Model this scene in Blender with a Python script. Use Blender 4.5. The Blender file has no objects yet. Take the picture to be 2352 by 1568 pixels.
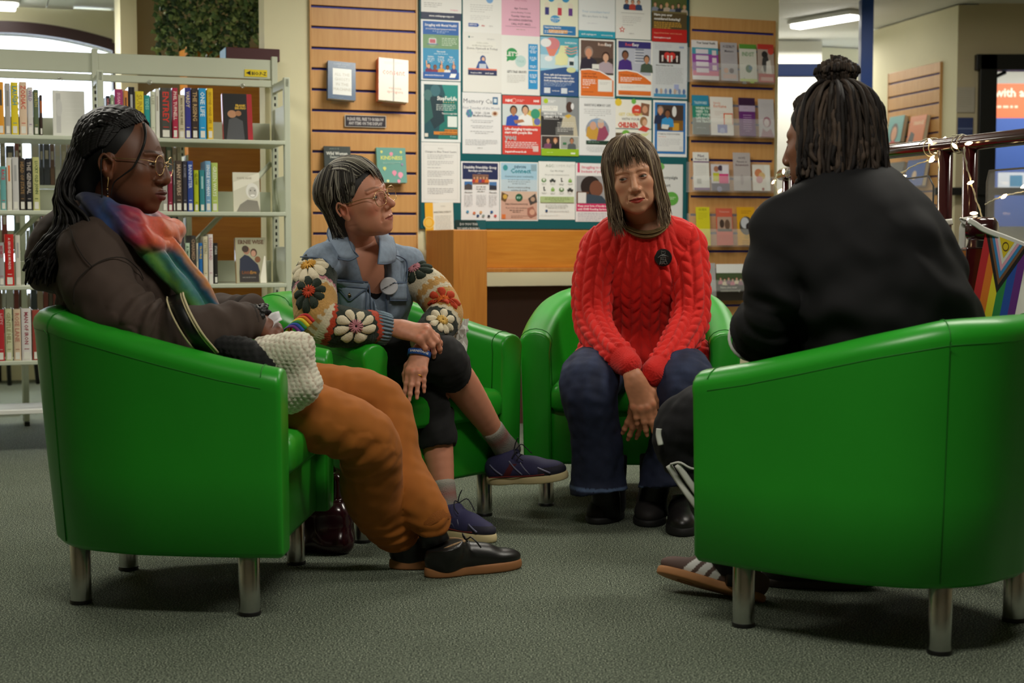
import bpy, math, random
import numpy as np
from mathutils import Vector, Matrix
C = bpy.context.scene.collection
SC = bpy.context.scene
PI = math.pi
random.seed(7); RNG = np.random.RandomState(7)

# ------------------------------------------------------------------ camera
FPX, HCAM = 3400.0, 0.9                       # focal length in pixels of the 2352 px wide frame, lens height
PT = math.atan(224.0 / FPX)                   # pitch below the horizontal
cam = bpy.data.cameras.new('camera'); camo = bpy.data.objects.new('camera', cam); C.objects.link(camo)
cam.sensor_width = 36.0; cam.lens = 36.0 * FPX / 2352.0; cam.clip_start = 0.05; cam.clip_end = 100
camo.location = (0, 0, HCAM); camo.rotation_euler = (PI / 2 - PT, 0, 0)
cam.dof.use_dof = True; cam.dof.focus_distance = 4.45; cam.dof.aperture_fstop = 4.4
SC.camera = camo
SC.view_settings.view_transform = 'Standard'; SC.view_settings.look = 'None'
SC.view_settings.gamma = 1.0; SC.view_settings.use_curve_mapping = False
SC.view_settings.exposure = 0.12

# ------------------------------------------------------------------ world and lamps
w = bpy.data.worlds.new('world'); SC.world = w; w.use_nodes = True
w.node_tree.nodes['Background'].inputs[0].default_value = (0.75, 0.85, 1.0, 1)
w.node_tree.nodes['Background'].inputs[1].default_value = 7.0
def area(name, loc, size, power, col=(1, 0.95, 0.84), rot=(0, 0, 0), spread=180):
    l = bpy.data.lights.new(name, 'AREA'); l.shape = 'RECTANGLE'; l.size, l.size_y = size
    l.energy = power; l.color = col; l.spread = math.radians(spread)
    o = bpy.data.objects.new(name, l); o.location = loc; o.rotation_euler = rot; C.objects.link(o); return o
CEILZ = 2.45
area('ceiling_lamp', (-1.9, 4.9, CEILZ - .06), (1.2, 0.3), 26)
area('ceiling_lamp', (0.3, 6.2, CEILZ - .06), (1.2, 0.3), 36)
area('ceiling_lamp', (1.7, 4.4, CEILZ - .06), (1.2, 0.3), 26)
area('ceiling_lamp', (0.2, 2.3, CEILZ - .06), (1.2, 0.3), 30)
area('ceiling_lamp', (-3.2, 8.0, CEILZ - .10), (1.2, 0.3), 44)
area('ceiling_lamp', (2.0, 8.4, CEILZ - .06), (1.2, 0.3), 15)
area('lobby_lamp', (2.2, 11.2, CEILZ - .08), (1.2, 0.3), 16)
area('doorway_fill', (4.0, 10.5, CEILZ - .08), (1.2, 0.3), 30)  # added fill light for the banner beyond the doorway, no fitting there

# ------------------------------------------------------------------ geometry helpers
def ray(x, y):
    u = (784 - y) / FPX
    return np.array([(x - 1176) / FPX, math.cos(PT) + u * math.sin(PT), u * math.cos(PT) - math.sin(PT)])
def at(x, y, Y):                              # the world point at distance Y on the line of sight of a pixel
    d = ray(x, y); p = d * (Y / d[1]); p[2] += HCAM; return p
def gnd(x, y, z=0.0):
    d = ray(x, y); p = d * ((z - HCAM) / d[2]); p[2] = z; return p
def V(*a): return np.array(a, float)
def unit(v): v = np.asarray(v, float); return v / (np.linalg.norm(v) + 1e-12)
def s2l(c): return tuple(((v / 12.92) if v <= 0.04045 else ((v + 0.055) / 1.055) ** 2.4) for v in c)
def rgb(r, g, b): return s2l((r / 255, g / 255, b / 255))

MATS = {}
def mat(name, col=(0.8, 0.8, 0.8), rough=0.6, metal=0.0, bump=0.0, bscale=200.0, var=0.0, vscale=8.0, spec=0.5,
        attr=False, coat=0.0, sheen=0.0, trans=0.0, alpha=1.0, emit=None, estr=0.0, bdist=0.002, subs=0.0, stretch=None):
    if name in MATS: return MATS[name]
    m = bpy.data.materials.new(name); m.use_nodes = True; nt = m.node_tree; b = nt.nodes['Principled BSDF']
    N, L = nt.nodes.new, nt.links.new
    b.inputs['Base Color'].default_value = (*col, 1); b.inputs['Roughness'].default_value = rough
    b.inputs['Metallic'].default_value = metal; b.inputs['Specular IOR Level'].default_value = spec
    b.inputs['Coat Weight'].default_value = coat; b.inputs['Sheen Weight'].default_value = sheen
    b.inputs['Transmission Weight'].default_value = trans; b.inputs['Alpha'].default_value = alpha
    if subs: b.inputs['Subsurface Weight'].default_value = subs; b.inputs['Subsurface Radius'].default_value = (0.01, 0.004, 0.002); b.inputs['Subsurface Scale'].default_value = 1.0
    if emit: b.inputs['Emission Color'].default_value = (*emit, 1); b.inputs['Emission Strength'].default_value = estr
    src = None
    if attr:
        a = N('ShaderNodeVertexColor'); a.layer_name = 'Col'; src = a.outputs['Color']
    tc = N('ShaderNodeTexCoord'); co = tc.outputs['Object']
    if stretch:
        mp = N('ShaderNodeMapping'); mp.inputs['Scale'].default_value = stretch; L(co, mp.inputs['Vector']); co = mp.outputs['Vector']
    if var:
        n = N('ShaderNodeTexNoise'); n.inputs['Scale'].default_value = vscale; n.inputs['Detail'].default_value = 5
        L(co, n.inputs['Vector'])
        mr = N('ShaderNodeMapRange'); mr.inputs[1].default_value = 0.3; mr.inputs[2].default_value = 0.7
        mr.inputs[3].default_value = 1 - var; mr.inputs[4].default_value = 1 + var; L(n.outputs[0], mr.inputs[0])
        mx = N('ShaderNodeMix'); mx.data_type = 'RGBA'; mx.blend_type = 'MULTIPLY'; mx.inputs[0].default_value = 1
        if src: L(src, mx.inputs[6])
        else: mx.inputs[6].default_value = (*col, 1)
        L(mr.outputs[0], mx.inputs[7]); src = mx.outputs[2]
    if src: L(src, b.inputs['Base Color'])
    if bump:
        n = N('ShaderNodeTexNoise'); n.inputs['Scale'].default_value = bscale; n.inputs['Detail'].default_value = 3
        L(co, n.inputs['Vector'])
        bp = N('ShaderNodeBump'); bp.inputs['Strength'].default_value = bump; bp.inputs['Distance'].default_value = bdist
        L(n.outputs[0], bp.inputs['Height']); L(bp.outputs[0], b.inputs['Normal'])
    MATS[name] = m; return m

class MB:
    """collects shapes and links them as one mesh object"""
    def __init__(s): s.v = []; s.f = []; s.m = []; s.c = []; s.n = 0; s.hascol = False
    def add(s, v, f, m=0, col=None):
        v = np.asarray(v, float).reshape(-1, 3)
        s.v.append(v)
        for q in f: s.f.append(tuple(int(i) + s.n for i in q)); s.m.append(m)
        if col is None: s.c.append(np.ones((len(v), 3)) * 0.8)
        else:
            s.hascol = True; col = np.asarray(col, float); s.c.append(np.broadcast_to(col, (len(v), 3)))
        s.n += len(v); return s
    def box(s, c, size, R=None, m=0, col=None, taper=1.0):
        h = np.asarray(size, float) / 2
        v = np.array([[x * (taper if z > 0 else 1), y * (taper if z > 0 else 1), z] for z in (-1, 1) for x, y in ((-1, -1), (1, -1), (1, 1), (-1, 1))]) * h
        if R is not None: v = v @ np.asarray(R, float).T
        return s.add(v + np.asarray(c, float), [(3, 2, 1, 0), (4, 5, 6, 7), (0, 1, 5, 4), (1, 2, 6, 5), (2, 3, 7, 6), (3, 0, 4, 7)], m, col)
    def tube(s, pts, r, n=8, m=0, col=None, caps=True, flat=1.0, ref=None):
        P = np.asarray(pts, float); k = len(P); r = np.broadcast_to(np.asarray(r, float), (k,))
        T = np.gradient(P, axis=0); T /= (np.linalg.norm(T, axis=1, keepdims=True) + 1e-12)
        a = np.asarray(ref, float) if ref is not None else (V(0, 0, 1) if abs(T[0][2]) < 0.9 else V(1, 0, 0))
        U = np.zeros((k, 3)); u = a - T[0] * (a @ T[0]); u = unit(u)
        for i in range(k):
            u = u - T[i] * (u @ T[i]); u = unit(u); U[i] = u
        W = np.cross(T, U); an = np.arange(n) * 2 * PI / n
        v = (P[:, None] + r[:, None, None] * (np.cos(an)[None, :, None] * U[:, None] + flat * np.sin(an)[None, :, None] * W[:, None])).reshape(-1, 3)
        f = [(i * n + j, i * n + (j + 1) % n, (i + 1) * n + (j + 1) % n, (i + 1) * n + j) for i in range(k - 1) for j in range(n)]
        if caps: f += [tuple(range(n - 1, -1, -1)), tuple((k - 1) * n + j for j in range(n))]
        if col is not None and np.ndim(col) == 2: col = np.repeat(np.asarray(col), n, axis=0)
        return s.add(v, f, m, col)
    def lathe(s, prof, c=(0, 0, 0), n=24, R=None, m=0, col=None):
        prof = np.asarray(prof, float); k = len(prof); an = np.arange(n) * 2 * PI / n
        v = np.stack([prof[:, 0, None] * np.cos(an), prof[:, 0, None] * np.sin(an), np.broadcast_to(prof[:, 1, None], (k, n))], -1).reshape(-1, 3)
        if R is not None: v = v @ np.asarray(R, float).T
        f = [(i * n + j, i * n + (j + 1) % n, (i + 1) * n + (j + 1) % n, (i + 1) * n + j) for i in range(k - 1) for j in range(n)]
        f += [tuple(range(n - 1, -1, -1)), tuple((k - 1) * n + j for j in range(n))]
        return s.add(v + np.asarray(c, float), f, m, col)
    def ball(s, c, r, R=None, n=12, m=0, col=None):
        r = np.broadcast_to(np.asarray(r, float), (3,)); k = max(4, n // 2)
        th = np.linspace(0.02, PI - 0.02, k + 1); an = np.arange(n) * 2 * PI / n
        v = np.stack([np.sin(th)[:, None] * np.cos(an), np.sin(th)[:, None] * np.sin(an), np.broadcast_to(-np.cos(th)[:, None], (k + 1, n))], -1).reshape(-1, 3) * r
        if R is not None: v = v @ np.asarray(R, float).T
        f = [(i * n + j, i * n + (j + 1) % n, (i + 1) * n + (j + 1) % n, (i + 1) * n + j) for i in range(k) for j in range(n)]
        f += [tuple(range(n - 1, -1, -1)), tuple(k * n + j for j in range(n))]
        return s.add(v + np.asarray(c, float), f, m, col)
    def build(s, name, mats, parent=None, smooth=True, bevel=0.0, auto=None, subdiv=0, solid=0.0):
        if not isinstance(mats, (list, tuple)): mats = [mats]
        me = bpy.data.meshes.new(name); v = np.concatenate(s.v) if s.v else np.zeros((0, 3))
        org = V(0, 0, 0)
        me.from_pydata(v.tolist(), [], s.f)
        for q in mats: me.materials.append(q)
        if len(mats) > 1: me.polygons.foreach_set('material_index', s.m)
        if s.hascol:
            ca = me.color_attributes.new('Col', 'FLOAT_COLOR', 'POINT'); c = np.concatenate(s.c)
            ca.data.foreach_set('color', np.c_[c, np.ones(len(c))].ravel())
        me.polygons.foreach_set('use_smooth', [smooth] * len(me.polygons))
        if smooth and auto: me.set_sharp_from_angle(angle=math.radians(auto))
        me.update()
        o = bpy.data.objects.new(name, me); C.objects.link(o)
        if parent is not None:
            o.parent = parent; o.matrix_parent_inverse = Matrix.Identity(4)
        if bevel:
            b = o.modifiers.new('bevel', 'BEVEL'); b.width = bevel; b.segments = 2; b.limit_method = 'ANGLE'; b.angle_limit = math.radians(40)
        if solid:
            b = o.modifiers.new('solid', 'SOLIDIFY'); b.thickness = solid; b.offset = 0
        if subdiv:
            b = o.modifiers.new('sub', 'SUBSURF'); b.levels = b.render_levels = subdiv
        return o

def tag(o, label=None, cat=None, group=None, kind=None):
    if label: o['label'] = label
    if cat: o['category'] = cat
    if group: o['group'] = group
    if kind: o['kind'] = kind
    return o
def empty(name, label, cat, loc=(0, 0, 0), rotz=0.0, group=None, R=None):
    o = bpy.data.objects.new(name, None); o.empty_display_size = 0.05; C.objects.link(o)
    if R is not None:
        M = Matrix(np.asarray(R, float).tolist()).to_4x4(); M.translation = Vector(loc); o.matrix_world = M
    else: o.location = loc; o.rotation_euler = (0, 0, rotz)
    return tag(o, label, cat, group)
def copy_tree(o, parent=None):
    c = o.copy(); C.objects.link(c)
    if parent is not None: c.parent = parent
    for ch in list(o.children): copy_tree(ch, c)
    return c
def spline(P, n):
    """Catmull-Rom through the rows of P (any number of columns)"""
    P = np.asarray(P, float)
    if len(P) == 2: t = np.linspace(0, 1, n)[:, None]; return P[0] * (1 - t) + P[1] * t
    Q = np.vstack([2 * P[0] - P[1], P, 2 * P[-1] - P[-2]]); k = len(P) - 1
    u = np.linspace(0, k, n); i = np.minimum(u.astype(int), k - 1); t = (u - i)[:, None]
    a, b, c, d = Q[i], Q[i + 1], Q[i + 2], Q[i + 3]
    return 0.5 * (2 * b + (c - a) * t + (2 * a - 5 * b + 4 * c - d) * t * t + (3 * b - a - 3 * c + d) * t ** 3)
def frame(fwd, up=(0, 0, 1)):                  # columns: right, forward, up
    f = unit(fwd); u = np.asarray(up, float); r = unit(np.cross(f, u)); u = np.cross(r, f)
    return np.stack([r, f, u], 1)
def rotz(a): c, s = math.cos(a), math.sin(a); return np.array([[c, -s, 0], [s, c, 0], [0, 0, 1.0]])

# text outlines as flat triangles, font height about 1
_TX = {}
def text2d(t, bold=0.0):
    k = (t, bold)
    if k not in _TX:
        cu = bpy.data.curves.new('t', 'FONT'); cu.body = t; cu.resolution_u = 1; cu.offset = bold; cu.size = 1.0
        o = bpy.data.objects.new('t', cu); me = o.to_mesh()
        v = np.zeros(len(me.vertices) * 3); me.vertices.foreach_get('co', v); v = v.reshape(-1, 3)[:, :2]
        f = [tuple(p.vertices) for p in me.polygons]
        o.to_mesh_clear(); bpy.data.objects.remove(o); bpy.data.curves.remove(cu)
        _TX[k] = (v, f)
    return _TX[k]

# ------------------------------------------------------------------ implicit surfaces (smooth unions on a grid, surface nets)
class SDF:
    def __init__(s, lo, hi, h):
        s.lo = np.asarray(lo, float); s.h = h; s.n = np.ceil((np.asarray(hi, float) - s.lo) / h).astype(int) + 1
        s.D = np.full(s.n, 0.5, np.float32)
    def win(s, lo, hi, pad):
        a = np.clip(np.floor((np.asarray(lo) - pad - s.lo) / s.h).astype(int), 0, s.n)
        b = np.clip(np.ceil((np.asarray(hi) + pad - s.lo) / s.h).astype(int) + 1, 0, s.n)
        if np.any(b <= a): return None
        ax = [(s.lo[i] + s.h * np.arange(a[i], b[i])).astype(np.float32) for i in range(3)]
        return tuple(slice(a[i], b[i]) for i in range(3)), np.meshgrid(*ax, indexing='ij', sparse=True)
    def mix(s, sl, d, k, sub):
        A = s.D[sl]
        if sub: d = -d; m = np.maximum(A, d)
        else: m = np.minimum(A, d)
        if k > 0:
            h = np.maximum(k - np.abs(A - d), 0) / k; q = h * h * k * 0.25
            m = m + q if sub else m - q
        s.D[sl] = m
    def cone(s, a, b, ra, rb, k=0.02, sub=False, flat=None, fax=None):
        a, b = np.asarray(a, float), np.asarray(b, float); R = max(ra, rb)
        w_ = s.win(np.minimum(a, b) - R, np.maximum(a, b) + R, k + 2 * s.h)
        if w_ is None: return s
        sl, (X, Y, Z) = w_
        s.mix(sl, s._cone(X, Y, Z, a, b, ra, rb, flat, fax), k, sub); return s
    @staticmethod
    def _cone(X, Y, Z, a, b, ra, rb, flat=None, fax=None):
        ba = b - a; l2 = max(ba @ ba, 1e-12); x, y, z = X - a[0], Y - a[1], Z - a[2]
        t = np.clip((x * ba[0] + y * ba[1] + z * ba[2]) / l2, 0, 1)
        x, y, z = x - t * ba[0], y - t * ba[1], z - t * ba[2]; d2 = x * x + y * y + z * z
        if flat:
            c = x * fax[0] + y * fax[1] + z * fax[2]; d2 = d2 + c * c * (1 / flat ** 2 - 1)
        return np.sqrt(d2) - (ra + (rb - ra) * t)
    def chain(s, P, r, k=0.02, n=None, sub=False, flat=None, fax=None):
        P = np.asarray(P, float); Q = np.c_[P, np.broadcast_to(np.asarray(r, float), (len(P),))]
        Q = spline(Q, n or (len(P) - 1) * 4 + 1); R = Q[:, 3].max()
        for i in range(len(Q) - 1):                       # local smooth unions, one segment after the other
            s.cone(Q[i, :3], Q[i + 1, :3], Q[i, 3], Q[i + 1, 3], k if (i == 0 or sub) else min(k, 0.0012), sub, flat, fax)
        return s
    def ell(s, c, r, R=None, k=0.02, sub=False):
        c = np.asarray(c, float); r = np.broadcast_to(np.asarray(r, float), (3,)); M = r.max()
        ext = r if R is None else np.abs(np.asarray(R)) @ r
        w_ = s.win(c - ext, c + ext, k + 2 * s.h)
        if w_ is None: return s
        sl, (X, Y, Z) = w_; x, y, z = X - c[0], Y - c[1], Z - c[2]
        if R is not None:
            R = np.asarray(R, float)
            x, y, z = (R[0, 0] * x + R[1, 0] * y + R[2, 0] * z), (R[0, 1] * x + R[1, 1] * y + R[2, 1] * z), (R[0, 2] * x + R[1, 2] * y + R[2, 2] * z)
        k0 = np.sqrt((x / r[0]) ** 2 + (y / r[1]) ** 2 + (z / r[2]) ** 2)
        k1 = np.sqrt((x / r[0] ** 2) ** 2 + (y / r[1] ** 2) ** 2 + (z / r[2] ** 2) ** 2) + 1e-9
        s.mix(sl, (k0 * (k0 - 1) / k1).astype(np.float32), k, sub); return s
    def box(s, c, half, R=None, rnd=0.01, k=0.01, sub=False):
        c = np.asarray(c, float); hf = np.asarray(half, float); R = np.eye(3) if R is None else np.asarray(R, float)
        ext = np.abs(R) @ hf; w_ = s.win(c - ext, c + ext, k + 2 * s.h)
        if w_ is None: return s
        sl, (X, Y, Z) = w_; x, y, z = X - c[0], Y - c[1], Z - c[2]
        q = [np.abs(R[0, i] * x + R[1, i] * y + R[2, i] * z) - (hf[i] - rnd) for i in range(3)]
        d = np.sqrt(sum(np.maximum(a, 0) ** 2 for a in q)) + np.minimum(np.maximum(q[0], np.maximum(q[1], q[2])), 0) - rnd
        s.mix(sl, d, k, sub); return s
    def plane(s, p, n, k=0.005):                          # keep only the side n points away from
        n = unit(n); sl, (X, Y, Z) = s.win(s.lo, s.lo + s.h * s.n, 0)
        d = (X - p[0]) * n[0] + (Y - p[1]) * n[1] + (Z - p[2]) * n[2]; s.mix(sl, -d, k, True); return s
    def mesh(s, relax=1):
        D = s.D; D[0] = D[-1] = 0.5; D[:, 0] = D[:, -1] = 0.5; D[:, :, 0] = D[:, :, -1] = 0.5
        I = D < 0; n = s.n
        cnt = np.zeros(n - 1, np.int8)
        for dx in (0, 1):
            for dy in (0, 1):
                for dz in (0, 1): cnt += I[dx:n[0] - 1 + dx, dy:n[1] - 1 + dy, dz:n[2] - 1 + dz]
        cells = np.argwhere((cnt > 0) & (cnt < 8)); idx = np.full(n - 1, -1, np.int64)
        idx[cells[:, 0], cells[:, 1], cells[:, 2]] = np.arange(len(cells))
        cor = [(dx, dy, dz) for dx in (0, 1) for dy in (0, 1) for dz in (0, 1)]
        val = [D[cells[:, 0] + a, cells[:, 1] + b, cells[:, 2] + c].astype(float) for a, b, c in cor]
        acc = np.zeros((len(cells), 3)); num = np.zeros(len(cells))
        for i in range(8):
            for j in range(i + 1, 8):
                if sum(abs(cor[i][q] - cor[j][q]) for q in range(3)) != 1: continue
                x = (val[i] < 0) != (val[j] < 0); t = np.where(x, val[i] / np.where(x, val[i] - val[j], 1), 0)
                for q in range(3): acc[:, q] += np.where(x, cor[i][q] + t * (cor[j][q] - cor[i][q]), 0)
                num += x
        vtx = s.lo + s.h * (cells + acc / num[:, None])
        faces = []
        for ax in range(3):
            o1, o2 = (ax + 1) % 3, (ax + 2) % 3
            A = [slice(1, -1)] * 3; B = [slice(1, -1)] * 3; A[ax] = slice(0, -1); B[ax] = slice(1, None)
            a, b = I[tuple(A)], I[tuple(B)]; e = np.argwhere(a != b); e[:, o1] += 1; e[:, o2] += 1
            fl = I[e[:, 0], e[:, 1], e[:, 2]]
            def cell(d1, d2):
                q = e.copy(); q[:, o1] += d1; q[:, o2] += d2; return idx[q[:, 0], q[:, 1], q[:, 2]]
            Q = np.stack([cell(-1, -1), cell(0, -1), cell(0, 0), cell(-1, 0)], 1)
            Q[~fl] = Q[~fl][:, ::-1]; faces.append(Q)
        Fq = np.concatenate(faces)
        for _ in range(relax): vtx = smooth(vtx, Fq, 0.5)
        return vtx, Fq
def smooth(v, f, w_=0.5, n=1):
    e = np.concatenate([f[:, [0, 1]], f[:, [1, 2]], f[:, [2, 3]], f[:, [3, 0]]])
    for _ in range(n):
        acc = np.zeros_like(v); cnt = np.bincount(e[:, 0], minlength=len(v)).astype(float)
        for q in range(3): acc[:, q] = np.bincount(e[:, 0], v[e[:, 1], q], minlength=len(v))
        v = np.where(cnt[:, None] > 0, v * (1 - w_) + w_ * acc / np.maximum(cnt, 1)[:, None], v)
    return v
def normals(v, f):
    a, b, c, d = (v[f[:, i]] for i in range(4)); nn = np.cross(c - a, d - b); out = np.zeros_like(v)
    for i in range(4):
        for q in range(3): out[:, q] += np.bincount(f[:, i], nn[:, q], minlength=len(v))
    return out / (np.linalg.norm(out, axis=1, keepdims=True) + 1e-12)
class Noise:                                              # cheap smooth noise: warped sums of sines
    def __init__(s, seed, scale, n=10, aniso=None):
        r = np.random.RandomState(seed); d = r.normal(size=(n, 3)); d /= np.linalg.norm(d, axis=1, keepdims=True)
        s.k = d * (2 * PI / scale) * r.uniform(0.6, 1.7, (n, 1)); s.p = r.uniform(0, 2 * PI, n)
        if aniso is not None: s.k = s.k * np.asarray(aniso)
    def __call__(s, P): return np.sin(P @ s.k.T + s.p).mean(1) * math.sqrt(len(s.p) / 2) * 0.7
def qmesh(name, v, f, mats, parent=None, col=None, smoothed=True, matidx=None):
    me = bpy.data.meshes.new(name); nv, nf = len(v), len(f); k = f.shape[1]
    me.vertices.add(nv); me.vertices.foreach_set('co', np.ascontiguousarray(v, np.float32).ravel())
    me.loops.add(nf * k); me.loops.foreach_set('vertex_index', np.ascontiguousarray(f, np.int32).ravel())
    me.polygons.add(nf); me.polygons.foreach_set('loop_start', np.arange(0, nf * k, k, dtype=np.int32))
    me.polygons.foreach_set('use_smooth', np.full(nf, smoothed))
    if not isinstance(mats, (list, tuple)): mats = [mats]
    for q in mats: me.materials.append(q)
    if matidx is not None: me.polygons.foreach_set('material_index', np.ascontiguousarray(matidx, np.int32))
    me.update(calc_edges=True)
    if col is not None:
        ca = me.color_attributes.new('Col', 'FLOAT_COLOR', 'POINT')
        ca.data.foreach_set('color', np.c_[np.broadcast_to(col, (nv, 3)), np.ones(nv)].astype(np.float32).ravel())
    o = bpy.data.objects.new(name, me); C.objects.link(o)
    if parent is not None: o.parent = parent
    return o
# ------------------------------------------------------------------ materials of the setting
def wood_mat(name, c1, c2, rough=0.45, scale=(1.5, 1.5, 14), axis_scale=6):
    m = bpy.data.materials.new(name); m.use_nodes = True; nt = m.node_tree; b = nt.nodes['Principled BSDF']; N, L = nt.nodes.new, nt.links.new
    tc = N('ShaderNodeTexCoord'); mp = N('ShaderNodeMapping'); mp.inputs['Scale'].default_value = scale
    n = N('ShaderNodeTexNoise'); n.inputs['Scale'].default_value = axis_scale; n.inputs['Detail'].default_value = 6; n.inputs['Distortion'].default_value = 0.6
    r = N('ShaderNodeValToRGB'); r.color_ramp.elements[0].color = (*c1, 1); r.color_ramp.elements[1].color = (*c2, 1)
    r.color_ramp.elements[0].position = 0.35; r.color_ramp.elements[1].position = 0.65
    L(tc.outputs['Object'], mp.inputs['Vector']); L(mp.outputs[0], n.inputs['Vector']); L(n.outputs[0], r.inputs[0]); L(r.outputs[0], b.inputs['Base Color'])
    b.inputs['Roughness'].default_value = rough; return m
M_SLAT = wood_mat('beech_slat', rgb(206, 152, 90), rgb(214, 162, 100), 0.42, (14, 14, 1.2), 5)
M_DESK = wood_mat('oak_veneer', rgb(190, 118, 34), rgb(202, 132, 44), 0.4, (1.2, 1.2, 16), 4)
M_DESKV = wood_mat('oak_veneer_upright', rgb(178, 110, 40), rgb(192, 124, 48), 0.42, (12, 12, 0.8), 4)
M_CREAM = mat('cream_paint', rgb(228, 222, 186), 0.7, var=0.03, vscale=3, bump=0.1, bscale=60)
M_CREAM2 = mat('shaded_cream_paint', rgb(196, 182, 150), 0.75, var=0.03, vscale=2)  # darker cream, with the doorway wall's shade put into the colour
M_WHITE = mat('white_paint', rgb(232, 232, 226), 0.7, var=0.02, vscale=2)
M_GREYW = mat('lobby_grey_paint', rgb(205, 208, 205), 0.7, var=0.02, vscale=2)
M_NAVY = mat('navy_groove', rgb(46, 48, 150), 0.5)
M_TEAL = mat('teal_felt', rgb(0, 92, 98), 0.95, bump=0.4, bscale=900, sheen=0.2)
M_METAL = mat('sage_grey_shelf_steel', rgb(196, 202, 182), 0.42, var=0.02, vscale=4)
M_DKSLOT = mat('dark_slot', rgb(40, 42, 36), 0.8)
M_BLUE = mat('blue_frame_paint', rgb(20, 66, 146), 0.4)
M_BROWN = mat('dark_brown_panel', rgb(74, 44, 30), 0.55, var=0.08, vscale=5)
M_BLACK = mat('black_satin', rgb(14, 14, 15), 0.45)
M_MAROON = mat('maroon_gloss_paint', rgb(52, 14, 18), 0.16, coat=0.5)
M_DKFRAME = mat('dark_window_frame', rgb(58, 34, 36), 0.5)
M_CHROME = mat('brushed_chrome', (0.55, 0.55, 0.53), 0.22, metal=1.0)
M_ACRYL = mat('clear_acrylic', (0.95, 0.97, 0.97), 0.08, alpha=0.14)
M_GLASS = mat('clear_glass', (0.95, 0.98, 0.98), 0.03, alpha=0.10)
M_PRINT = mat('printed_paper', (0.8, 0.8, 0.8), 0.5, attr=True)
M_COVER = mat('laminated_cover', (0.8, 0.8, 0.8), 0.28, attr=True)
M_PAGES = mat('page_edges', rgb(222, 212, 186), 0.9, bump=0.3, bscale=600, stretch=(1, 1, 0.02))
M_LAMP = mat('lit_diffuser', (1, 1, 1), 0.5, emit=(1, 0.97, 0.9), estr=9.0)

def carpet_mat():
    m = bpy.data.materials.new('green_grey_carpet'); m.use_nodes = True; nt = m.node_tree; b = nt.nodes['Principled BSDF']; N, L = nt.nodes.new, nt.links.new
    tc = N('ShaderNodeTexCoord')
    n = N('ShaderNodeTexNoise'); n.inputs['Scale'].default_value = 250; n.inputs['Detail'].default_value = 1.5; n.inputs['Roughness'].default_value = 0.75
    r = N('ShaderNodeValToRGB'); e = r.color_ramp.elements
    e[0].position = 0.36; e[0].color = (*rgb(40, 48, 40), 1); e[1].position = 0.68; e[1].color = (*rgb(220, 230, 202), 1)
    x = e.new(0.52); x.color = (*rgb(98, 108, 94), 1)
    n2 = N('ShaderNodeTexNoise'); n2.inputs['Scale'].default_value = 3; n2.inputs['Detail'].default_value = 3
    mr = N('ShaderNodeMapRange'); mr.inputs[3].default_value = 0.60; mr.inputs[4].default_value = 0.78; L(n2.outputs[0], mr.inputs[0])
    mx = N('ShaderNodeMix'); mx.data_type = 'RGBA'; mx.blend_type = 'MULTIPLY'; mx.inputs[0].default_value = 1
    L(tc.outputs['Object'], n.inputs['Vector']); L(tc.outputs['Object'], n2.inputs['Vector']); L(n.outputs[0], r.inputs[0]); L(r.outputs[0], mx.inputs[6]); L(mr.outputs[0], mx.inputs[7])
    L(mx.outputs[2], b.inputs['Base Color']); b.inputs['Roughness'].default_value = 0.95; b.inputs['Specular IOR Level'].default_value = 0.2
    bp = N('ShaderNodeBump'); bp.inputs['Strength'].default_value = 0.45; bp.inputs['Distance'].default_value = 0.003; L(n.outputs[0], bp.inputs['Height']); L(bp.outputs[0], b.inputs['Normal'])
    return m
M_CARPET = carpet_mat()

# ------------------------------------------------------------------ wall frame: a along the display wall, d out towards the room, z up
TH = math.radians(19.8); WU = V(math.cos(TH), math.sin(TH), 0); WN = V(math.sin(TH), -math.cos(TH), 0)
W0 = V(-0.967, 7.08, 0); RW = rotz(TH)
def wp(a, d, z): return W0 + WU * a + WN * d + V(0, 0, z)
def wpx(x, y, d=0.0):                           # pixel on the plane at distance d from the wall -> (a, z)
    r = ray(x, y); o = V(0, 0, HCAM); t = (d - (o - W0) @ WN) / (r @ WN); p = o + r * t
    return (p - W0) @ WU, p[2]
def wbox(mb, a0, a1, d0, d1, z0, z1, m=0, col=None):
    return mb.box(wp((a0 + a1) / 2, (d0 + d1) / 2, (z0 + z1) / 2), (abs(a1 - a0), abs(d1 - d0), abs(z1 - z0)), RW, m, col)
def structure(name, mb, m, **k): return tag(mb.build(name, m, smooth=False, **k), kind='structure')

CEIL = 2.45
structure('floor', MB().box((-0.5, 6, -0.05), (16, 19, 0.1)), M_CARPET)
# ceiling of boards: one slab, the boards laid proud of it where the picture shows them
cp = [V(-8.5, -3.5, 0), V(7.5, -3.5, 0), V(7.5, 15.5, 0), V(1.5, 15.5, 0), wp(2.6, -3.45, 0), wp(-7.9, -3.45, 0)]; mb = MB(); mb.add([p + V(0, 0, CEIL + .01) for p in cp] + [p + V(0, 0, CEIL + .11) for p in cp], [(5, 4, 3, 2, 1, 0), (6, 7, 8, 9, 10, 11)] + [(i, (i + 1) % 6, (i + 1) % 6 + 6, i + 6) for i in range(6)]); cl = structure('ceiling', mb, M_WHITE)
bm0 = None
for i in range(22):
    mb = MB(); a0 = -4.6 + i * 0.17
    wbox(mb, a0, a0 + 0.163, -3.28, -0.6, CEIL - 0.012, CEIL + 0.01)
    tag(mb.build('ceiling_plank', M_WHITE, cl, smooth=False))
wall = MB(); wbox(wall, -0.205, 2.53, -0.14, 0, 0, CEIL + 0.01)
wb = structure('wall_back', wall, M_CREAM)
structure('wall_left', MB().box((-6.0, 4, 1.25), (0.1, 15, 2.5)), M_CREAM)
structure('wall_front', MB().box((-0.5, -3.0, 1.25), (16, 0.1, 2.5)), M_CREAM2)
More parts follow.
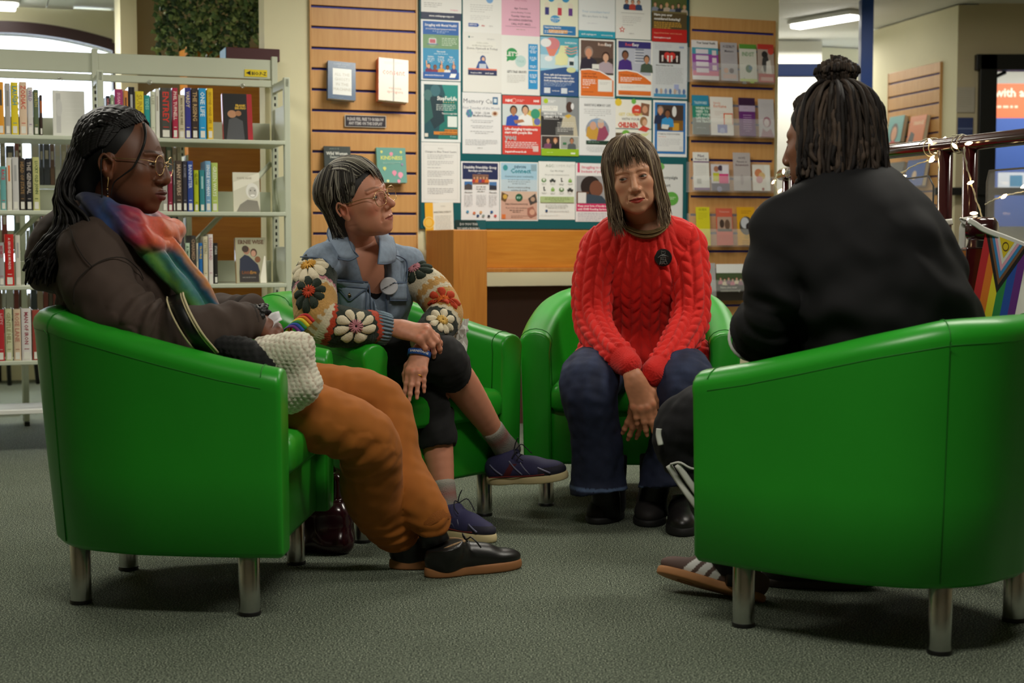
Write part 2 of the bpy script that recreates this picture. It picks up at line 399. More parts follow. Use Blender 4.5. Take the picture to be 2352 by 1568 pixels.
structure('wall_right', MB().box((5.6, 4, 1.25), (0.1, 15, 2.5)), M_CREAM2)
# brown lower panel of the display wall
mb = MB(); wbox(mb, 0.66, 1.95, 0.0, 0.05, 0, wpx(1200, 657, 0.05)[1]); structure('trim_1', mb, M_BROWN)

# far window wall with the arched window
DW = -3.3
axr = wpx(257, 130, DW)[0]; axc = wpx(30, 130, DW)[0]; hw = axr - axc; axl = axc - hw
zs = wpx(257, 118, DW)[1]; zt = wpx(40, 78, DW)[1]; rise = zt - zs; R_ = (hw * hw + rise * rise) / (2 * rise)
def arch(a, off=0.0): return zs + rise - (R_ + off) + math.sqrt(max((R_ + off) ** 2 - (a - axc) ** 2, 0)) + off
mb = MB(); wbox(mb, axr, 6.0, DW - 0.15, DW, 0, CEIL); wbox(mb, -6.5, axl, DW - 0.15, DW, 0, CEIL); wbox(mb, axl, axr, DW - 0.15, DW, 0, 0.55)
aa = np.linspace(axl, axr, 25)
for i in range(24):
    z0, z1 = arch(aa[i]), arch(aa[i + 1])
    v = [wp(aa[i], DW, z0), wp(aa[i + 1], DW, z1), wp(aa[i + 1], DW, CEIL), wp(aa[i], DW, CEIL), wp(aa[i], DW - .15, z0), wp(aa[i + 1], DW - .15, z1), wp(aa[i + 1], DW - .15, CEIL), wp(aa[i], DW - .15, CEIL)]
    mb.add(v, [(0, 1, 2, 3), (0, 4, 5, 1)])
structure('wall_far', mb, M_CREAM)
win = tag(empty('window_1', 'arched window', None, wp(axc, DW, 0)), kind='structure'); del win['label']
mb = MB()
for i in range(24):
    a, b = aa[i], aa[i + 1]; q = []
    for d in (DW + 0.05, DW - 0.12): q += [wp(a, d, arch(a)), wp(b, d, arch(b)), wp(b, d, arch(b) + 0.075), wp(a, d, arch(a) + 0.075)]
    mb.add(q, [(0, 1, 2, 3), (0, 4, 5, 1), (3, 2, 6, 7), (4, 7, 6, 5)])
wbox(mb, axr, axr + 0.06, DW - .12, DW + .05, 0.55, zs + 0.05); wbox(mb, axl - 0.06, axl, DW - .12, DW + .05, 0.55, zs + 0.05)
wbox(mb, axl, axr, DW - .12, DW + .08, 0.5, 0.56)
wf = mb.build('window_frame', M_DKFRAME, smooth=False); tag(wf, kind='structure')
mb = MB(); wbox(mb, axc - 0.25, axc - 0.21, DW - .1, DW - .02, 0.56, zt - 0.004); wf2 = tag(mb.build('glazing_bar', M_DKFRAME, smooth=False), kind='structure')
mb = MB(); wbox(mb, axl, axr, DW - .075, DW - .07, 0.56, zs); pane = tag(mb.build('window_pane', M_GLASS, smooth=False), kind='structure')
for o in (wf, wf2, pane):
    o.parent = win; o.matrix_parent_inverse = Matrix.Translation(-Vector(wp(axc, DW, 0)))
# cream pier and recess behind the shelving
mb = MB(); a0, a1 = wpx(277, 100, -1.6)[0], wpx(315, 100, -1.6)[0]; wbox(mb, a0, a1, -1.95, -1.6, 0, CEIL); structure('column_1', mb, M_CREAM)
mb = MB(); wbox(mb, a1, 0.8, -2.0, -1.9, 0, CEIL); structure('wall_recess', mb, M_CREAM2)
mb = MB(); wbox(mb, -5.0, -1.3, -1.3, -1.17, 0, 0.03); structure('trim_2', mb, M_WHITE)

# lobby beyond the display wall: blue glazed screen, grey walls, strip light
YB = 9.5
def bx(mb, x0, y0, x1, y1, Y, th, m=0):        # a slab facing the room: its front face spans the two pixels at depth Y
    p, q = at(x0, y0, Y), at(x1, y1, Y); c = (p + q) / 2; c[1] += th / 2
    return mb.box(c, (abs(q[0] - p[0]), th, abs(q[2] - p[2])), None, m)
def bxz(mb, x0, x1, z0, z1, Y, th, m=0):
    p, q = at(x0, 560, Y), at(x1, 560, Y); return mb.box(((p[0] + q[0]) / 2, Y + th / 2, (z0 + z1) / 2), (abs(q[0] - p[0]), th, z1 - z0), None, m)
d3 = tag(empty('window_2', 'x', None, (0, 0, 0)), kind='structure'); del d3['label']
mb = MB(); bxz(mb, 1971, 1999, 0, CEIL, YB, 0.08); tag(mb.build('screen_post', M_BLUE, d3, smooth=False, bevel=0.004), kind='structure')
mb = MB(); bx(mb, 1700, 146, 1971, 175, YB + 0.005, 0.07); tag(mb.build('screen_rail', M_BLUE, d3, smooth=False, bevel=0.004), kind='structure')
mb = MB(); bxz(mb, 1700, 1971, 0.05, CEIL - 0.02, YB + 0.035, 0.008); tag(mb.build('screen_glass', M_GLASS, d3, smooth=False), kind='structure')
mb = MB(); bxz(mb, 1650, 2080, 0, CEIL, 13.2, 0.1); structure('wall_lobby', mb, M_GREYW)
mb = MB(); mb.box((at(1814, 300, 13.0)[0] - 0.75, 12.3, 1.225), (1.4, 1.7, CEIL)); structure('partition_1', mb, M_WHITE)
# right-hand cream wall at an angle, then the shaded wall with the dark doorway
pA, pB = at(1999, 560, 10.9)[:2], at(2191, 560, 9.75)[:2]
ang = math.atan2(pB[1] - pA[1], pB[0] - pA[0]); RR = rotz(ang); LR = math.hypot(*(pB - pA)); RN = V(math.sin(ang), -math.cos(ang), 0); RU = V(math.cos(ang), math.sin(ang), 0)
def rp(a, d, z): return V(pA[0], pA[1], 0) + RU * a + RN * d + V(0, 0, z)
def rpx(x, y, d=0.0):
    r = ray(x, y); o = V(0, 0, HCAM); P0 = V(pA[0], pA[1], 0); t = (d - (o - P0) @ RN) / (r @ RN); p = o + r * t; return (p - P0) @ RU, p[2]
structure('wall_side', MB().box(rp(LR / 2, -0.06, CEIL / 2), (LR, 0.12, CEIL), RR), M_CREAM)
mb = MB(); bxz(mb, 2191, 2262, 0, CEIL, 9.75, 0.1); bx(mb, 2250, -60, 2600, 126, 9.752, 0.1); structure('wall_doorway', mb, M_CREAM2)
dd = tag(empty('door_1', 'x', None, (0, 0, 0)), kind='structure'); del dd['label']
mb = MB(); bxz(mb, 2244, 2283, 0, at(2244, 124, 9.7)[2], 9.7, 0.12); bx(mb, 2244, 124, 2560, 160, 9.7, 0.12); bxz(mb, 2540, 2560, 0, at(2244, 124, 9.7)[2], 9.7, 0.12)
bx(mb, 2150, 430, 2560, 448, 9.68, 0.05)
tag(mb.build('door_frame', M_BLACK, dd, smooth=False, bevel=0.004), kind='structure')
mb = MB(); P = [at(2262, 178, 9.8), at(2282, 178, 9.8), at(2310, 166, 9.8)]; mb.tube(P, 0.012, 6); tag(mb.build('door_closer', M_BLACK, dd), kind='structure')
mb = MB(); bxz(mb, 2200, 2700, 0, CEIL, 11.4, 0.1); structure('wall_beyond', mb, M_GREYW)

# fluorescent fittings
def fitting(p, L_, R, label, wd=0.16, estr=True):
    t = empty('ceiling_light', label, 'ceiling light', p, group=None, R=R)
    MB().box((0, 0, -0.02), (L_, wd, 0.03)).build('housing', M_WHITE, t, smooth=False, bevel=0.005)
    MB().box((0, 0, -0.048), (L_ - 0.04, wd - 0.03, 0.03)).build('diffuser', M_LAMP, t, smooth=False, bevel=0.008)
    return t
p0 = at(1815, 70, 10.6); p1 = at(1972, 42, 9.75); f = CEIL
q0 = ray(1822, 66); q0 = q0 * ((CEIL - 0.05 - HCAM) / q0[2]) + V(0, 0, HCAM); q1 = ray(1968, 42); q1 = q1 * ((CEIL - 0.05 - HCAM) / q1[2]) + V(0, 0, HCAM)
fitting(V((q0[0] + q1[0]) / 2, (q0[1] + q1[1]) / 2, CEIL + 0.008), float(np.linalg.norm(q1 - q0)), rotz(math.atan2(q1[1] - q0[1], q1[0] - q0[0])), 'lit strip light on lobby ceiling behind the blue framed screen', 0.13)
q0 = ray(-60, 8); q0 = q0 * ((CEIL - 0.05 - HCAM) / q0[2]) + V(0, 0, HCAM); q1 = ray(44, 14); q1 = q1 * ((CEIL - 0.05 - HCAM) / q1[2]) + V(0, 0, HCAM)
fitting(V((q0[0] + q1[0]) / 2, (q0[1] + q1[1]) / 2, CEIL - 0.01), float(np.linalg.norm(q1 - q0)), RW, 'lit ceiling light at top left corner above the arched window', 0.22)

# ------------------------------------------------------------------ slat panels
def slat_panel(name, label, wpt, R, W, z0, z1, pitch, off, nskip=0, depth=0.014, edge=0.006):
    """W wide, slats of the given pitch between z0 and z1, grooves at z = off + k*pitch"""
    t = empty(name, label, 'display panel', wpt, R=R)
    MB().box((0, 0.004, (z0 + z1) / 2), (W, 0.008, z1 - z0)).build('groove_backing', M_NAVY, t, smooth=False)
    k = math.floor((z0 - off) / pitch); full = None; z = off + k * pitch
    while z < z1 - 0.004:
        a, b = max(z + 0.006, z0), min(z + pitch - 0.006, z1)
        if b - a > 0.006:
            if full is not None and b - a > pitch - 0.013: o = full.copy(); C.objects.link(o)
            else:
                o = MB().box((0, 0, 0), (W, depth, b - a)).build('slat', M_SLAT, t, smooth=False, bevel=0.002)
                if b - a > pitch - 0.013: full = o
            o.parent = t; o.location = (0, -depth / 2, (a + b) / 2)
        z += pitch
    for sx in (-1, 1): MB().box((sx * (W / 2 + edge / 2), -depth / 2 + 0.004, (z0 + z1) / 2), (edge, depth + 0.012, z1 - z0)).build('edge_strip', M_SLAT, t, smooth=False)
    return t
a0 = wpx(714, 300, 0.02)[0]; a1 = wpx(959, 300, 0.02)[0]; off = wpx(836, 20, 0.02)[1]
zz = wpx(836, 256, 0.02)[1]; pit = (off - zz) / 5
slat_panel('slat_panel', 'beech slatted display panel left of the teal notice board, holding four books', wp((a0 + a1) / 2, 0.004, 0), RW, a1 - a0 - 0.012, 0.3, CEIL - 0.04, pit, off)
a2 = wpx(1585, 300, 0.02)[0]; a3 = wpx(1779, 300, 0.02)[0]; off2 = wpx(1682, 74, 0.02)[1]; z4 = wpx(1682, 327, 0.02)[1]
PIT2 = (off2 - z4) / 6
slat_panel('slat_panel', 'beech slatted display panel right of the notice board, holding rows of leaflets', wp((a2 + a3) / 2, 0.004, 0), RW, a3 - a2 - 0.012, 0.35, wpx(1682, 42, 0.02)[1], PIT2, off2 + 0.001)
b0, b1 = rpx(2043, 300)[0], rpx(2163, 300)[0]
o1 = rpx(2100, 182)[1]; o2 = rpx(2100, 312)[1]
slat_panel('slat_panel', 'small beech slatted panel on the cream side wall behind the railing', rp((b0 + b1) / 2, 0.004, 0), RR, b1 - b0 - 0.012, 0.45, rpx(2100, 157)[1], (o1 - o2) / 4, o1)

# teal notice board
nb0, nb1 = wpx(963, 300, 0.012)[0], wpx(1580, 300, 0.012)[0]; nz0 = wpx(1270, 526, 0.012)[1]
t = empty('notice_board', 'wide teal felt notice board covered with posters on the cream wall', 'notice board', wp((nb0 + nb1) / 2, 0.001, 0), R=RW)
MB().box((0, -0.006, (nz0 + CEIL - .1) / 2), (nb1 - nb0, 0.012, CEIL - .1 - nz0)).build('felt_board', M_TEAL, t, smooth=False, bevel=0.002)
for sx in (-1, 1): MB().box((sx * (nb1 - nb0 - 0.008) / 2, -0.009, (nz0 + CEIL - .1) / 2), (0.008, 0.018, CEIL - .1 - nz0)).build('edge_trim', mat('teal_trim', rgb(0, 70, 78), 0.6), t, smooth=False)

# oak kiosk: tall end panel, wide back board, rail below
t = empty('wooden_desk', 'orange oak desk end and back board standing below the notice board', 'desk', wp(0.9, 0.15, 0), R=RW)
def wl(a, d, z): return V(a - 0.9, -(d - 0.15), z)
e0, ez = wpx(1041, 527, 0.52); e1 = wpx(1119, 527, 0.52)[0]
def dbox(a0, a1, d0, d1, z0, z1): c = wl((a0 + a1) / 2, (d0 + d1) / 2, (z0 + z1) / 2); return MB().box(c, (abs(a1 - a0), abs(d1 - d0), z1 - z0))
dbox(e0, e1, 0.08, 0.52, 0, ez).build('end_panel', M_DESKV, t, smooth=False, bevel=0.004)
r0, rz = wpx(1128, 528, 0.3); r1 = wpx(1420, 528, 0.3)[0]; rb = wpx(1200, 615, 0.3)[1]
dbox(e1, r1 + 0.1, 0.27, 0.3, rb, rz).build('back_board', M_DESK, t, smooth=False, bevel=0.003)
dbox(e1, r1 + 0.1, 0.08, 0.33, rb - 0.02, rb).build('desk_rail', M_DESKV, t, smooth=False, bevel=0.002)
dbox(r1 + 0.1, r1 + 0.2, 0.08, 0.52, 0, ez).build('end_panel', M_DESKV, t, smooth=False, bevel=0.004)

# ------------------------------------------------------------------ shelving unit
DF, DB = 0.345, 0.03                            # front and back plane
SA1 = wpx(661, 400, DF)[0]; SA0 = wpx(234, 400, DF)[0]; BAY = SA1 - SA0
SZ = [1.3615, 1.0425, 0.7225, 0.402]
def shelving(name, label, n, aL, SZ=SZ, DF=DF, DB=DB, ht=1.645):
    t = empty(name, label, 'bookcase', wp(aL, DF, 0), R=RW)
    def lb(mb, a0, a1, d0, d1, z0, z1): return mb.box(V((a0 + a1) / 2 - aL, -((d0 + d1) / 2 - DF), (z0 + z1) / 2), (abs(a1 - a0), abs(d1 - d0), abs(z1 - z0)))
    for i in range(n + 1):
        a = aL + i * BAY
        lb(MB(), a - 0.014, a + 0.014, DF - 0.03, DF, 0, ht).build('front_post', M_METAL, t, smooth=False, bevel=0.004)
        lb(MB(), a - 0.014, a + 0.014, DB, DB + 0.03, 0, ht + .125).build('back_upright', M_METAL, t, smooth=False, bevel=0.003)
        s = MB()
        for k in range(52): lb(s, a - 0.004, a + 0.004, DB + 0.029, DB + 0.0312, 0.1 + k * 0.03, 0.115 + k * 0.03)
        tag(s.build('upright_slots', M_DKSLOT, t, smooth=False), kind='stuff')
        lb(MB(), a - 0.01, a + 0.01, DB, DF, ht - .045, ht - .005).build('end_bracket', M_METAL, t, smooth=False, bevel=0.003)
        lb(MB(), a - 0.012, a + 0.012, DB - 0.02, DF + 0.04, 0, 0.02).build('foot', M_BLACK, t, smooth=False)
        if i == n:
            for z in SZ: lb(MB(), a - 0.004, a + 0.004, DB + 0.02, DF - 0.02, z, z + 0.165).build('shelf_end', M_METAL, t, smooth=False, bevel=0.002)
    for i in range(n):
        a = aL + i * BAY + 0.012; b = aL + (i + 1) * BAY - 0.012
        for z in SZ:
            lb(MB(), a, b, DB, DF + 0.008, z - 0.018, z).build('shelf', M_METAL, t, smooth=False, bevel=0.003)
            lb(MB(), a + 0.01, b - 0.01, DB, DB + 0.01, z + 0.001, z + 0.10).build('back_stop', M_METAL, t, smooth=False, bevel=0.002)
        if ht > 1.6: lb(MB(), a, b, DB - .03, DF - 0.06, 0.165, 0.185).build('base_shelf', M_WHITE, t, smooth=False, bevel=0.003)
        if ht < 1.6: continue
        lb(MB(), a - 0.01, b, DB, DB + 0.02, 1.665, 1.755).build('header_panel', M_METAL, t, smooth=False, bevel=0.004)
        lb(MB(), a - 0.01, b, DB, DB + 0.024, 1.628, 1.66).build('header_rail', M_METAL, t, smooth=False, bevel=0.003)
        lb(MB(), a - 0.01, b, DB - 0.2, DB, 1.738, 1.752).build('top_panel', M_METAL, t, smooth=False, bevel=0.003)
        for u in (0.28, 0.8):
            m = MB(); an = np.linspace(0, 2 * PI, 13); c = V(a + u * BAY - aL, -(DB + 0.03 - DF), 1.63)
            m.tube([c + V(0.009 * math.cos(q), 0, 0.009 * math.sin(q)) for q in an], 0.002, 5, caps=False); m.build('hanging_ring', M_CHROME, t)
        m = MB(); c0, c1 = V(a + 0.3 * BAY - aL, -(DB - 0.01 - DF), 0.72), V(b - aL, -(DB - 0.01 - DF), 1.28)
        m.tube([c0, c1], 0.012, 4, flat=0.3); m.build('cross_brace', M_METAL, t)
    return t
SHL = SA0 - 2 * BAY
shelving('bookcase', 'long pale grey steel bookcase of library books along the left side', 3, SHL)
bs = [wpx(x, y, DB + .025) for x, y in ((562, 159), (614, 177))]; tg = empty('shelf_label', 'small yellow label reading BIO.P-Z with arrow on the bookcase header', 'label', wp((bs[0][0] + bs[1][0]) / 2, DB + .0225, (bs[0][1] + bs[1][1]) / 2), R=RW); lw = bs[1][0] - bs[0][0]; lh = bs[0][1] - bs[1][1]
MB().box((0, 0, 0), (lw, .0015, lh)).build('label_card', mat('yellow_card', rgb(232, 206, 20), .5), tg, smooth=False)
tv, tf = text2d('BIO.P-Z', .02); kk = lw * .66 / tv[:, 0].max(); MB().add([V(-lw * .2 + x * kk, -.0014, -lh * .26 + y * kk) for x, y in tv], tf).add([V(-lw * .44, -.0014, 0), V(-lw * .24, -.0014, lh * .34), V(-lw * .24, -.0014, -lh * .34)], [(0, 2, 1)]).build('lettering', M_BLACK, tg, smooth=False)
shelving('bookcase', 'second grey steel bookcase of dull books seen through the front one', 3, SHL - 0.3, [1.19, 0.87, 0.55], -0.72, -0.98, 1.3)
# ------------------------------------------------------------------ tub chairs (local +y is where the chair faces)
M_LEATHER = mat('green_leatherette', rgb(38, 156, 36), 0.34, bump=0.16, bscale=420, spec=0.45, bdist=0.001, var=0.03, vscale=6)
M_SEAM = mat('green_stitching', rgb(26, 122, 26), 0.6)
OUT = spline([(.368, .335), (.367, .2), (.358, .06), (.338, -.08), (.285, -.215), (.165, -.315), (0, -.345)], 25)
OUT = np.vstack([OUT, (OUT[:-1] * V(-1, 1))[::-1]])
def top_h(y): return float(np.interp(y, [-.345, -.25, -.1, .06, .2, .335], [.745, .738, .705, .665, .632, .606]))
def build_chair(label, loc, facing):
    t = empty('tub_chair', label, 'armchair', (loc[0], loc[1], 0), math.atan2(facing[1], facing[0]) - PI / 2, 'green tub chairs in a circle')
    P = np.c_[OUT, np.zeros(len(OUT))]; T = np.gradient(P, axis=0); T /= np.linalg.norm(T, axis=1, keepdims=True)
    Nn = np.c_[-T[:, 1], T[:, 0], np.zeros(len(P))]
    if Nn[0] @ V(-1, 0, 0) < 0: Nn = -Nn                              # towards the inside
    TK = 0.1; rings = []
    def section(i, shift=V(0, 0, 0), sc=1.0):
        h = top_h(P[i, 1]); back = max(0, -P[i, 1]) * 0.1 + 0.012; pr = [(back + 0.012, .152), (back, .165), (back * .6, .35), (0.0, h - .06), (-.004, h - .04)]
        for k in range(1, 8):
            q = PI * k / 8; pr.append((0.05 - 0.054 * math.cos(q), h - .04 + .04 * math.sin(q)))
        pr += [(TK + .004, h - .04), (TK, h - .07), (TK + .004, .42), (TK + 0.006, .155), (TK - 0.01, .152)]
        pr = np.array(pr); c = V(0.055, (0.152 + h) / 2); q = c + (pr - c) * V(sc, 1 - (1 - sc) * 0.2)
        return P[i] + Nn[i] * q[:, :1] + V(0, 0, 1) * q[:, 1:] + shift
    n = len(P)
    rings = [section(0, -T[0] * .012, .8), section(0, -T[0] * .010, .92), section(0, -T[0] * .004, .985)] + [section(i) for i in range(n)] + \
            [section(n - 1, T[-1] * .004, .985), section(n - 1, T[-1] * .010, .92), section(n - 1, T[-1] * .012, .8)]
    m = len(rings[0]); v = np.concatenate(rings); mb = MB()
    f = [(i * m + j, i * m + (j + 1) % m, (i + 1) * m + (j + 1) % m, (i + 1) * m + j) for i in range(len(rings) - 1) for j in range(m)]
    f += [tuple(range(m - 1, -1, -1)), tuple((len(rings) - 1) * m + j for j in range(m))]
    mb.add(v, f); sh = mb.build('shell', M_LEATHER, t, auto=50)
    # stitching: along the outer top edge, at the rear corners, round the arm fronts
    s = MB(); idx = range(1, n - 1)
    s.tube([P[i] - Nn[i] * .0012 + V(0, 0, top_h(P[i, 1]) - .052) for i in idx], .0012, 5)
    for i in (17, n - 18):
        s.tube([P[i] + Nn[i] * (max(0, -P[i, 1]) * 0.1 + 0.012) * q_ - Nn[i] * .0012 + V(0, 0, z) for z, q_ in ((.165, 1), (.35, .62), (top_h(P[i, 1]) - .06, 0), (top_h(P[i, 1]) - .045, -.3))], .0012, 5)
        s.tube([section(i)[k] + V(0, 0, .001) for k in range(3, 13)], .0012, 5)
    for i in (1, n - 2): s.tube([section(i)[k] + (Nn[i] * (-.0012 if k < 6 else .0012 if k > 10 else 0)) + V(0, 0, .0012 if 5 < k < 11 else 0) for k in range(5, 15)], .0012, 5)
    s.build('stitching', M_SEAM, t)
    # front panel, seat deck and cushion
    MB().box((0, .285, .247), (.535, .06, .19)).build('front_panel', M_LEATHER, t, smooth=True, bevel=0.014)
    pl = spline([(.262, .345), (.262, .2), (.255, .05), (.235, -.06), (.19, -.16), (.1, -.225), (0, -.24)], 13); pl = np.vstack([pl, (pl[:-1] * V(-1, 1))[::-1]]); fr = np.c_[np.linspace(-.24, .24, 9)[:, None], np.full((9, 1), .352)]; pl = np.vstack([pl, fr])
    c = pl.mean(0); mb = MB(); rr = []
    for ins, z in ((.05, .333), (.012, .337), (0, .352), (0, .40), (.004, .418), (.016, .43), (.05, .438), (.12, .444)): rr.append(np.c_[c + (pl - c) * (1 - ins / .26), np.full(len(pl), z)])
    m = len(pl); f = [(i * m + j, i * m + (j + 1) % m, (i + 1) * m + (j + 1) % m, (i + 1) * m + j) for i in range(len(rr) - 1) for j in range(m)]
    f += [tuple(range(m - 1, -1, -1)), tuple((len(rr) - 1) * m + j for j in range(m))]
    mb.add(np.concatenate(rr), f).build('seat_cushion', M_LEATHER, t, auto=60)
    MB().box((0, 0.07, .17), (.50, .36, .03)).build('underside', M_BLACK, t, smooth=False)
    for x, y in ((.286, .25), (-.286, .25), (.192, -.2), (-.192, -.2)):
        lg = MB().lathe([(.026, .008), (.026, .155), (.024, .158)], (x, y, 0)).build('leg', M_CHROME, t, auto=40)
        MB().lathe([(.027, 0), (.0275, .008), (.0265, .01)], (x, y, 0)).build('foot_cap', M_BLACK, lg, auto=40)
    return t
def side_pose(pr, pf, right):
    """chair placed from the floor points of one side's rear and front leg (right: that side is the sitter's right)"""
    d = unit(V(pf[0] - pr[0], pf[1] - pr[1])); s = 1 if right else -1
    a = math.atan2(.094, .45) * s; c, q = math.cos(a), math.sin(a); f = V(d[0] * c - d[1] * q, d[0] * q + d[1] * c)   # side line turned back to the axis
    r = V(f[1], -f[0]); mid = (V(pr[0], pr[1]) + V(pf[0], pf[1])) / 2
    return mid - r * s * .239 - f * .025, f
CH1, F1 = side_pose(gnd(185, 1384), gnd(575, 1411), True)
CH4, F4 = side_pose(gnd(2158, 1500), gnd(1707, 1437), False)
e_, f_ = gnd(815, 1248), gnd(1126, 1180); ln = unit((f_ - e_)[:2]); F2 = V(ln[1], -ln[0]); CH2 = ((e_ + f_) / 2)[:2] - F2 * .25
F3 = unit(V(-.1, -.995)); j_ = gnd(1240, 1160)[:2]; CH3 = j_ + V(-F3[1], F3[0]) * .286 - F3 * .25 + V(.022, 0)
print('CHAIRS', CH1, F1, CH2, F2, CH3, F3, CH4, F4)
build_chair('green leatherette tub chair at far left, side on, below the woman in brown', CH1, F1)
build_chair('green leatherette tub chair under the woman in the denim jacket', CH2, F2)
build_chair('green leatherette tub chair facing the camera under the woman in red', CH3, F3)
build_chair('green leatherette tub chair at far right, seen from its back', CH4, F4)
# ------------------------------------------------------------------ people: shared pieces
M_SKIN = mat('skin', (0.6, 0.4, 0.3), 0.5, attr=True, bump=0.12, bscale=260, subs=0.06, spec=0.4, bdist=0.001)
M_EYE = mat('eye', (0.8, 0.8, 0.8), 0.12, attr=True, coat=0.5)
M_HAIR = mat('hair', (0.1, 0.1, 0.1), 0.55, attr=True, spec=0.35)
M_CLOTH = mat('cloth', (0.3, 0.3, 0.3), 0.85, attr=True, bump=0.25, bscale=1100, sheen=0.02, bdist=0.001)
M_KNIT = mat('knit', (0.5, 0.1, 0.1), 0.9, attr=True, bump=0.6, bscale=420, sheen=0.15, bdist=0.0015)
M_DENIM = mat('denim', (0.2, 0.25, 0.35), 0.8, attr=True, bump=0.4, bscale=1500, var=0.12, vscale=90, bdist=0.0012)
M_SUEDE = mat('dark_suede', (0.1, 0.1, 0.1), 0.75, attr=True, bump=0.2, bscale=500)
M_LEATH2 = mat('smooth_leather', (0.1, 0.1, 0.1), 0.35, attr=True, bump=0.1, bscale=300)
M_GOLD = mat('gold_wire', (0.75, 0.52, 0.25), 0.25, metal=1.0)
M_LENS = mat('spectacle_lens', (.5, .5, .5), 0.02, alpha=0.05)
M_RUB = mat('rubber_sole', (0.5, 0.4, 0.3), 0.7, attr=True)

def seg_param(v, P):
    """nearest point of polyline P for every v: arc length, distance, offset vector, segment tangent"""
    P = np.asarray(P, float); best = np.full(len(v), 1e9); t = np.zeros(len(v)); off = np.zeros_like(v); tan = np.zeros_like(v); L0 = 0
    for i in range(len(P) - 1):
        ba = P[i + 1] - P[i]; l = np.linalg.norm(ba); q = v - P[i]; s = q @ ba / (l * l); c = np.clip(s, 0, 1)
        o = q - c[:, None] * ba; d = (o * o).sum(1); m = d < best
        best[m] = d[m]; t[m] = L0 + c[m] * l; off[m] = o[m]; tan[m] = ba / l; L0 += l
    return t, np.sqrt(best), off, tan, L0
def angle_about(off, tan, ref):
    r = ref - tan * (tan @ ref)[:, None]; r /= np.linalg.norm(r, axis=1, keepdims=True) + 1e-9
    b = np.cross(tan, r); return np.arctan2((off * b).sum(1), (off * r).sum(1))
def lerp(a, b, t): t = np.asarray(t)[..., None]; return np.asarray(a) * (1 - t) + np.asarray(b) * t
def sstep(a, b, x): t = np.clip((x - a) / (b - a), 0, 1); return t * t * (3 - 2 * t)

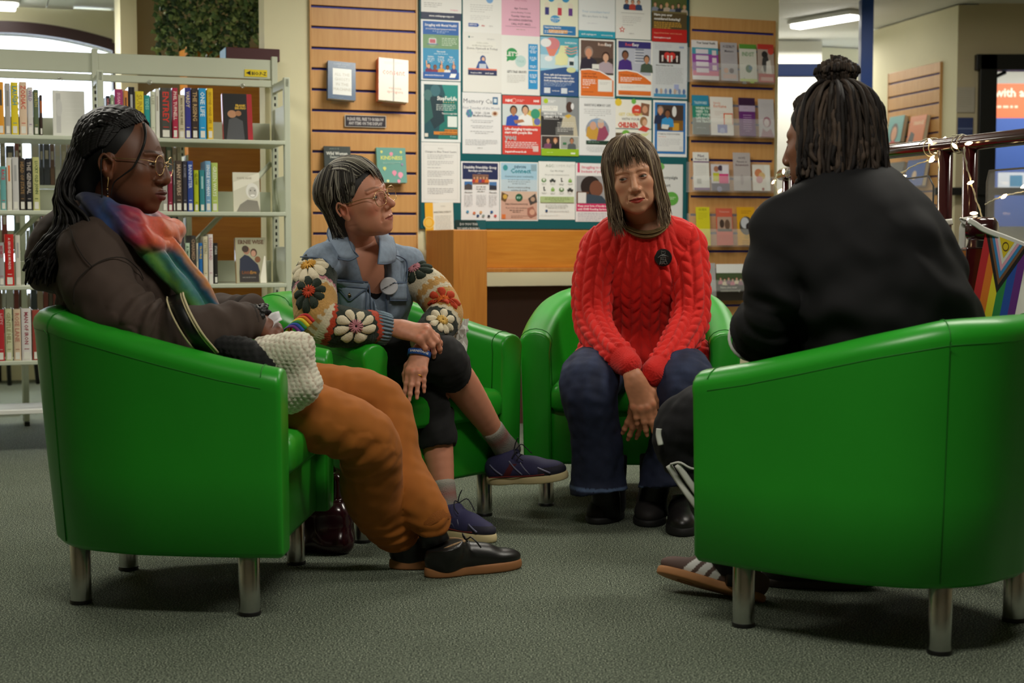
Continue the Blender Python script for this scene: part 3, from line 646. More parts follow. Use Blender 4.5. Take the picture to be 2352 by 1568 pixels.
def head_shell(o, neck, h=0.0019):
    """head in its own frame: +y is where the face looks, +z up, origin between the ears at eye height; neck: [(point, radius)...] in this frame"""
    g = lambda k, d: o.get(k, d)
    lo = np.minimum(V(-.11, -.15, -.2), np.min([p for p, r in neck], 0) - .07); hi = np.maximum(V(.11, .14, .15), np.max([p for p, r in neck], 0) + .07)
    s = SDF(lo, hi, h); jw, fl, my = g('jaw', 1.0), g('full', 1.0), g('mouthy', 0)
    s.ell((0, -.018, .03), (.075, .096, .088), k=0)
    s.ell((0, .02, -.018), (.064 * fl, .068, .088), k=.03)
    s.ell((0, .026, -.07), (.05 * jw, .052, .042), k=.03); s.ell((0, .062 + my * .7, -.102), (.021, .02, .016), k=.025)
    for x in (-1, 1):
        s.ell((x * .041 * fl, .055, -.024), (.022, .022, .02), k=.02)
        s.ell((x * .036 * jw * fl, .04, -.066), (.02, .03, .03), k=.025)
    s.chain([(-.046, .066, .02), (-.024, .08, .022), (0, .083, .02), (.024, .08, .022), (.046, .066, .02)], .0066, k=.018)
    for x in (-1, 1): s.ell((x * .031, .094, -.001), (.02, .0145, .0125), k=.012, sub=True)
    nw, nl = g('nosew', 1.0), g('nosel', 1.0)
    s.chain([(0, .084, .012), (0, .094, -.014), (0, .086 + .021 * nl, -.034)], [.0075 * nw, .009 * nw, .0115 * nw], k=.012)
    for x in (-1, 1): s.ell((x * .0125 * nw, .091, -.0405), (.0085 * nw, .011, .0085), k=.007)
    s.ell((0, .089, -.044), (.007, .013, .006), k=.006)
    for x in (-1, 1): s.ell((x * .0068 * nw, .099, -.0485), (.0038, .005, .004), k=.003, sub=True)
    ml, mo, lf = g('mouthw', .024), g('mouthz', -.0715), g('lips', .8)
    s.ell((0, .076 + my, mo), (.026, .014, .019), k=.014)
    s.chain([(-ml, .079 + my, mo), (-.009, .0905 + my, mo + .0045), (0, .0905 + my, mo + .003), (.009, .0905 + my, mo + .0045), (ml, .079 + my, mo)], [.002, .0046 * lf, .0044 * lf, .0046 * lf, .002], k=.003)
    s.chain([(-ml * .9, .079 + my, mo - .002), (0, .0895 + my, mo - .0068), (ml * .9, .079 + my, mo - .002)], [.002, .0056 * lf, .002], k=.003)
    s.chain([(-ml * 1.03, .0815 + my, mo - .0008), (-.009, .0945 + my, mo - .0004), (0, .0955 + my, mo - .001), (.009, .0945 + my, mo - .0004), (ml * 1.03, .0815 + my, mo - .0008)], .0013, k=.002, sub=True)
    ez = g('eyeopen', 1.0)
    for x in (-1, 1):                                     # lids around the eyeballs
        c = V(x * .0315, .0712, -.001)
        s.ell(c, .0139, k=.003); s.ell(c + V(0, .0095, -.0005), (.0128, .0085, .0052 * ez), k=.0015, sub=True)
        s.chain([c + .0146 * unit(V(q * .95, .8, (.36 + .22 * (1 - q * q)) * (.6 + .4 * ez))) for q in np.linspace(-1, 1, 7)], .0016, k=.002)
        s.chain([c + .0143 * unit(V(q * .9, .85, (-.3 - .1 * (1 - q * q)) * (.6 + .4 * ez))) for q in np.linspace(-.9, .9, 7)], .0013, k=.002)
        if g('creases', 0): s.chain([V(x * .019, .0905, -.042), V(x * .029, .084, -.057), V(x * .032, .076, -.074)], .0013, k=.006, sub=True)
    for x in (-1, 1):                                     # ears
        R = rotz(-x * .35); c = V(x * .0755, -.012, -.012)
        s.ell(c, (.0085, .019, .031), R, k=.008); s.ell(c + V(x * .006, .004, .003), (.0055, .0105, .019), R, k=.004, sub=True)
        s.ell(c + V(x * .003, .007, -.026), (.006, .009, .01), R, k=.008)
        s.chain([c + V(x * .007, .013, .012), c + V(x * .01, -.006, .026), c + V(x * .011, -.017, .008), c + V(x * .008, -.012, -.014)], .003, k=.004)
    for (p, r), (q, r2) in zip(neck[:-1], neck[1:]): s.cone(p, q, r, r2, k=.016)
    v, f = s.mesh(0); v = smooth(v, f, .35)
    base, col = np.array(g('skin', (.5, .3, .2))), None
    col = np.broadcast_to(base, v.shape).copy()
    def blob(c, r, k, tint): d = np.sqrt((((v - np.asarray(c)) / np.asarray(r)) ** 2).sum(1)); wgt = k * sstep(1.0, .45, d); col[:] = lerp(col, np.broadcast_to(tint, col.shape), wgt)
    warm = g('warm', base * V(1.25, .8, .75))
    for x in (-1, 1): blob((x * .042, .06, -.035), (.03, .03, .028), .5, warm); blob((x * .078, -.01, -.015), (.014, .03, .035), .5, warm)
    blob((0, .106, -.036), (.016, .016, .014), .6, warm)
    for x in (-1, 1): blob((x * .031, .085, -.002), (.021, .02, .014), .55, g('socket', base * V(.62, .52, .5)))  # shading of the eye sockets put into the skin colour
    lipc = g('lipcol', base * V(1.0, .55, .55)); m = (np.abs(v[:, 0]) < ml) & (v[:, 1] > .07) & (v[:, 2] > mo - .013 * lf * (1 - (v[:, 0] / ml) ** 2) - .0005) & (v[:, 2] < mo + .0085 * lf * (1 - .8 * (v[:, 0] / ml) ** 2)) ; col[m] = lipc; up_ = m & (v[:, 2] > mo - .0008); col[up_] = np.array(lipc) * .62
    br = g('browcol', (.05, .04, .03)); ba = g('browa', .8)
    for x in (-1, 1):
        q = x * v[:, 0]; zc = .023 + g('browz', 0) + .005 * np.sin(np.clip((q - .01) / .042, 0, 1) * PI * .85)
        m = sstep(.0046, .0018, np.abs(v[:, 2] - zc)) * ((q > .011) & (q < .05) & (v[:, 1] > .045)) * ba; col[:] = lerp(col, np.broadcast_to(br, col.shape), m)
    if 'tint' in o: col = o['tint'](v, col)
    return v, f, col
def eyes(T, body, iris=(.05, .03, .02), gaze=(0, 1, 0), white=(.72, .68, .64)):
    """two eyeballs, each its own mesh, placed with the transform T (head frame to world); vertex colours give the iris and the pupil"""
    R = frame(gaze)
    for x in (-1, 1):
        n, k = 20, 16; th = np.concatenate([[.001], np.linspace(.1, PI - .01, k)]); an = np.arange(n) * 2 * PI / n; r = .0133
        v = np.stack([np.sin(th)[:, None] * np.cos(an), np.broadcast_to(np.cos(th)[:, None], (len(th), n)), np.sin(th)[:, None] * np.sin(an)], -1).reshape(-1, 3) * r
        tt = np.repeat(th, n); c = np.where((tt < .2)[:, None], (.004, .004, .004), np.where((tt < .52)[:, None], iris, white))
        v = v @ R.T + V(x * .0315, .0712, -.001)
        f = [(i * n + j, (i + 1) * n + j, (i + 1) * n + (j + 1) % n, i * n + (j + 1) % n) for i in range(len(th) - 1) for j in range(n)]
        MB().add(T(v), f, 0, c).build('eye', M_EYE, body)
def hand_shell(side, curls, splay=(0, 0, 0, 0), thumb=((.045, .05, -.016), (.056, .077, -.022), (.06, .1, -.03)), skin=(.5, .3, .2), fore=.12, forer=.034, h=0.0019, nail=None, sc=0.93, fto=None):
    """hand in its own frame: wrist at 0, fingers along +y, back of the hand +z, thumb on side*x; curls: per finger three joint angles"""
    fx = V(0, -fore, 0) if fto is None else np.asarray(fto, float) / sc
    s = SDF(np.minimum(V(-.085, -.03, -.14), fx - .045), np.maximum(V(.085, .22, .05), fx + .045), h)
    kn = [V(.027, .083, -.001), V(.009, .088, .003), V(-.010, .084, .001), V(-.027, .074, -.004)]
    ln = [(.043, .026, .02), (.047, .03, .021), (.043, .028, .02), (.034, .021, .018)]; rad = [(.0098, .0088, .0078, .0066)] * 2 + [(.0094, .0084, .0075, .0064), (.0084, .0074, .0067, .0058)]
    tips = []
    fe = V(0, -fore, 0) if fto is None else np.asarray(fto, float) / sc
    s.cone(fe, (0, -.004, 0), forer, .025, k=.01, flat=.8, fax=(0, 0, 1)); s.cone((0, -.01, 0), (0, .02, -.002), .026, .03, k=.02, flat=.62, fax=(0, 0, 1))
    for i, p in enumerate(kn):
        p = p * V(side, 1, 1); s.cone(V(p[0] * .55, .012, -.002), p, .0155, .0118, k=.016)
        s.ell(p + V(0, 0, .004), .0092, k=.008)
        a = 0.0; d0 = V(math.sin(splay[i]) * side, math.cos(splay[i]), 0)
        for j in range(3):
            a += curls[i][j]; d = V(d0[0] * math.cos(a), d0[1] * math.cos(a), -math.sin(a)); q = p + d * ln[i][j]
            s.cone(p, q, rad[i][j], rad[i][j + 1], k=.0045 if j else .012); 
            if j < 2: s.ell(q + V(0, 0, .0008), rad[i][j + 1] * 1.02, k=.004)
            p = q
        up = V(d0[0] * math.sin(a), d0[1] * math.sin(a), math.cos(a)); tips.append((p - d * .005 + up * rad[i][3], rad[i][3], d, up))
    tp = [V(.014, .012, -.008)] + [V(*q) for q in thumb]; tr = (.0165, .013, .0108, .0082)
    for j in range(3): s.cone(tp[j] * V(side, 1, 1), tp[j + 1] * V(side, 1, 1), tr[j], tr[j + 1], k=.012 if j == 0 else .005)
    s.cone(tp[1] * V(side, 1, 1), V(.024 * side, .075, -.003), .007, .006, k=.018)
    v, f = s.mesh(); skin = np.array(skin); col = np.broadcast_to(skin, v.shape).copy()
    nl = np.array(nail) if nail is not None else skin * V(1.2, 1.05, 1.0) + .04
    for p, r, d, up in tips:
        q = v - p; m = (np.abs(q @ d) < .0062) & (np.abs(q @ np.cross(d, up)) < r * .68) & (q @ up > -r * .35); col[m] = nl
    for p in kn:
        d = np.linalg.norm((v - (p * V(side, 1, 1) + V(0, 0, .011))) / .012, axis=1); col[:] = lerp(col, np.broadcast_to(skin * V(1.1, .82, .78), col.shape), .55 * sstep(1, .3, d))
    n_ = Noise(5, .02); col = col * (1 + .1 * n_(v))[:, None]
    return v * sc, f, col
def hand(R, p, to, side, curls, **k):         # a hand at p whose wrist runs towards the world point to
    R = np.asarray(R); p = np.asarray(p, float); return place(hand_shell(side, curls, fto=(np.asarray(to) - p) @ R, **k), R, p)
def place(shell, R, p): v, f, c = shell; return v @ np.asarray(R).T + np.asarray(p), f, c
def join_shells(shells):
    vs, fs, cs, n = [], [], [], 0
    for v, f, c in shells: vs.append(v); fs.append(f + n); cs.append(np.broadcast_to(c, v.shape)); n += len(v)
    return np.concatenate(vs), np.concatenate(fs), np.concatenate(cs)
def trunk_shell(chains, skin, h=0.015):
    """the body under the clothes: one coarse smooth union of all limbs"""
    P = np.concatenate([np.asarray(p, float) for p, r in chains]); s = SDF(P.min(0) - .2, P.max(0) + .2, h)
    for p, r in chains: s.chain(p, r, k=.04)
    v, f = s.mesh(2); return v, f, np.broadcast_to(np.array(skin), v.shape)
def strands(mb, paths, r, cols, n=4, taper=True, flat=1.0):
    for P, c in zip(paths, cols):
        k = len(P); rr = r * (np.interp(np.linspace(0, 1, k), [0, .1, .7, 1], [.7, 1, .9, .15]) if taper else np.ones(k)); mb.tube(P, rr, n, 0, c, caps=False, flat=flat)
    return mb
def shoe(parent, ankle, heel, toe, side_up=(0, 0, 1), upper=(.02, .02, .02), sole=(.02, .02, .02), mats=None, name='shoe', high=.05, w=.042, open_=True, sole_h=.022, toe_h=.028, label=None, shaft=0, paint=None, h=.0032):
    """shoe from heel to toe standing in the plane across side_up; ankle is where the foot enters"""
    heel, toe, ankle = V(*heel), V(*toe), V(*ankle); d = toe - heel; L_ = np.linalg.norm(d); R = frame(d, side_up)
    # local frame: x right, y towards the toe, z up, origin at the heel's ground point
    am = (ankle - heel) @ R
    s = SDF((-.08, -.06, -.02), (.08, L_ + .05, .26), h)
    s.ell((0, .05, .045), (w * .84, .055, .045), k=0); s.ell((0, L_ * .45, .04), (w * .85, .075, .036), k=.03); s.ell((0, L_ - .075, .033), (w, .078, toe_h), k=.03)
    s.cone((0, L_ * .3, .055), (0, L_ * .6, .045), .034, .026, k=.03); s.cone((am[0] * .5, .045, .05), (am[0], am[1], high + shaft), .042, .044, k=.025)
    s.plane((0, 0, .008), (0, 0, -1), k=.004); s.plane((am[0], am[1], high + .012 + shaft), (0, -.25, 1), k=.003)
    v, f = s.mesh(); col = np.broadcast_to(np.array(upper), v.shape).copy()
    if paint: col = paint(v, col, L_)
    o = tag(qmesh(name, v @ R.T + heel, f, (mats or [M_LEATH2])[0], parent, col), label)
    s = SDF((-.08, -.06, -.02), (.08, L_ + .05, .08), h)
    s.ell((0, .052, .012), (w * .92, .06, .05), k=0); s.ell((0, L_ * .5, .012), (w * .86, .09, .05), k=.03); s.ell((0, L_ - .08, .012), (w * 1.08, .086, .05), k=.03)
    s.plane((0, 0, sole_h), (0, 0, 1), k=.004); s.plane((0, 0, 0), (0, 0, -1), k=.004)
    v2, f2 = s.mesh(); v2 = v2.copy(); 
    so = qmesh('sole', v2 @ R.T + heel, f2, M_RUB, o, np.array(sole))
    return o, R, heel, L_, v
def disc_badge(parent, name, c, nrm, r, draw, up=(0, 0, 1), rimcol=(.6, .6, .6), label=None, th=.005):
    nrm = unit(nrm); R = np.stack([unit(np.cross(up, nrm)), unit(np.cross(nrm, np.cross(up, nrm))), nrm], 1); mb = MB()
    mb.lathe([(r, 0), (r, th * .5), (r * .93, th), (r * .6, th * 1.15), (0.0005, th * 1.2)], c, 28, R, 0, rimcol); draw(mb, R, V(*c) + nrm * (th * 1.2 + .0004), r)
    return tag(mb.build(name, mat('badge_gloss', (.5, .5, .5), .15, attr=True, coat=.6), parent, auto=40), label)
# ------------------------------------------------------------------ helpers for worn things
def spectacles(parent, T, cx=.034, cz=-.005, y=.099, rx=.024, rz=.021, sq=2.0, temple_y=-.015, tz=.006, label='thin gold wire spectacles', mt=None):
    mb = MB(); an = np.linspace(0, 2 * PI, 29)[:-1]; g = tag(bpy.data.objects.new('x', None), None); bpy.data.objects.remove(g)
    ring = lambda x: np.stack([x * cx + rx * np.sign(np.cos(an)) * np.abs(np.cos(an)) ** (2 / sq), y - .25 * np.abs(np.abs(x * cx + rx * np.cos(an)) - cx) * 0 - .10 * np.abs(x * cx + rx * np.cos(an)), cz + rz * np.sign(np.sin(an)) * np.abs(np.sin(an)) ** (2 / sq)], 1)
    for x in (-1, 1):
        P = ring(x); mb.tube(T(np.vstack([P, P[:2]])), .0011, 6, caps=False)
        mb.tube(T(spline([V(x * (cx + rx), y - .10 * (cx + rx), cz + .006), V(x * .066, y - .03, tz), V(x * .079, .03, tz), V(x * .082, temple_y, tz - .002), V(x * .08, temple_y - .02, tz - .022)], 14)), .0011, 6)
        mb.tube(T([V(x * .008, y + .002, cz + .001), V(x * .011, y - .008, cz - .008)]), .0022, 6)
    mb.tube(T(spline([V(-.011, y - .001, cz + .007), V(0, y + .003, cz + .011), V(.011, y - .001, cz + .007)], 7)), .0011, 6)
    o = tag(mb.build('spectacles', mt or M_GOLD, parent), label)
    for x in (-1, 1):
        P = ring(x); L_ = MB(); c = P.mean(0); L_.add(T(np.vstack([P, [c]])), [(i, (i + 1) % 28, 28) for i in range(28)]); L_.build('lens', M_LENS, o)
    return o
def hem_rings(v, axis_pt, d, ws, col, c): z = (v - axis_pt) @ d; m = np.abs(z) < ws; col[m] = c; return col

# ------------------------------------------------------------------ the woman in the brown hoodie, in profile on the left
def woman_brown():
    R1 = empty('person', 'woman with long black braids in dark brown hoodie and rust trousers, seated at far left', 'person', (0, 0, 0))
    sk = np.array(rgb(104, 64, 44)); fwd = V(1, 0, 0)
    pel, che, upp, nck = V(-.87, 3.9, .53), at(282, 700, 3.9), at(250, 600, 3.9), at(262, 510, 3.89)
    sn, en, wn = at(212, 590, 3.73), at(345, 768, 3.64), at(566, 738, 3.76)
    sf, ef, wf_ = at(290, 590, 4.07), at(452, 745, 4.16), at(566, 712, 3.98)
    hn, kn, an_ = V(-.84, 3.79, .53), at(838, 1003, 3.84), at(926, 1236, 4.08)
    hf, kf, af = V(-.84, 4.0, .53), at(862, 930, 4.12), at(992, 1196, 3.99)
    F = unit(V(1, -.14, -.06)); HR = frame(F, V(.02, 0, 1)); hs = 1.08; HO = at(288, 373, 3.85)
    T = lambda p: (np.asarray(p) * hs) @ HR.T + HO
    Ti = lambda p: ((np.asarray(p) - HO) @ HR) / hs
    hd = head_shell(dict(skin=sk, lipcol=rgb(112, 60, 54), browcol=(.012, .008, .006), browa=.6, nosel=.62, nosew=1.38, mouthy=.007, jaw=1.06, full=1.06, lips=1.35, mouthw=.026, eyeopen=.62, warm=rgb(136, 78, 52), socket=rgb(70, 42, 32)),
                    [(V(0, -.03, -.06), .050), (Ti(nck + V(.0, 0, .0)), .06), (Ti(nck + V(-.02, 0, -.06)), .08)])
    hd = (T(hd[0]), hd[1], hd[2])
    h1 = hand(frame(unit(V(.75, .35, -.55)), V(.35, -.55, .75)), at(574, 728, 3.76), lerp(wn, en, .15), -1, [(.5, .7, .4), (.5, .8, .5), (.55, .8, .5), (.6, .9, .5)], splay=(.05, 0, -.05, -.1), skin=sk * V(1.15, 1.05, 1.0), nail=sk * 2, sc=.95, forer=.027, h=.0026)
    h2 = hand(frame(unit(V(.6, -.5, -.6)), V(.4, .35, .8)), at(580, 726, 3.93), lerp(wf_, ef, .15), 1, [(.5, .7, .4), (.5, .8, .5), (.55, .8, .5), (.6, .9, .5)], splay=(.05, 0, -.05, -.1), skin=sk * V(1.15, 1.05, 1.0), nail=sk * 2, sc=.95, forer=.027, h=.0026)
    tr = trunk_shell([([pel, che, upp, nck], [.12, .115, .1, .055]), ([upp, sn, en, wn], [.07, .05, .04, .026]), ([upp, sf, ef, wf_], [.07, .05, .04, .026]), ([pel, hn, kn, an_], [.09, .07, .035, .03]), ([pel, hf, kf, af], [.09, .07, .035, .03])], sk)
    v, f, c = join_shells([hd, h1, h2, tr]); body = qmesh('body', v, f, M_SKIN, R1, c)
    eyes(T, body, (.02, .012, .008), unit(V(.12, 1, -.02)), (.4, .36, .33))
    # hoodie
    s = SDF(V(-1.42, 3.4, .38), V(-.5, 4.45, 1.1), .006)
    s.chain([pel + V(-.02, 0, 0), che, upp, nck], [.185, .175, .155, .09], k=0, flat=.88, fax=fwd)
    s.ell(at(352, 690, 3.86), (.11, .13, .13), k=.06)                          # chest
    s.ell(pel + V(.06, 0, .04), (.15, .18, .11), k=.05)
    s.chain([at(225, 560, 3.76), at(238, 545, 3.9), at(270, 560, 4.04)], [.075, .08, .075], k=.05)
    An, Af = [sn, lerp(sn, en, .5) + V(-.035, -.02, -.01), en, lerp(en, wn, .5) + V(0, -.02, -.012), wn], [sf, lerp(sf, ef, .5), ef, lerp(ef, wf_, .5), wf_]
    s.chain(An, [.092, .088, .083, .068, .05], k=.035); s.chain(Af, [.085, .08, .074, .06, .045], k=.03)
    s.chain([at(165, 500, 3.95), at(128, 560, 3.93), at(120, 615, 3.9), at(150, 640, 3.85)], [.05, .07, .065, .04], k=.04)   # hood lying on the back
    s.chain([at(180, 485, 3.8), at(240, 500, 3.76), at(310, 540, 3.77)], [.03, .026, .022], k=.02)
    s.ell(nck + V(.035, 0, .05), (.075, .085, .06), k=.015, sub=True)
    v, f = s.mesh(2); n = normals(v, f)
    tA, dA, oA, taA, LA = seg_param(v, spline(An, 14)); isarm = dA < .115
    n1, n2 = Noise(21, .15, 12), Noise(22, .07, 12)
    el_ = np.exp(-((tA - LA * .5) / .07) ** 2) * isarm; ph = angle_about(oA, taA, V(1, 0, .3))
    fold = np.sin(tA * 2 * PI / .045 + 1.6 * np.cos(ph)) * (.25 + .75 * (np.cos(ph) > 0)) * el_
    drape = np.sin((v[:, 0] * .8 - v[:, 2] * 1.0) * 2 * PI / .13 + 2.2 * n1(v)) * sstep(.16, .0, np.abs(v[:, 2] - .76)) * (~isarm)
    sl_ = np.abs(np.sin((tA + .02 * n1(v)) * PI / .06)) ** 3 * isarm * sstep(LA * .55, LA * .95, tA)
    v = v + n * (.007 * n1(v) + .003 * n2(v) + .010 * fold + .006 * drape + .005 * sl_)[:, None]
    base = np.array(rgb(66, 51, 43)); col = base[None] * (1 + .06 * n2(v))[:, None]
    for A, r_ in ((An, .05),): m = (tA > LA - .0) ; 
    hd_ = qmesh('hoodie', v, f, M_CLOTH, R1, col)
    for (a, b, r_) in ((wn, en, .043), (wf_, ef, .039)):                       # ribbed cuffs, dark lace below
        d = unit(a - b); MB().tube([a - d * .03, a - d * .01, a + d * .018, a + d * .026], [r_ + .006, r_ + .004, r_ + .002, r_ - .008], 20, caps=False).build('cuff', mat('cuff_knit', rgb(46, 36, 30), .9, bump=.5, bscale=300), hd_)
    mb = MB(); rg = np.random.RandomState(8); d = unit(wn - en)
    for i in range(26): a = rg.uniform(0, 2 * PI); u_ = V(0, math.cos(a), math.sin(a)); mb.ball(wn + d * rg.uniform(.022, .052) + u_ * .036, (.012, .006, .010), frame(u_, V(.3, .1, 1)), 8)
    tag(mb.build('lace_cuff', M_BLACK, hd_), kind='stuff')
    # seams of the raglan sleeve and the printed letters
    def on_surf(px, py, vv, near=.012):
        d_ = ray(px, py); d_ = d_ / np.linalg.norm(d_); q = vv - V(0, 0, HCAM); tt = q @ d_; pd = np.linalg.norm(q - tt[:, None] * d_, axis=1); ok = np.where(pd < near)[0]; j = ok[np.argmin(tt[ok])]; return V(0, 0, HCAM) + d_ * tt[j], j
    seam = MB(); M_SE = mat('hoodie_seam', rgb(36, 28, 24), .9)
    for pts in ([(158, 515), (172, 555), (192, 590), (212, 612)], [(170, 700), (172, 655), (200, 620), (240, 596), (285, 592), (318, 618), (330, 640)]):
        P = [on_surf(x, y, v)[0] + V(0, -.0015, 0) for x, y in pts]; seam.tube(spline(P, 26), .0014, 5)
    seam.build('seam', M_SE, hd_)
    tv, tf = text2d('yo', .02); P0, j = on_surf(386, 622, v); nn = n[j]; R = frame(-nn, V(-.25, 0, 1)); q = tv * .036 - V(.016, .01)
    MB().add(P0 + nn * .004 + np.outer(q[:, 0], unit(V(.82, -.3, -.28))) + np.outer(q[:, 1], unit(V(.3, 0, 1))), tf).build('lettering', mat('white_print', rgb(225, 222, 214), .7), hd_)
    # scarf
    s = SDF(V(-1.2, 3.6, .66), V(-.62, 4.15, 1.06), .0042)
    ringp = [at(196, 456, 3.9), at(215, 478, 3.79), at(275, 505, 3.745), at(335, 530, 3.77), at(385, 535, 3.84), at(392, 530, 3.93), at(330, 505, 4.02), at(240, 470, 4.01), at(196, 456, 3.9)]
    s.chain(ringp, [.035, .038, .042, .042, .034, .034, .035, .035, .035], k=0, n=33)
    s.chain([at(205, 490, 3.78), at(280, 520, 3.73), at(350, 560, 3.74), at(388, 565, 3.80)], [.03, .034, .028, .016], k=.012)
    s.chain([at(330, 560, 3.745), at(375, 610, 3.73), at(420, 660, 3.725), at(455, 705, 3.73)], [.026, .026, .028, .022], k=.01, flat=.5, fax=(0, 1, 0))
    s.chain([at(385, 565, 3.79), at(420, 610, 3.77), at(455, 655, 3.76), at(485, 702, 3.76)], [.024, .024, .026, .02], k=.006, flat=.5, fax=(0, 1, 0))
    v, f = s.mesh(1); n = normals(v, f); a1, a2, a3 = Noise(31, .09), Noise(32, .03), Noise(33, .012)
    px = 1176 + FPX * v[:, 0] / v[:, 1]; py = 560 - FPX * (v[:, 2] - HCAM) / v[:, 1]
    v = v + n * (.0035 * np.sin((px * .8 - py * .5) * .16 + 2 * a1(v)))[:, None]
    t1 = np.clip((v[:, 0] + 1.045) / .175 + .14 * a1(v) + .05 * a2(v), 0, 1)       # from midnight blue at the nape to orange at the front
    stops = np.array([rgb(40, 48, 86), rgb(34, 66, 120), rgb(62, 44, 92), rgb(160, 32, 62), rgb(206, 70, 46), rgb(214, 104, 60)]); k = t1 * 5; i = np.minimum(k.astype(int), 4)
    col = lerp(stops[i], stops[i + 1], 1) * (k - i)[:, None] + stops[i] * (1 - (k - i))[:, None]
    low = sstep(.905, .87, v[:, 2]) * (px > 310); t2 = np.clip((v[:, 0] + .80 * (v[:, 2] - .84) + .905) / .13 + .05 * a2(v), 0, 1)
    st2 = np.array([rgb(40, 120, 60), rgb(92, 148, 52), rgb(58, 128, 110), rgb(28, 96, 128), rgb(196, 120, 30), rgb(214, 130, 34)]); k = t2 * 5; i = np.minimum(k.astype(int), 4)
    c2 = st2[i] * (1 - (k - i))[:, None] + st2[i + 1] * (k - i)[:, None]; col = lerp(col, c2, low) * (1 + .22 * a3(v) * (np.sin(a2(v) * 9) > 0))[:, None]
    qmesh('scarf', v, f, mat('silk_scarf', (.3, .2, .3), .55, attr=True, bump=.2, bscale=500, sheen=.3), R1, np.clip(col, 0, 1))
    # trousers
    s = SDF(V(-1.1, 3.6, .03), V(-.12, 4.35, .75), .0062)
    s.chain([hn, lerp(hn, kn, .55) + V(0, 0, .012), kn, lerp(kn, an_, .5) + V(-.035, 0, .0), lerp(kn, an_, .85) + V(-.018, 0, 0), an_], [.105, .092, .082, .083, .072, .05], k=0)
    s.chain([hf, lerp(hf, kf, .55), kf, lerp(kf, af, .5) + V(-.025, 0, -.01), lerp(kf, af, .85) + V(-.012, 0, 0), af], [.105, .092, .084, .08, .068, .05], k=.006)
    s.ell(pel + V(.02, 0, -.02), (.16, .17, .12), k=.05)
    v, f = s.mesh(2); n = normals(v, f); b1, b2 = Noise(41, .13, 12), Noise(42, .055, 12, (1.3, 1, .8))
    P_ = spline([hn, kn, an_], 16); t, d, o_, ta, L_ = seg_param(v, P_); ph = angle_about(o_, ta, V(0, -1, 0))
    kf_ = np.exp(-((t - L_ * .52) / .1) ** 2) * (d < .11); wr_ = np.sin(t * 2 * PI / .055 + 2.0 * ph) * kf_ * sstep(-.2, .8, np.sin(-ph) * 0 + np.where(o_[:, 2] < 0, 1, .0))
    ck = np.sin(t * 2 * PI / .036 + b1(v)) * sstep(L_ - .2, L_ - .06, t)
    v = v + n * (.0042 * b1(v) + .002 * b2(v) + .0045 * wr_ + .003 * ck)[:, None]
    rust = np.array(rgb(168, 96, 26)); col = rust[None] * (1 + .08 * b2(v))[:, None]
    tr_ = qmesh('trousers', v, f, M_CLOTH, R1, col)
    for a, k in ((an_, kn), (af, kf)): d = unit(a - k); MB().tube([a - d * .045, a - d * .03, a + d * .01, a + d * .02], [.052, .056, .053, .046], 20, caps=False).build('cuff', mat('rust_rib', rgb(150, 84, 24), .9, bump=.6, bscale=260), tr_)
    mb = MB(); P = [lerp(hn, kn, q) + V(0, -.04 - .0 * q, .085 - .008 * q) for q in np.linspace(.15, .95, 8)]; mb.tube(P, .003, 5); mb.build('side_seam', mat('rust_seam', rgb(120, 62, 14), .9), tr_)
    # socks and shoes
    for a, k in ((an_, kn), (af, kf)):
        MB().tube([a - unit(a - k) * .04, a, a + V(.0, 0, -.03), a + V(.01, 0, -.06)], [.038, .037, .038, .04], 16).build('sock', M_BLACK, R1)
    for hl_, to, aa_ in ((gnd(982, 1325), gnd(1192, 1301), af), (gnd(900, 1304), gnd(1085, 1296), an_)):
        o, R, h0, L_, lv = shoe(R1, V(hl_[0] + .055, hl_[1] + .005, .09), hl_, to, upper=rgb(24, 23, 22), sole=rgb(156, 104, 62), high=.075, w=.043, sole_h=.027)
        mb = MB()
        for i in range(5):
            y = L_ * .42 + i * .017; z = .085 - i * .0055; mb.tube([h0 + R @ V(-.022, y, z - .006), h0 + R @ V(0, y + .004, z + .003), h0 + R @ V(.022, y, z - .006)], .0026, 5)
        for x in (-.02, .02): mb.tube([h0 + R @ V(0, L_ * .42, .092), h0 + R @ V(x * 1.3, L_ * .42, .104), h0 + R @ V(x * 2, L_ * .45, .094), h0 + R @ V(x * 2.2, L_ * .5, .075)], .0022, 5)
        mb.build('laces', M_BLACK, o)
        an2 = np.linspace(0, 2 * PI, 25); MB().tube([h0 + R @ V(.038 * math.cos(q), .058 + .05 * math.sin(q), .082 + .006 * math.cos(q * 2) - .014 * math.sin(q) * -1) for q in an2], .0042, 6, caps=False).build('collar_lining', mat('tan_lining', rgb(150, 120, 84), .8), o)
    # spectacles and earring
    spectacles(R1, T, y=.103, rx=.023, rz=.023, cz=-.004)
    mb = MB(); e = T(V(.086, -.006, -.045)); mb.tube(spline([e, e + V(.002, -.003, .006), e + V(.003, -.004, -.002), e + V(0, -.003, -.02)], 10), .0009, 5, col=rgb(214, 176, 110))
    for i, (dz, r, c) in enumerate(((-.024, .0022, rgb(214, 176, 110)), (-.029, .0035, rgb(40, 22, 16)), (-.036, .004, rgb(40, 22, 16)), (-.043, .003, rgb(160, 110, 60)))): mb.ball(e + V(0, -.003, dz), r, None, 8, 0, c)
    mb.lathe([(.0005, 0), (.0055, -.004), (.006, -.010), (.003, -.019), (.0005, -.021)][::-1], e + V(0, -.003, -.045), 12, None, 0, rgb(226, 212, 168)); mb.build('earring', mat('earring_beads', (.8, .7, .5), .3, attr=True), R1)
    # braided hair
    rg = np.random.RandomState(12); E0, ER = V(0, -.022, .028), V(.083, .104, .097)
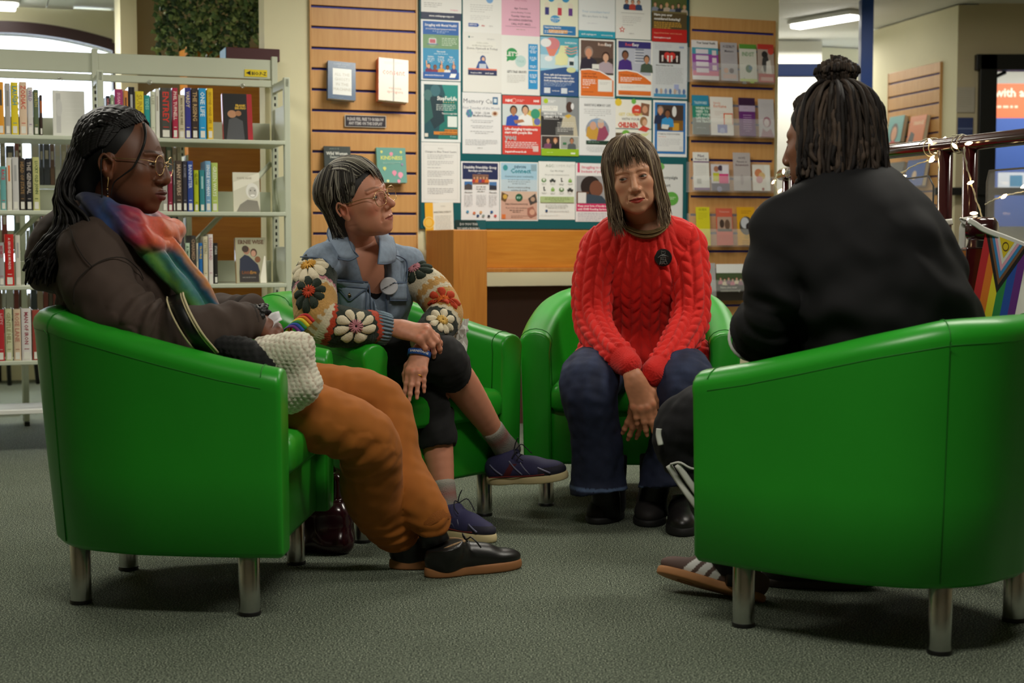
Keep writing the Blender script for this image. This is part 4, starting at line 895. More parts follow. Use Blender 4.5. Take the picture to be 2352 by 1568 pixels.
    s = SDF(V(-.12, -.16, -.16), V(.12, .12, .16), .0038); s.ell(E0 + V(0, -.003, -.0), ER * .965, k=0); s.ell((0, -.085, -.04), (.065, .045, .08), k=.03)
    s.plane((0, .062, .06), V(0, .62, -1.0) * -1 * -1, k=.004) if False else None
    s.ell((0, .105, -.02), (.10, .085, .095), k=.01, sub=True)
    for x in (-1, 1): s.ell((x * .085, .02, -.05), (.035, .045, .05), k=.008, sub=True)
    s.ell((0, .03, -.12), (.09, .085, .1), k=.01, sub=True)
    vc, fc = s.mesh(); cap = (T(vc), fc)
    mb = MB(); mb.add(cap[0], fc, 0, (.004, .0035, .0035)); paths = []; cols = []
    def onE(d, k): d = unit(np.asarray(d, float)); return E0 + ER * k * d
    for i in range(170):
        side = rg.uniform(-1, 1); az = side * 1.3; thf = .60 + .44 * abs(side) + rg.uniform(-.08, .05)          # hairline start
        d0 = V(math.sin(az) * math.sin(thf), math.cos(az) * math.sin(thf), math.cos(thf)); kk = rg.uniform(1.0, 1.05)
        d3 = V(math.sin(az) * .85, -.62 + .25 * abs(side) * rg.uniform(-.6, 1), -.05 - .25 * rg.rand())
        mid = V(math.sin(az) * .62, -.18, .80 - .42 * side * side); pts = [onE(d0, .985), onE(d0 * .6 + mid * .4, 1.01 * kk), onE(mid, 1.02 * kk), onE(mid * .5 + d3 * .5, 1.03 * kk), onE(d3, 1.05 * kk)]
        Y = 3.86 - .12 * side + rg.normal() * .015; u = rg.rand(); nr = side > .1
        q = T(pts[-1]); e1 = V(q[0] - .02 - .02 * u, Y, at(200, 440, Y)[2]); e2 = at(198 - 82 * u + 12 * rg.rand(), 515, Y - .03); e3 = at(140 - 70 * u + 14 * rg.rand(), 578, Y - .04); e4 = at(108 - 62 * u + 20 * rg.rand(), 600 + 58 * rg.rand() ** 1.5, Y - .045)
        P = spline(np.vstack([T(np.array(pts)), [e1, e2, e3, e4]]), 88); paths.append(P); cols.append(np.array((.006, .005, .005)) * rg.uniform(.6, 1.8))
    for i in range(120):                                         # from the temples back over the ears
        sx = 1 if i < 92 else -1; u = rg.rand() * 1.15; az = 1.02 + .42 * u; th = .80 + .62 * u; d0 = V(sx * math.sin(az) * math.sin(th), math.cos(az) * math.sin(th), math.cos(th)); kk = rg.uniform(1.0, 1.05)
        m1 = V(sx * .95, .02 - .1 * u, .50 - .42 * u); m2 = V(sx * .93, -.45, .32 - .5 * u); d3 = V(sx * .66, -.72, -.25 - .3 * u); pts = [onE(d0, .985), onE(m1, 1.02 * kk), onE(m2, 1.05 * kk), onE(d3, 1.06 * kk)]
        Y = 3.80 if sx > 0 else 3.95; Y += rg.normal() * .015; q = T(pts[-1]); r_ = rg.rand(); e1 = V(q[0] - .015, q[1] * .5 + Y * .5, at(200, 450, Y)[2]); e2 = at(206 - 70 * r_, 505, Y - .03); e3 = at(150 - 62 * r_, 570, Y - .04); e4 = at(112 - 50 * r_, 605 + 45 * rg.rand(), Y - .045)
        paths.append(spline(np.vstack([T(np.array(pts)), [e1, e2, e3, e4]]), 88)); cols.append(np.array((.006, .005, .005)) * rg.uniform(.6, 1.8))
    for P, c in zip(paths, cols):
        k = np.arange(len(P)); w_ = .0052 * (1 + .22 * np.sin(k * 1.9)) * np.interp(k / len(P), [0, .08, .9, 1], [.5, 1, .85, .3]); a = unit(P[-1] - P[0]); sw_ = np.stack([np.sin(k * .95), np.cos(k * .95), 0 * k], 1) * .0011; mb.tube(P + sw_, w_, 4, 0, c, caps=False)
    stray = [at(330, 283, 3.80), at(334, 305, 3.775), at(331, 330, 3.76), at(318, 362, 3.755), at(305, 385, 3.75), at(283, 402, 3.748), at(262, 420, 3.75), at(254, 450, 3.75)]
    P = spline(stray, 50); mb.tube(P, .0036 * np.interp(np.arange(50), [0, 20, 49], [1.2, .9, .35]), 6, 0, (.006, .005, .005))
    P = spline([at(236, 340, 3.77), at(232, 380, 3.76), at(234, 430, 3.76), at(236, 462, 3.75), at(246, 470, 3.74)], 30); mb.tube(P, .002, 5, 0, (.006, .005, .005))
    tag(mb.build('braids', M_HAIR, R1), kind='stuff')
    return R1
woman_brown()

# ---- what she holds and carries
def crochet_cells(v, n, R, cw=.0125, ch=.0115, amp=.0036):
    q = v @ R; u = q[:, 0] / cw; w_ = q[:, 2] / ch + .5 * np.floor(u % 2); return amp * (np.abs(np.sin(PI * u)) * np.abs(np.sin(PI * w_))) ** .6
def lap_bag():
    t = empty('crochet_bag', 'cream crocheted bag with black top panel resting in the lap of the woman in brown', 'bag', (0, 0, 0))
    c = at(664, 852, 3.70); R = frame(unit(V(.25, 1, .15)), V(-.38, 0, 1)); s = SDF(c - .2, c + .2, .0042)
    s.box(c, (.066, .04, .08), R, .035, 0); s.ell(at(612, 812, 3.70), (.045, .045, .04), k=.04); s.ell(c + R @ V(-.02, -.0, -.05), (.06, .045, .05), R, k=.04); s.ell(c + R @ V(.03, -.0, .045), (.06, .04, .035), R, k=.04)
    v, f = s.mesh(2); n = normals(v, f); d = crochet_cells(v, n, R); n1 = Noise(51, .08); v = v + n * (d + .004 * n1(v))[:, None]
    col = lerp(np.broadcast_to(rgb(170, 140, 120), v.shape), np.broadcast_to(rgb(232, 226, 206), v.shape), np.clip(d / .0016, 0, 1)); qmesh('pouch', v, f, M_KNIT, t, col)
    c = at(560, 812, 3.66); s = SDF(c - .2, c + .2, .0045); s.chain([at(505, 790, 3.66), at(560, 808, 3.66), at(606, 840, 3.67)], [.022, .032, .036], k=0); s.chain([at(560, 808, 3.66), at(600, 862, 3.7)], [.03, .03], k=.02)
    v, f = s.mesh(2); n = normals(v, f); v = v + n * crochet_cells(v, n, R, .015, .014, .004)[:, None]; qmesh('black_panel', v, f, M_KNIT, t, np.array(rgb(16, 15, 17)))
    P = spline([at(402, 676, 3.74), at(404, 690, 3.58), at(420, 728, 3.535), at(448, 775, 3.54), at(482, 815, 3.60)], 20); W_ = unit(V(.93, -.1, .28)); mb = MB(); k = len(P)
    wv = np.concatenate([P - W_ * .021, P + W_ * .021, P + W_ * .021 + V(0, .003, 0), P - W_ * .021 + V(0, .003, 0)])
    mb.add(wv, [(j * k + i, j * k + i + 1, ((j + 1) % 4) * k + i + 1, ((j + 1) % 4) * k + i) for j in range(4) for i in range(k - 1)]); st = mb.build('strap', M_BLACK, t)
    mb = MB()
    for o_ in (-.0215, .0215, .0155): mb.tube(P + W_ * o_ + V(0, -.002, 0), .0022 if o_ < .02 else .003, 5)
    mb.build('strap_piping', mat('cream_cord', rgb(206, 192, 150), .7), st)
lap_bag()
t = empty('phone', 'small dark phone with gold ring held in lap above the crocheted bag', 'phone', at(612, 757, 3.8), R=frame(unit(V(.9, .3, -.12)), V(0, -.5, 1)))
MB().box((0, .0, 0), (.062, .075, .009)).build('case', mat('dark_phone_case', rgb(44, 28, 30), .3), t, bevel=.004)
mb = MB(); an = np.linspace(0, 2 * PI, 19); mb.tube([V(.011 * math.cos(q), .006 + .011 * math.sin(q), .0065) for q in an], .0018, 6, caps=False); mb.build('ring_grip', M_GOLD, t)
s = MB(); g = np.linspace(0, 1, 7); v = [V((x - .5) * .045, (y - .5) * .06, .006 * math.sin(x * 5 + y * 3) + .012 * (y > .6) * y) for y in g for x in g]
s.add(v, [(j * 7 + i, j * 7 + i + 1, (j + 1) * 7 + i + 1, (j + 1) * 7 + i) for i in range(6) for j in range(6)])
o = s.build('paper_note', mat('white_note', rgb(226, 224, 226), .8), None, solid=.001); o.matrix_world = Matrix.Translation(Vector(at(621, 742, 3.79))) @ Matrix(frame(unit(V(.9, .2, .25)), V(0, -.7, 1)).tolist()).to_4x4(); tag(o, 'folded white paper note in the hand of the woman in brown', 'paper')
# ------------------------------------------------------------------ the woman in the denim jacket with crocheted sleeves
def woman_denim():
    R2 = empty('person', 'woman with short grey hair in denim jacket with crocheted flower sleeves, legs crossed', 'person', (0, 0, 0))
    sk = np.array(rgb(214, 148, 120)); f2 = V(F2[0], F2[1], 0); rt = V(f2[1], -f2[0], 0)
    pel, che, upp, nck = at(822, 830, 4.86), at(832, 695, 4.72), at(826, 612, 4.63), at(815, 550, 4.6)
    sR, eR, wR = at(736, 602, 4.47), at(742, 726, 4.33), at(896, 758, 4.42)
    sL, eL, wL = at(934, 604, 4.74), at(1012, 722, 4.64), at(966, 806, 4.44)
    hR, kR, aR = V(-.57, 4.76, .53), at(1012, 822, 4.5), at(1146, 1008, 4.75)
    hL, kL, aL = V(-.44, 4.94, .53), at(985, 885, 4.6), at(1022, 1150, 4.53)
    F = unit(V(.86, -.46, .18)); HR = frame(F, V(-.13, -.23, 1)); HO = at(824, 459, 4.5)
    T = lambda p: np.asarray(p) @ HR.T + HO
    Ti = lambda p: (np.asarray(p) - HO) @ HR
    hd = head_shell(dict(skin=sk, lipcol=rgb(176, 96, 84), browcol=rgb(96, 76, 62), browa=.5, nosel=1.05, nosew=1.0, jaw=.95, full=.95, lips=.62, creases=1, eyeopen=.7, warm=rgb(208, 112, 88), socket=rgb(150, 96, 80)),
                    [(V(0, -.03, -.06), .047), (Ti(nck), .058), (Ti(nck + V(0, .02, -.06)), .07)])
    hd = (T(hd[0]), hd[1], hd[2])
    h1 = hand(frame(unit(V(1, -.16, -.2)), V(.05, -.62, .75)), at(914, 753, 4.40), lerp(wR, eR, .1), -1, [(.75, .4, .2), (.8, .45, .25), (.85, .5, .25), (.9, .55, .3)], splay=(.08, .0, -.06, -.14), thumb=((.04, .045, -.022), (.05, .07, -.034), (.05, .09, -.045)), skin=sk, sc=.98, forer=.03)
    h2 = hand(frame(unit(V(-.16, -.62, -.8)), V(-.1, -.8, .6)), at(966, 808, 4.41), wL + V(0, .03, .012), 1, [(.4, .12, .1), (.33, .1, .1), (.36, .1, .1), (.42, .15, .12)], splay=(.06, .01, -.05, -.1), thumb=((.038, .05, -.02), (.045, .078, -.03), (.043, .1, -.04)), skin=sk, sc=.86, forer=.028)
    tr = trunk_shell([([pel, che, upp, nck], [.10, .098, .092, .05]), ([upp, lerp(upp, sR, .8), eR, wR], [.06, .034, .032, .024]), ([upp, lerp(upp, sL, .8), eL, wL], [.06, .034, .032, .024]), ([hR, kR], [.075, .05]), ([hL, kL], [.075, .05])], sk)
    s = SDF(V(-.45, 4.25, .05), V(.1, 4.95, .72), .005)
    for k, a in ((kR, aR), (kL, aL)):
        b = unit(np.cross(a - k, V(1, 0, 0))); b = b if b[1] > 0 else -b
        s.chain([k, lerp(k, a, .3) + b * .012, lerp(k, a, .62) + b * .006, lerp(k, a, .9), a], [.054, .055, .046, .034, .032], k=.004)
    lv, lf = s.mesh(2); leg = (lv, lf, np.broadcast_to(sk * V(.96, .9, .86), lv.shape))
    # chest under the open collar
    v, f, c = join_shells([hd, h1, h2, tr, leg]); body = qmesh('body', v, f, M_SKIN, R2, c)
    eyes(T, body, (.06, .05, .035), unit(V(-.12, 1, .06)), (.5, .46, .43))
    n0 = unit(V(.62, -.75, .1))                                                # where the chest faces
    # black top
    s = SDF(V(-.95, 4.3, .42), V(-.1, 5.1, .95), .009); s.chain([pel, che, upp], [.15, .138, .11], k=0, flat=.78, fax=unit(n0 * V(1, 1, 0))); s.ell(nck + n0 * .09 + V(0, 0, -.005), (.075, .075, .105), k=.01, sub=True)
    v, f = s.mesh(2); qmesh('black_top', v, f, M_CLOTH, R2, np.array(rgb(18, 18, 20)))
    # denim jacket
    s = SDF(V(-.98, 4.22, .44), V(-.1, 5.1, 1.02), .0045); fx = unit(n0 * V(1, 1, 0))
    s.chain([pel + V(0, 0, .04), che, upp, nck + V(0, 0, -.01)], [.165, .158, .135, .075], k=0, flat=.8, fax=fx)
    s.ell(che + n0 * .075 + rt * .06 + V(0, 0, .01), (.07, .07, .08), k=.05); s.ell(che + n0 * .075 - rt * .06 + V(0, 0, .01), (.07, .07, .08), k=.05)
    s.chain([sR + V(.002, .008, -.004), upp + rt * .06 + V(0, 0, .03), upp - rt * .06 + V(0, 0, .03), sL - V(.004, .006, .002)], [.060, .055, .055, .059], k=.04)
    opn = [nck + n0 * .055 + V(0, 0, .05), nck + n0 * .10 + V(0, 0, -.01), at(868, 640, 4.56), at(880, 700, 4.585), at(888, 790, 4.61)]
    s.chain(opn, [.07, .062, .048, .026, .034], k=.006, sub=True); s.ell(nck + V(0, 0, .055), (.07, .07, .06), k=.01, sub=True)
    for A in ((sR, eR), (sL, eL)): d = unit(A[1] - A[0]); s.plane(A[0] + d * .045, d, k=.004) if False else None
    v, f = s.mesh(2); n = normals(v, f); n1, n2, n3 = Noise(61, .1), Noise(62, .045, 12, (1, 1, .6)), Noise(63, .02)
    v = v + n * (.005 * n1(v) + .0022 * n2(v))[:, None]
    base = np.array(rgb(136, 152, 172)); col = base[None] * (1 + .16 * n1(v) + .12 * n2(v) + .05 * n3(v))[:, None]
    jk = qmesh('denim_jacket', v, f, M_DENIM, R2, np.clip(col, 0, 1)); jv, jn = v, n
    def surf(px, py, vv=jv, near=.012, lift=0.0):
        d_ = ray(px, py); d_ = d_ / np.linalg.norm(d_); q = vv - V(0, 0, HCAM); tt = q @ d_; pd = np.linalg.norm(q - tt[:, None] * d_, axis=1); ok = np.where(pd < near)[0]
        if len(ok) == 0: ok = np.array([np.argmin(pd)])
        j = ok[np.argmin(tt[ok])]; return V(0, 0, HCAM) + d_ * (tt[j] - lift)
    M_DS = mat('denim_seam', rgb(92, 108, 132), .85, bump=.4, bscale=900); M_DL = mat('denim_panel', rgb(142, 158, 178), .85, bump=.5, bscale=1300, var=.1, vscale=60)
    def sheet(name, quad, nu, nv, th, m, lift=.004, puff=.004):
        """a stitched cloth panel lying on the jacket: four pixel corners, draped on the surface below"""
        mb = MB(); a, b, c_, d = [V(*q, 0) for q in quad]; g = []
        for j in range(nv + 1):
            for i in range(nu + 1):
                u, w_ = i / nu, j / nv; p = (a * (1 - u) + b * u) * (1 - w_) + (d * (1 - u) + c_ * u) * w_; g.append(surf(p[0], p[1], near=.014, lift=lift + puff * math.sin(PI * u) * math.sin(PI * w_)))
        g = np.array(g).reshape(nv + 1, nu + 1, 3)
        for _ in range(3): g[1:-1, 1:-1] = (g[1:-1, 1:-1] * 2 + g[:-2, 1:-1] + g[2:, 1:-1] + g[1:-1, :-2] + g[1:-1, 2:]) / 6
        w_ = nu + 1; mb.add(g.reshape(-1, 3), [(j * w_ + i, (j + 1) * w_ + i, (j + 1) * w_ + i + 1, j * w_ + i + 1) for j in range(nv) for i in range(nu)])
        o = mb.build(name, m, jk, solid=th); e = MB(); ed = np.vstack([g[0], g[1:, -1], g[-1, ::-1][1:], g[::-1, 0][1:]]); e.tube(ed + V(0, -.002, 0), .0019, 5); e.build('stitching', M_DS, o); return o
    sheet('pocket_flap', [(768, 644), (848, 650), (842, 668), (772, 660)], 6, 3, .003, M_DL); sheet('pocket_flap', [(770, 656), (843, 662), (806, 690), (800, 690)], 6, 4, .003, M_DL, .006)
    sheet('chest_pocket', [(774, 664), (842, 668), (838, 752), (786, 742)], 5, 5, .003, M_DL, .003)
    sheet('pocket_flap', [(898, 650), (934, 650), (936, 690), (896, 690)], 4, 4, .003, M_DL)
    mb = MB(); mb.lathe([(.0005, .004), (.005, .004), (.0065, .001), (.0065, 0)][::-1], surf(804, 677, lift=.012), 14, frame(V(0, .2, 1), -n0)); mb.build('button', mat('copper_button', rgb(150, 130, 100), .3, metal=1), jk)
    sm = MB()
    for pts in ([(690, 590), (730, 592), (752, 602), (762, 640), (766, 700)], [(905, 585), (925, 592), (936, 610), (930, 680)], [(768, 642), (850, 648)], [(892, 648), (936, 648)], [(858, 690), (866, 760), (880, 800)], [(842, 600), (850, 680), (856, 780)], [(884, 600), (888, 700), (898, 790)]):
        P = np.array([surf(x, y, lift=.001) for x, y in spline(np.c_[np.array(pts, float), np.zeros(len(pts))], 22)[:, :2]]); P[1:-1] = (P[:-2] + P[1:-1] + P[2:]) / 3; sm.tube(P, .0022, 5)
    sm.build('seam', M_DS, jk)
    # collar: two folded leaves lying on the shoulders
    def leaf(rows, name='collar'):
        g = np.array([[at(x, y, Y) for x, y, Y in r] for r in rows]); G = np.array([spline(r, 9) for r in g]); G = np.stack([spline(G[:, i], 9) for i in range(9)], 1)
        mb = MB(); mb.add(G.reshape(-1, 3), [(j * 9 + i, j * 9 + i + 1, (j + 1) * 9 + i + 1, (j + 1) * 9 + i) for j in range(8) for i in range(8)]); o = mb.build(name, M_DL, jk, solid=.005)
        e = MB(); e.tube(np.vstack([G[0], G[1:, -1], G[-1, ::-1][1:]]) + V(0, -.004, 0), .002, 5); e.build('stitching', M_DS, o)
    leaf([[(764, 506, 4.62), (752, 540, 4.53), (778, 594, 4.45)], [(782, 520, 4.6), (784, 556, 4.48), (804, 598, 4.42)], [(794, 532, 4.56), (808, 568, 4.44), (824, 588, 4.42)]])
    leaf([[(872, 542, 4.54), (872, 570, 4.46), (868, 606, 4.42)], [(888, 540, 4.58), (892, 570, 4.5), (888, 606, 4.46)], [(902, 545, 4.64), (910, 573, 4.56), (907, 600, 4.54)]])
    def word(mb, R, c, r):
        for tx, y in (('HUMAN LIBRARY', -.02),):
            tv, tf = text2d(tx, .03); q = (tv - tv.mean(0)) * r * .215; ca, sa = math.cos(.5), math.sin(.5); q = q @ np.array([[ca, sa], [-sa, ca]]); mb.add(c + np.c_[q, np.zeros(len(q))] @ R.T, tf, 0, (.02, .02, .02))
        mb.tube([c + R @ V(-r * .62, -r * .52, 0), c + R @ V(r * .5, r * .1, 0)], r * .02, 4, 0, (.02, .02, .02), flat=.3, ref=R[:, 2])
    disc_badge(jk, 'badge', surf(893, 657, lift=.006), unit(V(.25, -1, .2)), .0285, word, rimcol=(.62, .62, .66), label='white round button badge with dark lettering')
    # crocheted sleeves: one open tube of yarn per arm, its squares coloured in bands, raised petals on top
    AR = spline([sR + V(-.012, 0, -.005), sR + V(-.014, -.01, -.04), lerp(sR, eR, .55) + V(-.022, 0, 0), eR + V(-.008, 0, -.01), lerp(eR, wR, .45) + V(0, -.012, -.016), lerp(eR, wR, .76)], 40)
    AL = spline([sL + V(.012, 0, .0), sL + V(.012, 0, -.04), lerp(sL, eL, .55) + V(.018, 0, .004), eL + V(.012, 0, 0), lerp(eL, wL, .45) + V(.0, -.01, -.005), lerp(eL, wL, .84)], 40)
    CREAM, GREEN, OCH, RED, PINK = rgb(226, 214, 184), rgb(34, 46, 34), rgb(206, 158, 88), rgb(196, 66, 32), rgb(196, 130, 140)
    def sleeve(A, rad, bands, flowers, ref):
        L_ = np.linalg.norm(np.diff(A, axis=0), axis=1).sum(); rr = lambda t: np.interp(t / L_, [0, .1, .5, .6, .95, 1], [rad * .7, rad, rad * .98, rad * 1.0, rad * .8, rad * .62])
        s = SDF(A.min(0) - .11, A.max(0) + .11, .0036); ts = np.concatenate([[0], np.cumsum(np.linalg.norm(np.diff(A, axis=0), axis=1))])
        s.chain(A, rr(ts), k=.004, n=len(A)); v, f = s.mesh(2); n = normals(v, f); t, d, off, tan, _ = seg_param(v, A); ph = angle_about(off, tan, ref)
        u = ph * rad; st = np.abs(np.sin(PI * t / .0075)) ** .5 * np.abs(np.sin(PI * u / .008 + PI * .5 * np.floor(t / .0075))) ** .5
        v = v + n * (.0028 * st + .003 * Noise(70, .06)(v))[:, None]
        col = np.zeros_like(v); tt = t + .003 * np.sin(u * 260)
        for a, b, c in bands: m = (tt >= a * L_) & (tt < b * L_); col[m] = c
        col *= (.72 + .28 * st)[:, None]; o = qmesh('crochet_sleeve', v, f, M_KNIT, jk, col)
        def pt(tq, pq, lift):                                       # a point on the sleeve from arc length and angle
            i = int(np.clip(np.searchsorted(ts, tq) - 1, 0, len(A) - 2)); w_ = (tq - ts[i]) / (ts[i + 1] - ts[i]); ta = unit(A[i + 1] - A[i]); e1 = unit(ref - ta * (ta @ ref)); e2 = np.cross(ta, e1)
            return A[i] + (A[i + 1] - A[i]) * w_ + (e1 * math.cos(pq) + e2 * math.sin(pq)) * (rr(tq) + lift)
        for tq, pq, R_, npet, cp, cc in flowers:
            mb = MB(); tq *= L_
            for k in range(npet):
                a = 2 * PI * (k + .5) / npet; N_ = 7; prof = [(.26, .22), (.42, .5), (.62, .85), (.8, 1.0), (.94, .75), (1.0, .2)]; g = []
                for (rad_, wd_) in prof:
                    for j in range(N_):
                        x = (j / (N_ - 1) * 2 - 1); hw_ = wd_ * R_ * .27; al = rad_ * R_; ru = al * math.cos(a) - x * hw_ * math.sin(a); rv = al * math.sin(a) + x * hw_ * math.cos(a)
                        g.append(pt(tq + ru, pq + rv / rad, .002 + .0075 * math.sqrt(max(1 - x * x, 0)) * min(1, 1.4 * wd_)))
                mb.add(g, [(j * N_ + i, j * N_ + i + 1, (j + 1) * N_ + i + 1, (j + 1) * N_ + i) for j in range(5) for i in range(N_ - 1)], 0, cp)
            o2 = mb.build('flower_petals', mat('yarn', (.8, .8, .7), .9, attr=True, bump=.8, bscale=260, bdist=.002), o); tag(o2, kind='stuff')
            mb = MB()
            for k in range(14):
                a = 2 * PI * k / 14; g = [pt(tq + q * R_ * math.cos(a), pq + q * R_ * math.sin(a) / rad, .006) for q in (.06, .2, .36)]; mb.tube(g, .0028, 5, 0, cc)
            tag(mb.build('flower_centre', mat('yarn', (.8, .8, .7), .9, attr=True), o), kind='stuff')
        return o, pt, L_
    bR = [(-.1, .29, GREEN), (.29, .315, PINK), (.315, .34, CREAM), (.34, .58, OCH), (.58, .62, CREAM), (.62, .65, RED), (.65, .95, GREEN), (.95, 1.2, RED)]
    sleeve(AR, .064, bR, [(.19, -.25, .060, 9, CREAM, rgb(214, 160, 64)), (.425, -.2, .05, 9, GREEN, RED), (.79, -.1, .058, 8, CREAM, PINK)], V(-.25, -1, .1))
    bL = [(-.1, .33, CREAM), (.33, .37, OCH), (.37, .40, CREAM), (.40, .62, OCH), (.62, .66, CREAM), (.66, .95, GREEN), (.95, 1.2, CREAM)]
    sleeve(AL, .058, bL, [(.18, -.1, .056, 9, GREEN, PINK), (.5, .2, .05, 8, RED, rgb(226, 110, 40)), (.80, .1, .052, 8, CREAM, rgb(222, 180, 90))], V(.35, -1, .25))
    d = unit(wR - eR); P = [lerp(eR, wR, .70), lerp(eR, wR, .74), lerp(eR, wR, .96), lerp(eR, wR, 1.0)]; MB().tube(P, [.034, .047, .044, .034], 24, caps=False).build('cuff', mat('grey_blue_rib', rgb(126, 146, 160), .95, bump=1.0, bscale=120, stretch=(1, .15, 1), bdist=.004), jk)
    mb = MB()
    for k in range(26):
        a = 2 * PI * k / 26; e1 = unit(np.cross(d, V(0, 0, 1))); e2 = np.cross(d, e1); q = e1 * math.cos(a) + e2 * math.sin(a); mb.tube([P[1] + q * .0475, lerp(P[1], P[2], .5) + q * .0475, P[2] + q * .0445], .0038, 5)
    tag(mb.build('cuff_ribs', MATS['grey_blue_rib'], jk), kind='stuff')
    # wristband with lettering, wedding ring
    w1 = at(963, 813, 4.405); dd = unit(V(.15, .35, .8)); e1 = unit(np.cross(dd, V(0, 0, 1) if abs(dd[2]) < .9 else V(1, 0, 0))); e1 = unit(V(1, 0, .0) - dd * dd[0]); e2 = np.cross(dd, e1); an = np.linspace(0, 2 * PI, 33)
    mb = MB(); g = np.array([[w1 + dd * z + (e1 * .034 * math.cos(a) + e2 * .027 * math.sin(a)) for a in an] for z in (-.009, .009)]); mb.add(g.reshape(-1, 3), [(i, i + 1, 33 + i + 1, 33 + i) for i in range(32)])
    wb = mb.build('wristband', mat('blue_silicone', rgb(44, 92, 176), .4), R2, solid=.003); tag(wb, 'blue rubber wristband with white lettering')
    tv, tf = text2d('BARNSTAPLE', .03); q = (tv - V(tv[:, 0].mean(), tv[:, 1].mean())) * .0095; sgn = -1 if e2[1] > 0 else 1
    aa = -PI / 2 * (1 if e2[1] > 0 else -1) + q[:, 0] / .032; MB().add(np.array([w1 + dd * y + (e1 * .0362 * math.cos(a) + e2 * .0292 * math.sin(a)) for a, y in zip(aa, q[:, 1])]), tf).build('lettering', mat('white_print', rgb(225, 222, 214), .7), wb)
    hv = h2[0]; Rh = frame(unit(V(-.16, -.62, -.8)), V(-.1, -.8, .6)); c = at(966, 808, 4.41) + Rh @ V(-.0112, .099, -.006) * .86; mb = MB(); mb.tube([c + Rh @ V(.0108 * math.cos(a), 0, .0108 * math.sin(a)) for a in an], .0019, 6, caps=False); mb.build('ring', mat('gold', rgb(224, 170, 70), .2, metal=1), R2)
    # cropped black leggings
    s = SDF(V(-.85, 4.25, .22), V(.1, 5.15, .76), .0065); cR, cL = lerp(kR, aR, .17), lerp(kL, aL, .46)
    s.chain([hR, lerp(hR, kR, .55) + V(0, 0, .01), kR, cR], [.105, .092, .074, .066], k=0); s.chain([hL, lerp(hL, kL, .55), kL, lerp(kL, aL, .28), cL], [.105, .09, .074, .064, .064], k=.01); s.ell(pel + V(0, 0, -.03), (.18, .17, .1), k=.05)
    for c_, k, a in ((cR, kR, aR), (cL, kL, aL)): d = unit(a - k); s.ell(c_ + d * .075, .07, k=.002, sub=True)
    v, f = s.mesh(2); n = normals(v, f); v = v + n * (.0045 * Noise(81, .08, 12)(v) + .002 * Noise(82, .03)(v))[:, None]; qmesh('leggings', v, f, M_CLOTH, R2, np.array(rgb(11, 11, 12)))
    # socks and trainers
    gs = mat('grey_sock', rgb(140, 136, 126), .95, attr=True, bump=.8, bscale=300, bdist=.003)
    for k, a, hl_, to, up in ((kR, aR, at(1126, 1108, 4.79), at(1302, 1098, 4.67), V(.12, -.28, 1)), (kL, aL, gnd(1000, 1222), gnd(1133, 1246), V(0, 0, 1))):
        d = unit(a - k); q = np.linspace(0, 1, 14); P = [a - d * .07 * (1 - x) + d * .06 * x for x in q]; cs = [rgb(150, 146, 136) if (i % 4) else rgb(150, 96, 88) for i in range(14)]
        P = [a - d * .065, a - d * .05, a - d * .02, a + d * .012, a + d * .05, a + d * .075]; MB().tube(P, [.036, .039, .038, .038, .042, .044], 20, 0, [rgb(168, 162, 150), rgb(150, 146, 136), rgb(150, 104, 96), rgb(140, 136, 128), rgb(132, 128, 122), rgb(132, 128, 122)]).build('sock', gs, R2)
        an_ = a + d * .045
        def paint(v_, c_, L2):
            c_[:] = rgb(46, 44, 84); n9 = Noise(90, .03); c_[v_[:, 2] < .035] = rgb(38, 36, 66); m = (v_[:, 1] > L2 * .72) & (v_[:, 2] < .05); c_[m] = rgb(34, 32, 50)
            m = (np.abs(v_[:, 0]) > .02) & (np.abs(v_[:, 1] - L2 * .36 - (v_[:, 2] - .05) * .8) < .012) & (v_[:, 2] > .03) & (v_[:, 2] < .07); c_[m] = rgb(84, 24, 34); m = (v_[:, 1] < .03) & (v_[:, 2] > .04); c_[m] = rgb(40, 38, 74)
            return c_
        o, R, h0, L_, lv = shoe(R2, an_, hl_, to, up, upper=rgb(46, 44, 84), sole=rgb(214, 196, 150), high=.085, w=.043, sole_h=.026, toe_h=.032, paint=paint, name='trainer', mats=[M_SUEDE])
        mb = MB()
        for i in range(6):
            y = L_ * .40 + i * .016; z = .098 - i * .0085; mb.tube([h0 + R @ V(-.026, y, z - .012), h0 + R @ V(0, y + .004, z), h0 + R @ V(.026, y, z - .012)], .0022, 5)
        ov = MB()
        for x in (-1, 1):
            for y0, y1, za, zb in ((.36, .52, .078, .034), (.5, .62, .07, .034), (.10, .26, .07, .036), (.72, .88, .052, .034)): ov.tube(spline([h0 + R @ V(x * (.030 if za > .06 else .036), L_ * y0, za), h0 + R @ V(x * .0405, L_ * (y0 + y1) / 2, (za + zb) / 2), h0 + R @ V(x * .042, L_ * y1, zb)], 8), .0032, 5)
        tag(ov.build('overlay_strips', mat('silver_blue_trim', rgb(104, 104, 132), .5), o), kind='stuff')
        for x in (-.018, .022): mb.tube(spline([h0 + R @ V(0, L_ * .42, .105), h0 + R @ V(x * 1.3, L_ * .46, .116), h0 + R @ V(x * 1.9, L_ * .50, .098), h0 + R @ V(x * 1.8, L_ * .56, .08)], 10), .0018, 5)
        mb.tube(spline([h0 + R @ V(0, L_ * .40, .105), h0 + R @ V(.006, L_ * .45, .13), h0 + R @ V(.008, L_ * .5, .148)], 8), .0018, 5); mb.build('laces', mat('dark_lace', rgb(30, 28, 40), .8), o)
        mb = MB()
        for x in (-1, 1): mb.tube(spline([h0 + R @ V(x * .040, .02, .03), h0 + R @ V(x * .044, L_ * .3, .031), h0 + R @ V(x * .044, L_ * .6, .029), h0 + R @ V(x * .042, L_ * .8, .031)], 12), .0022, 5)
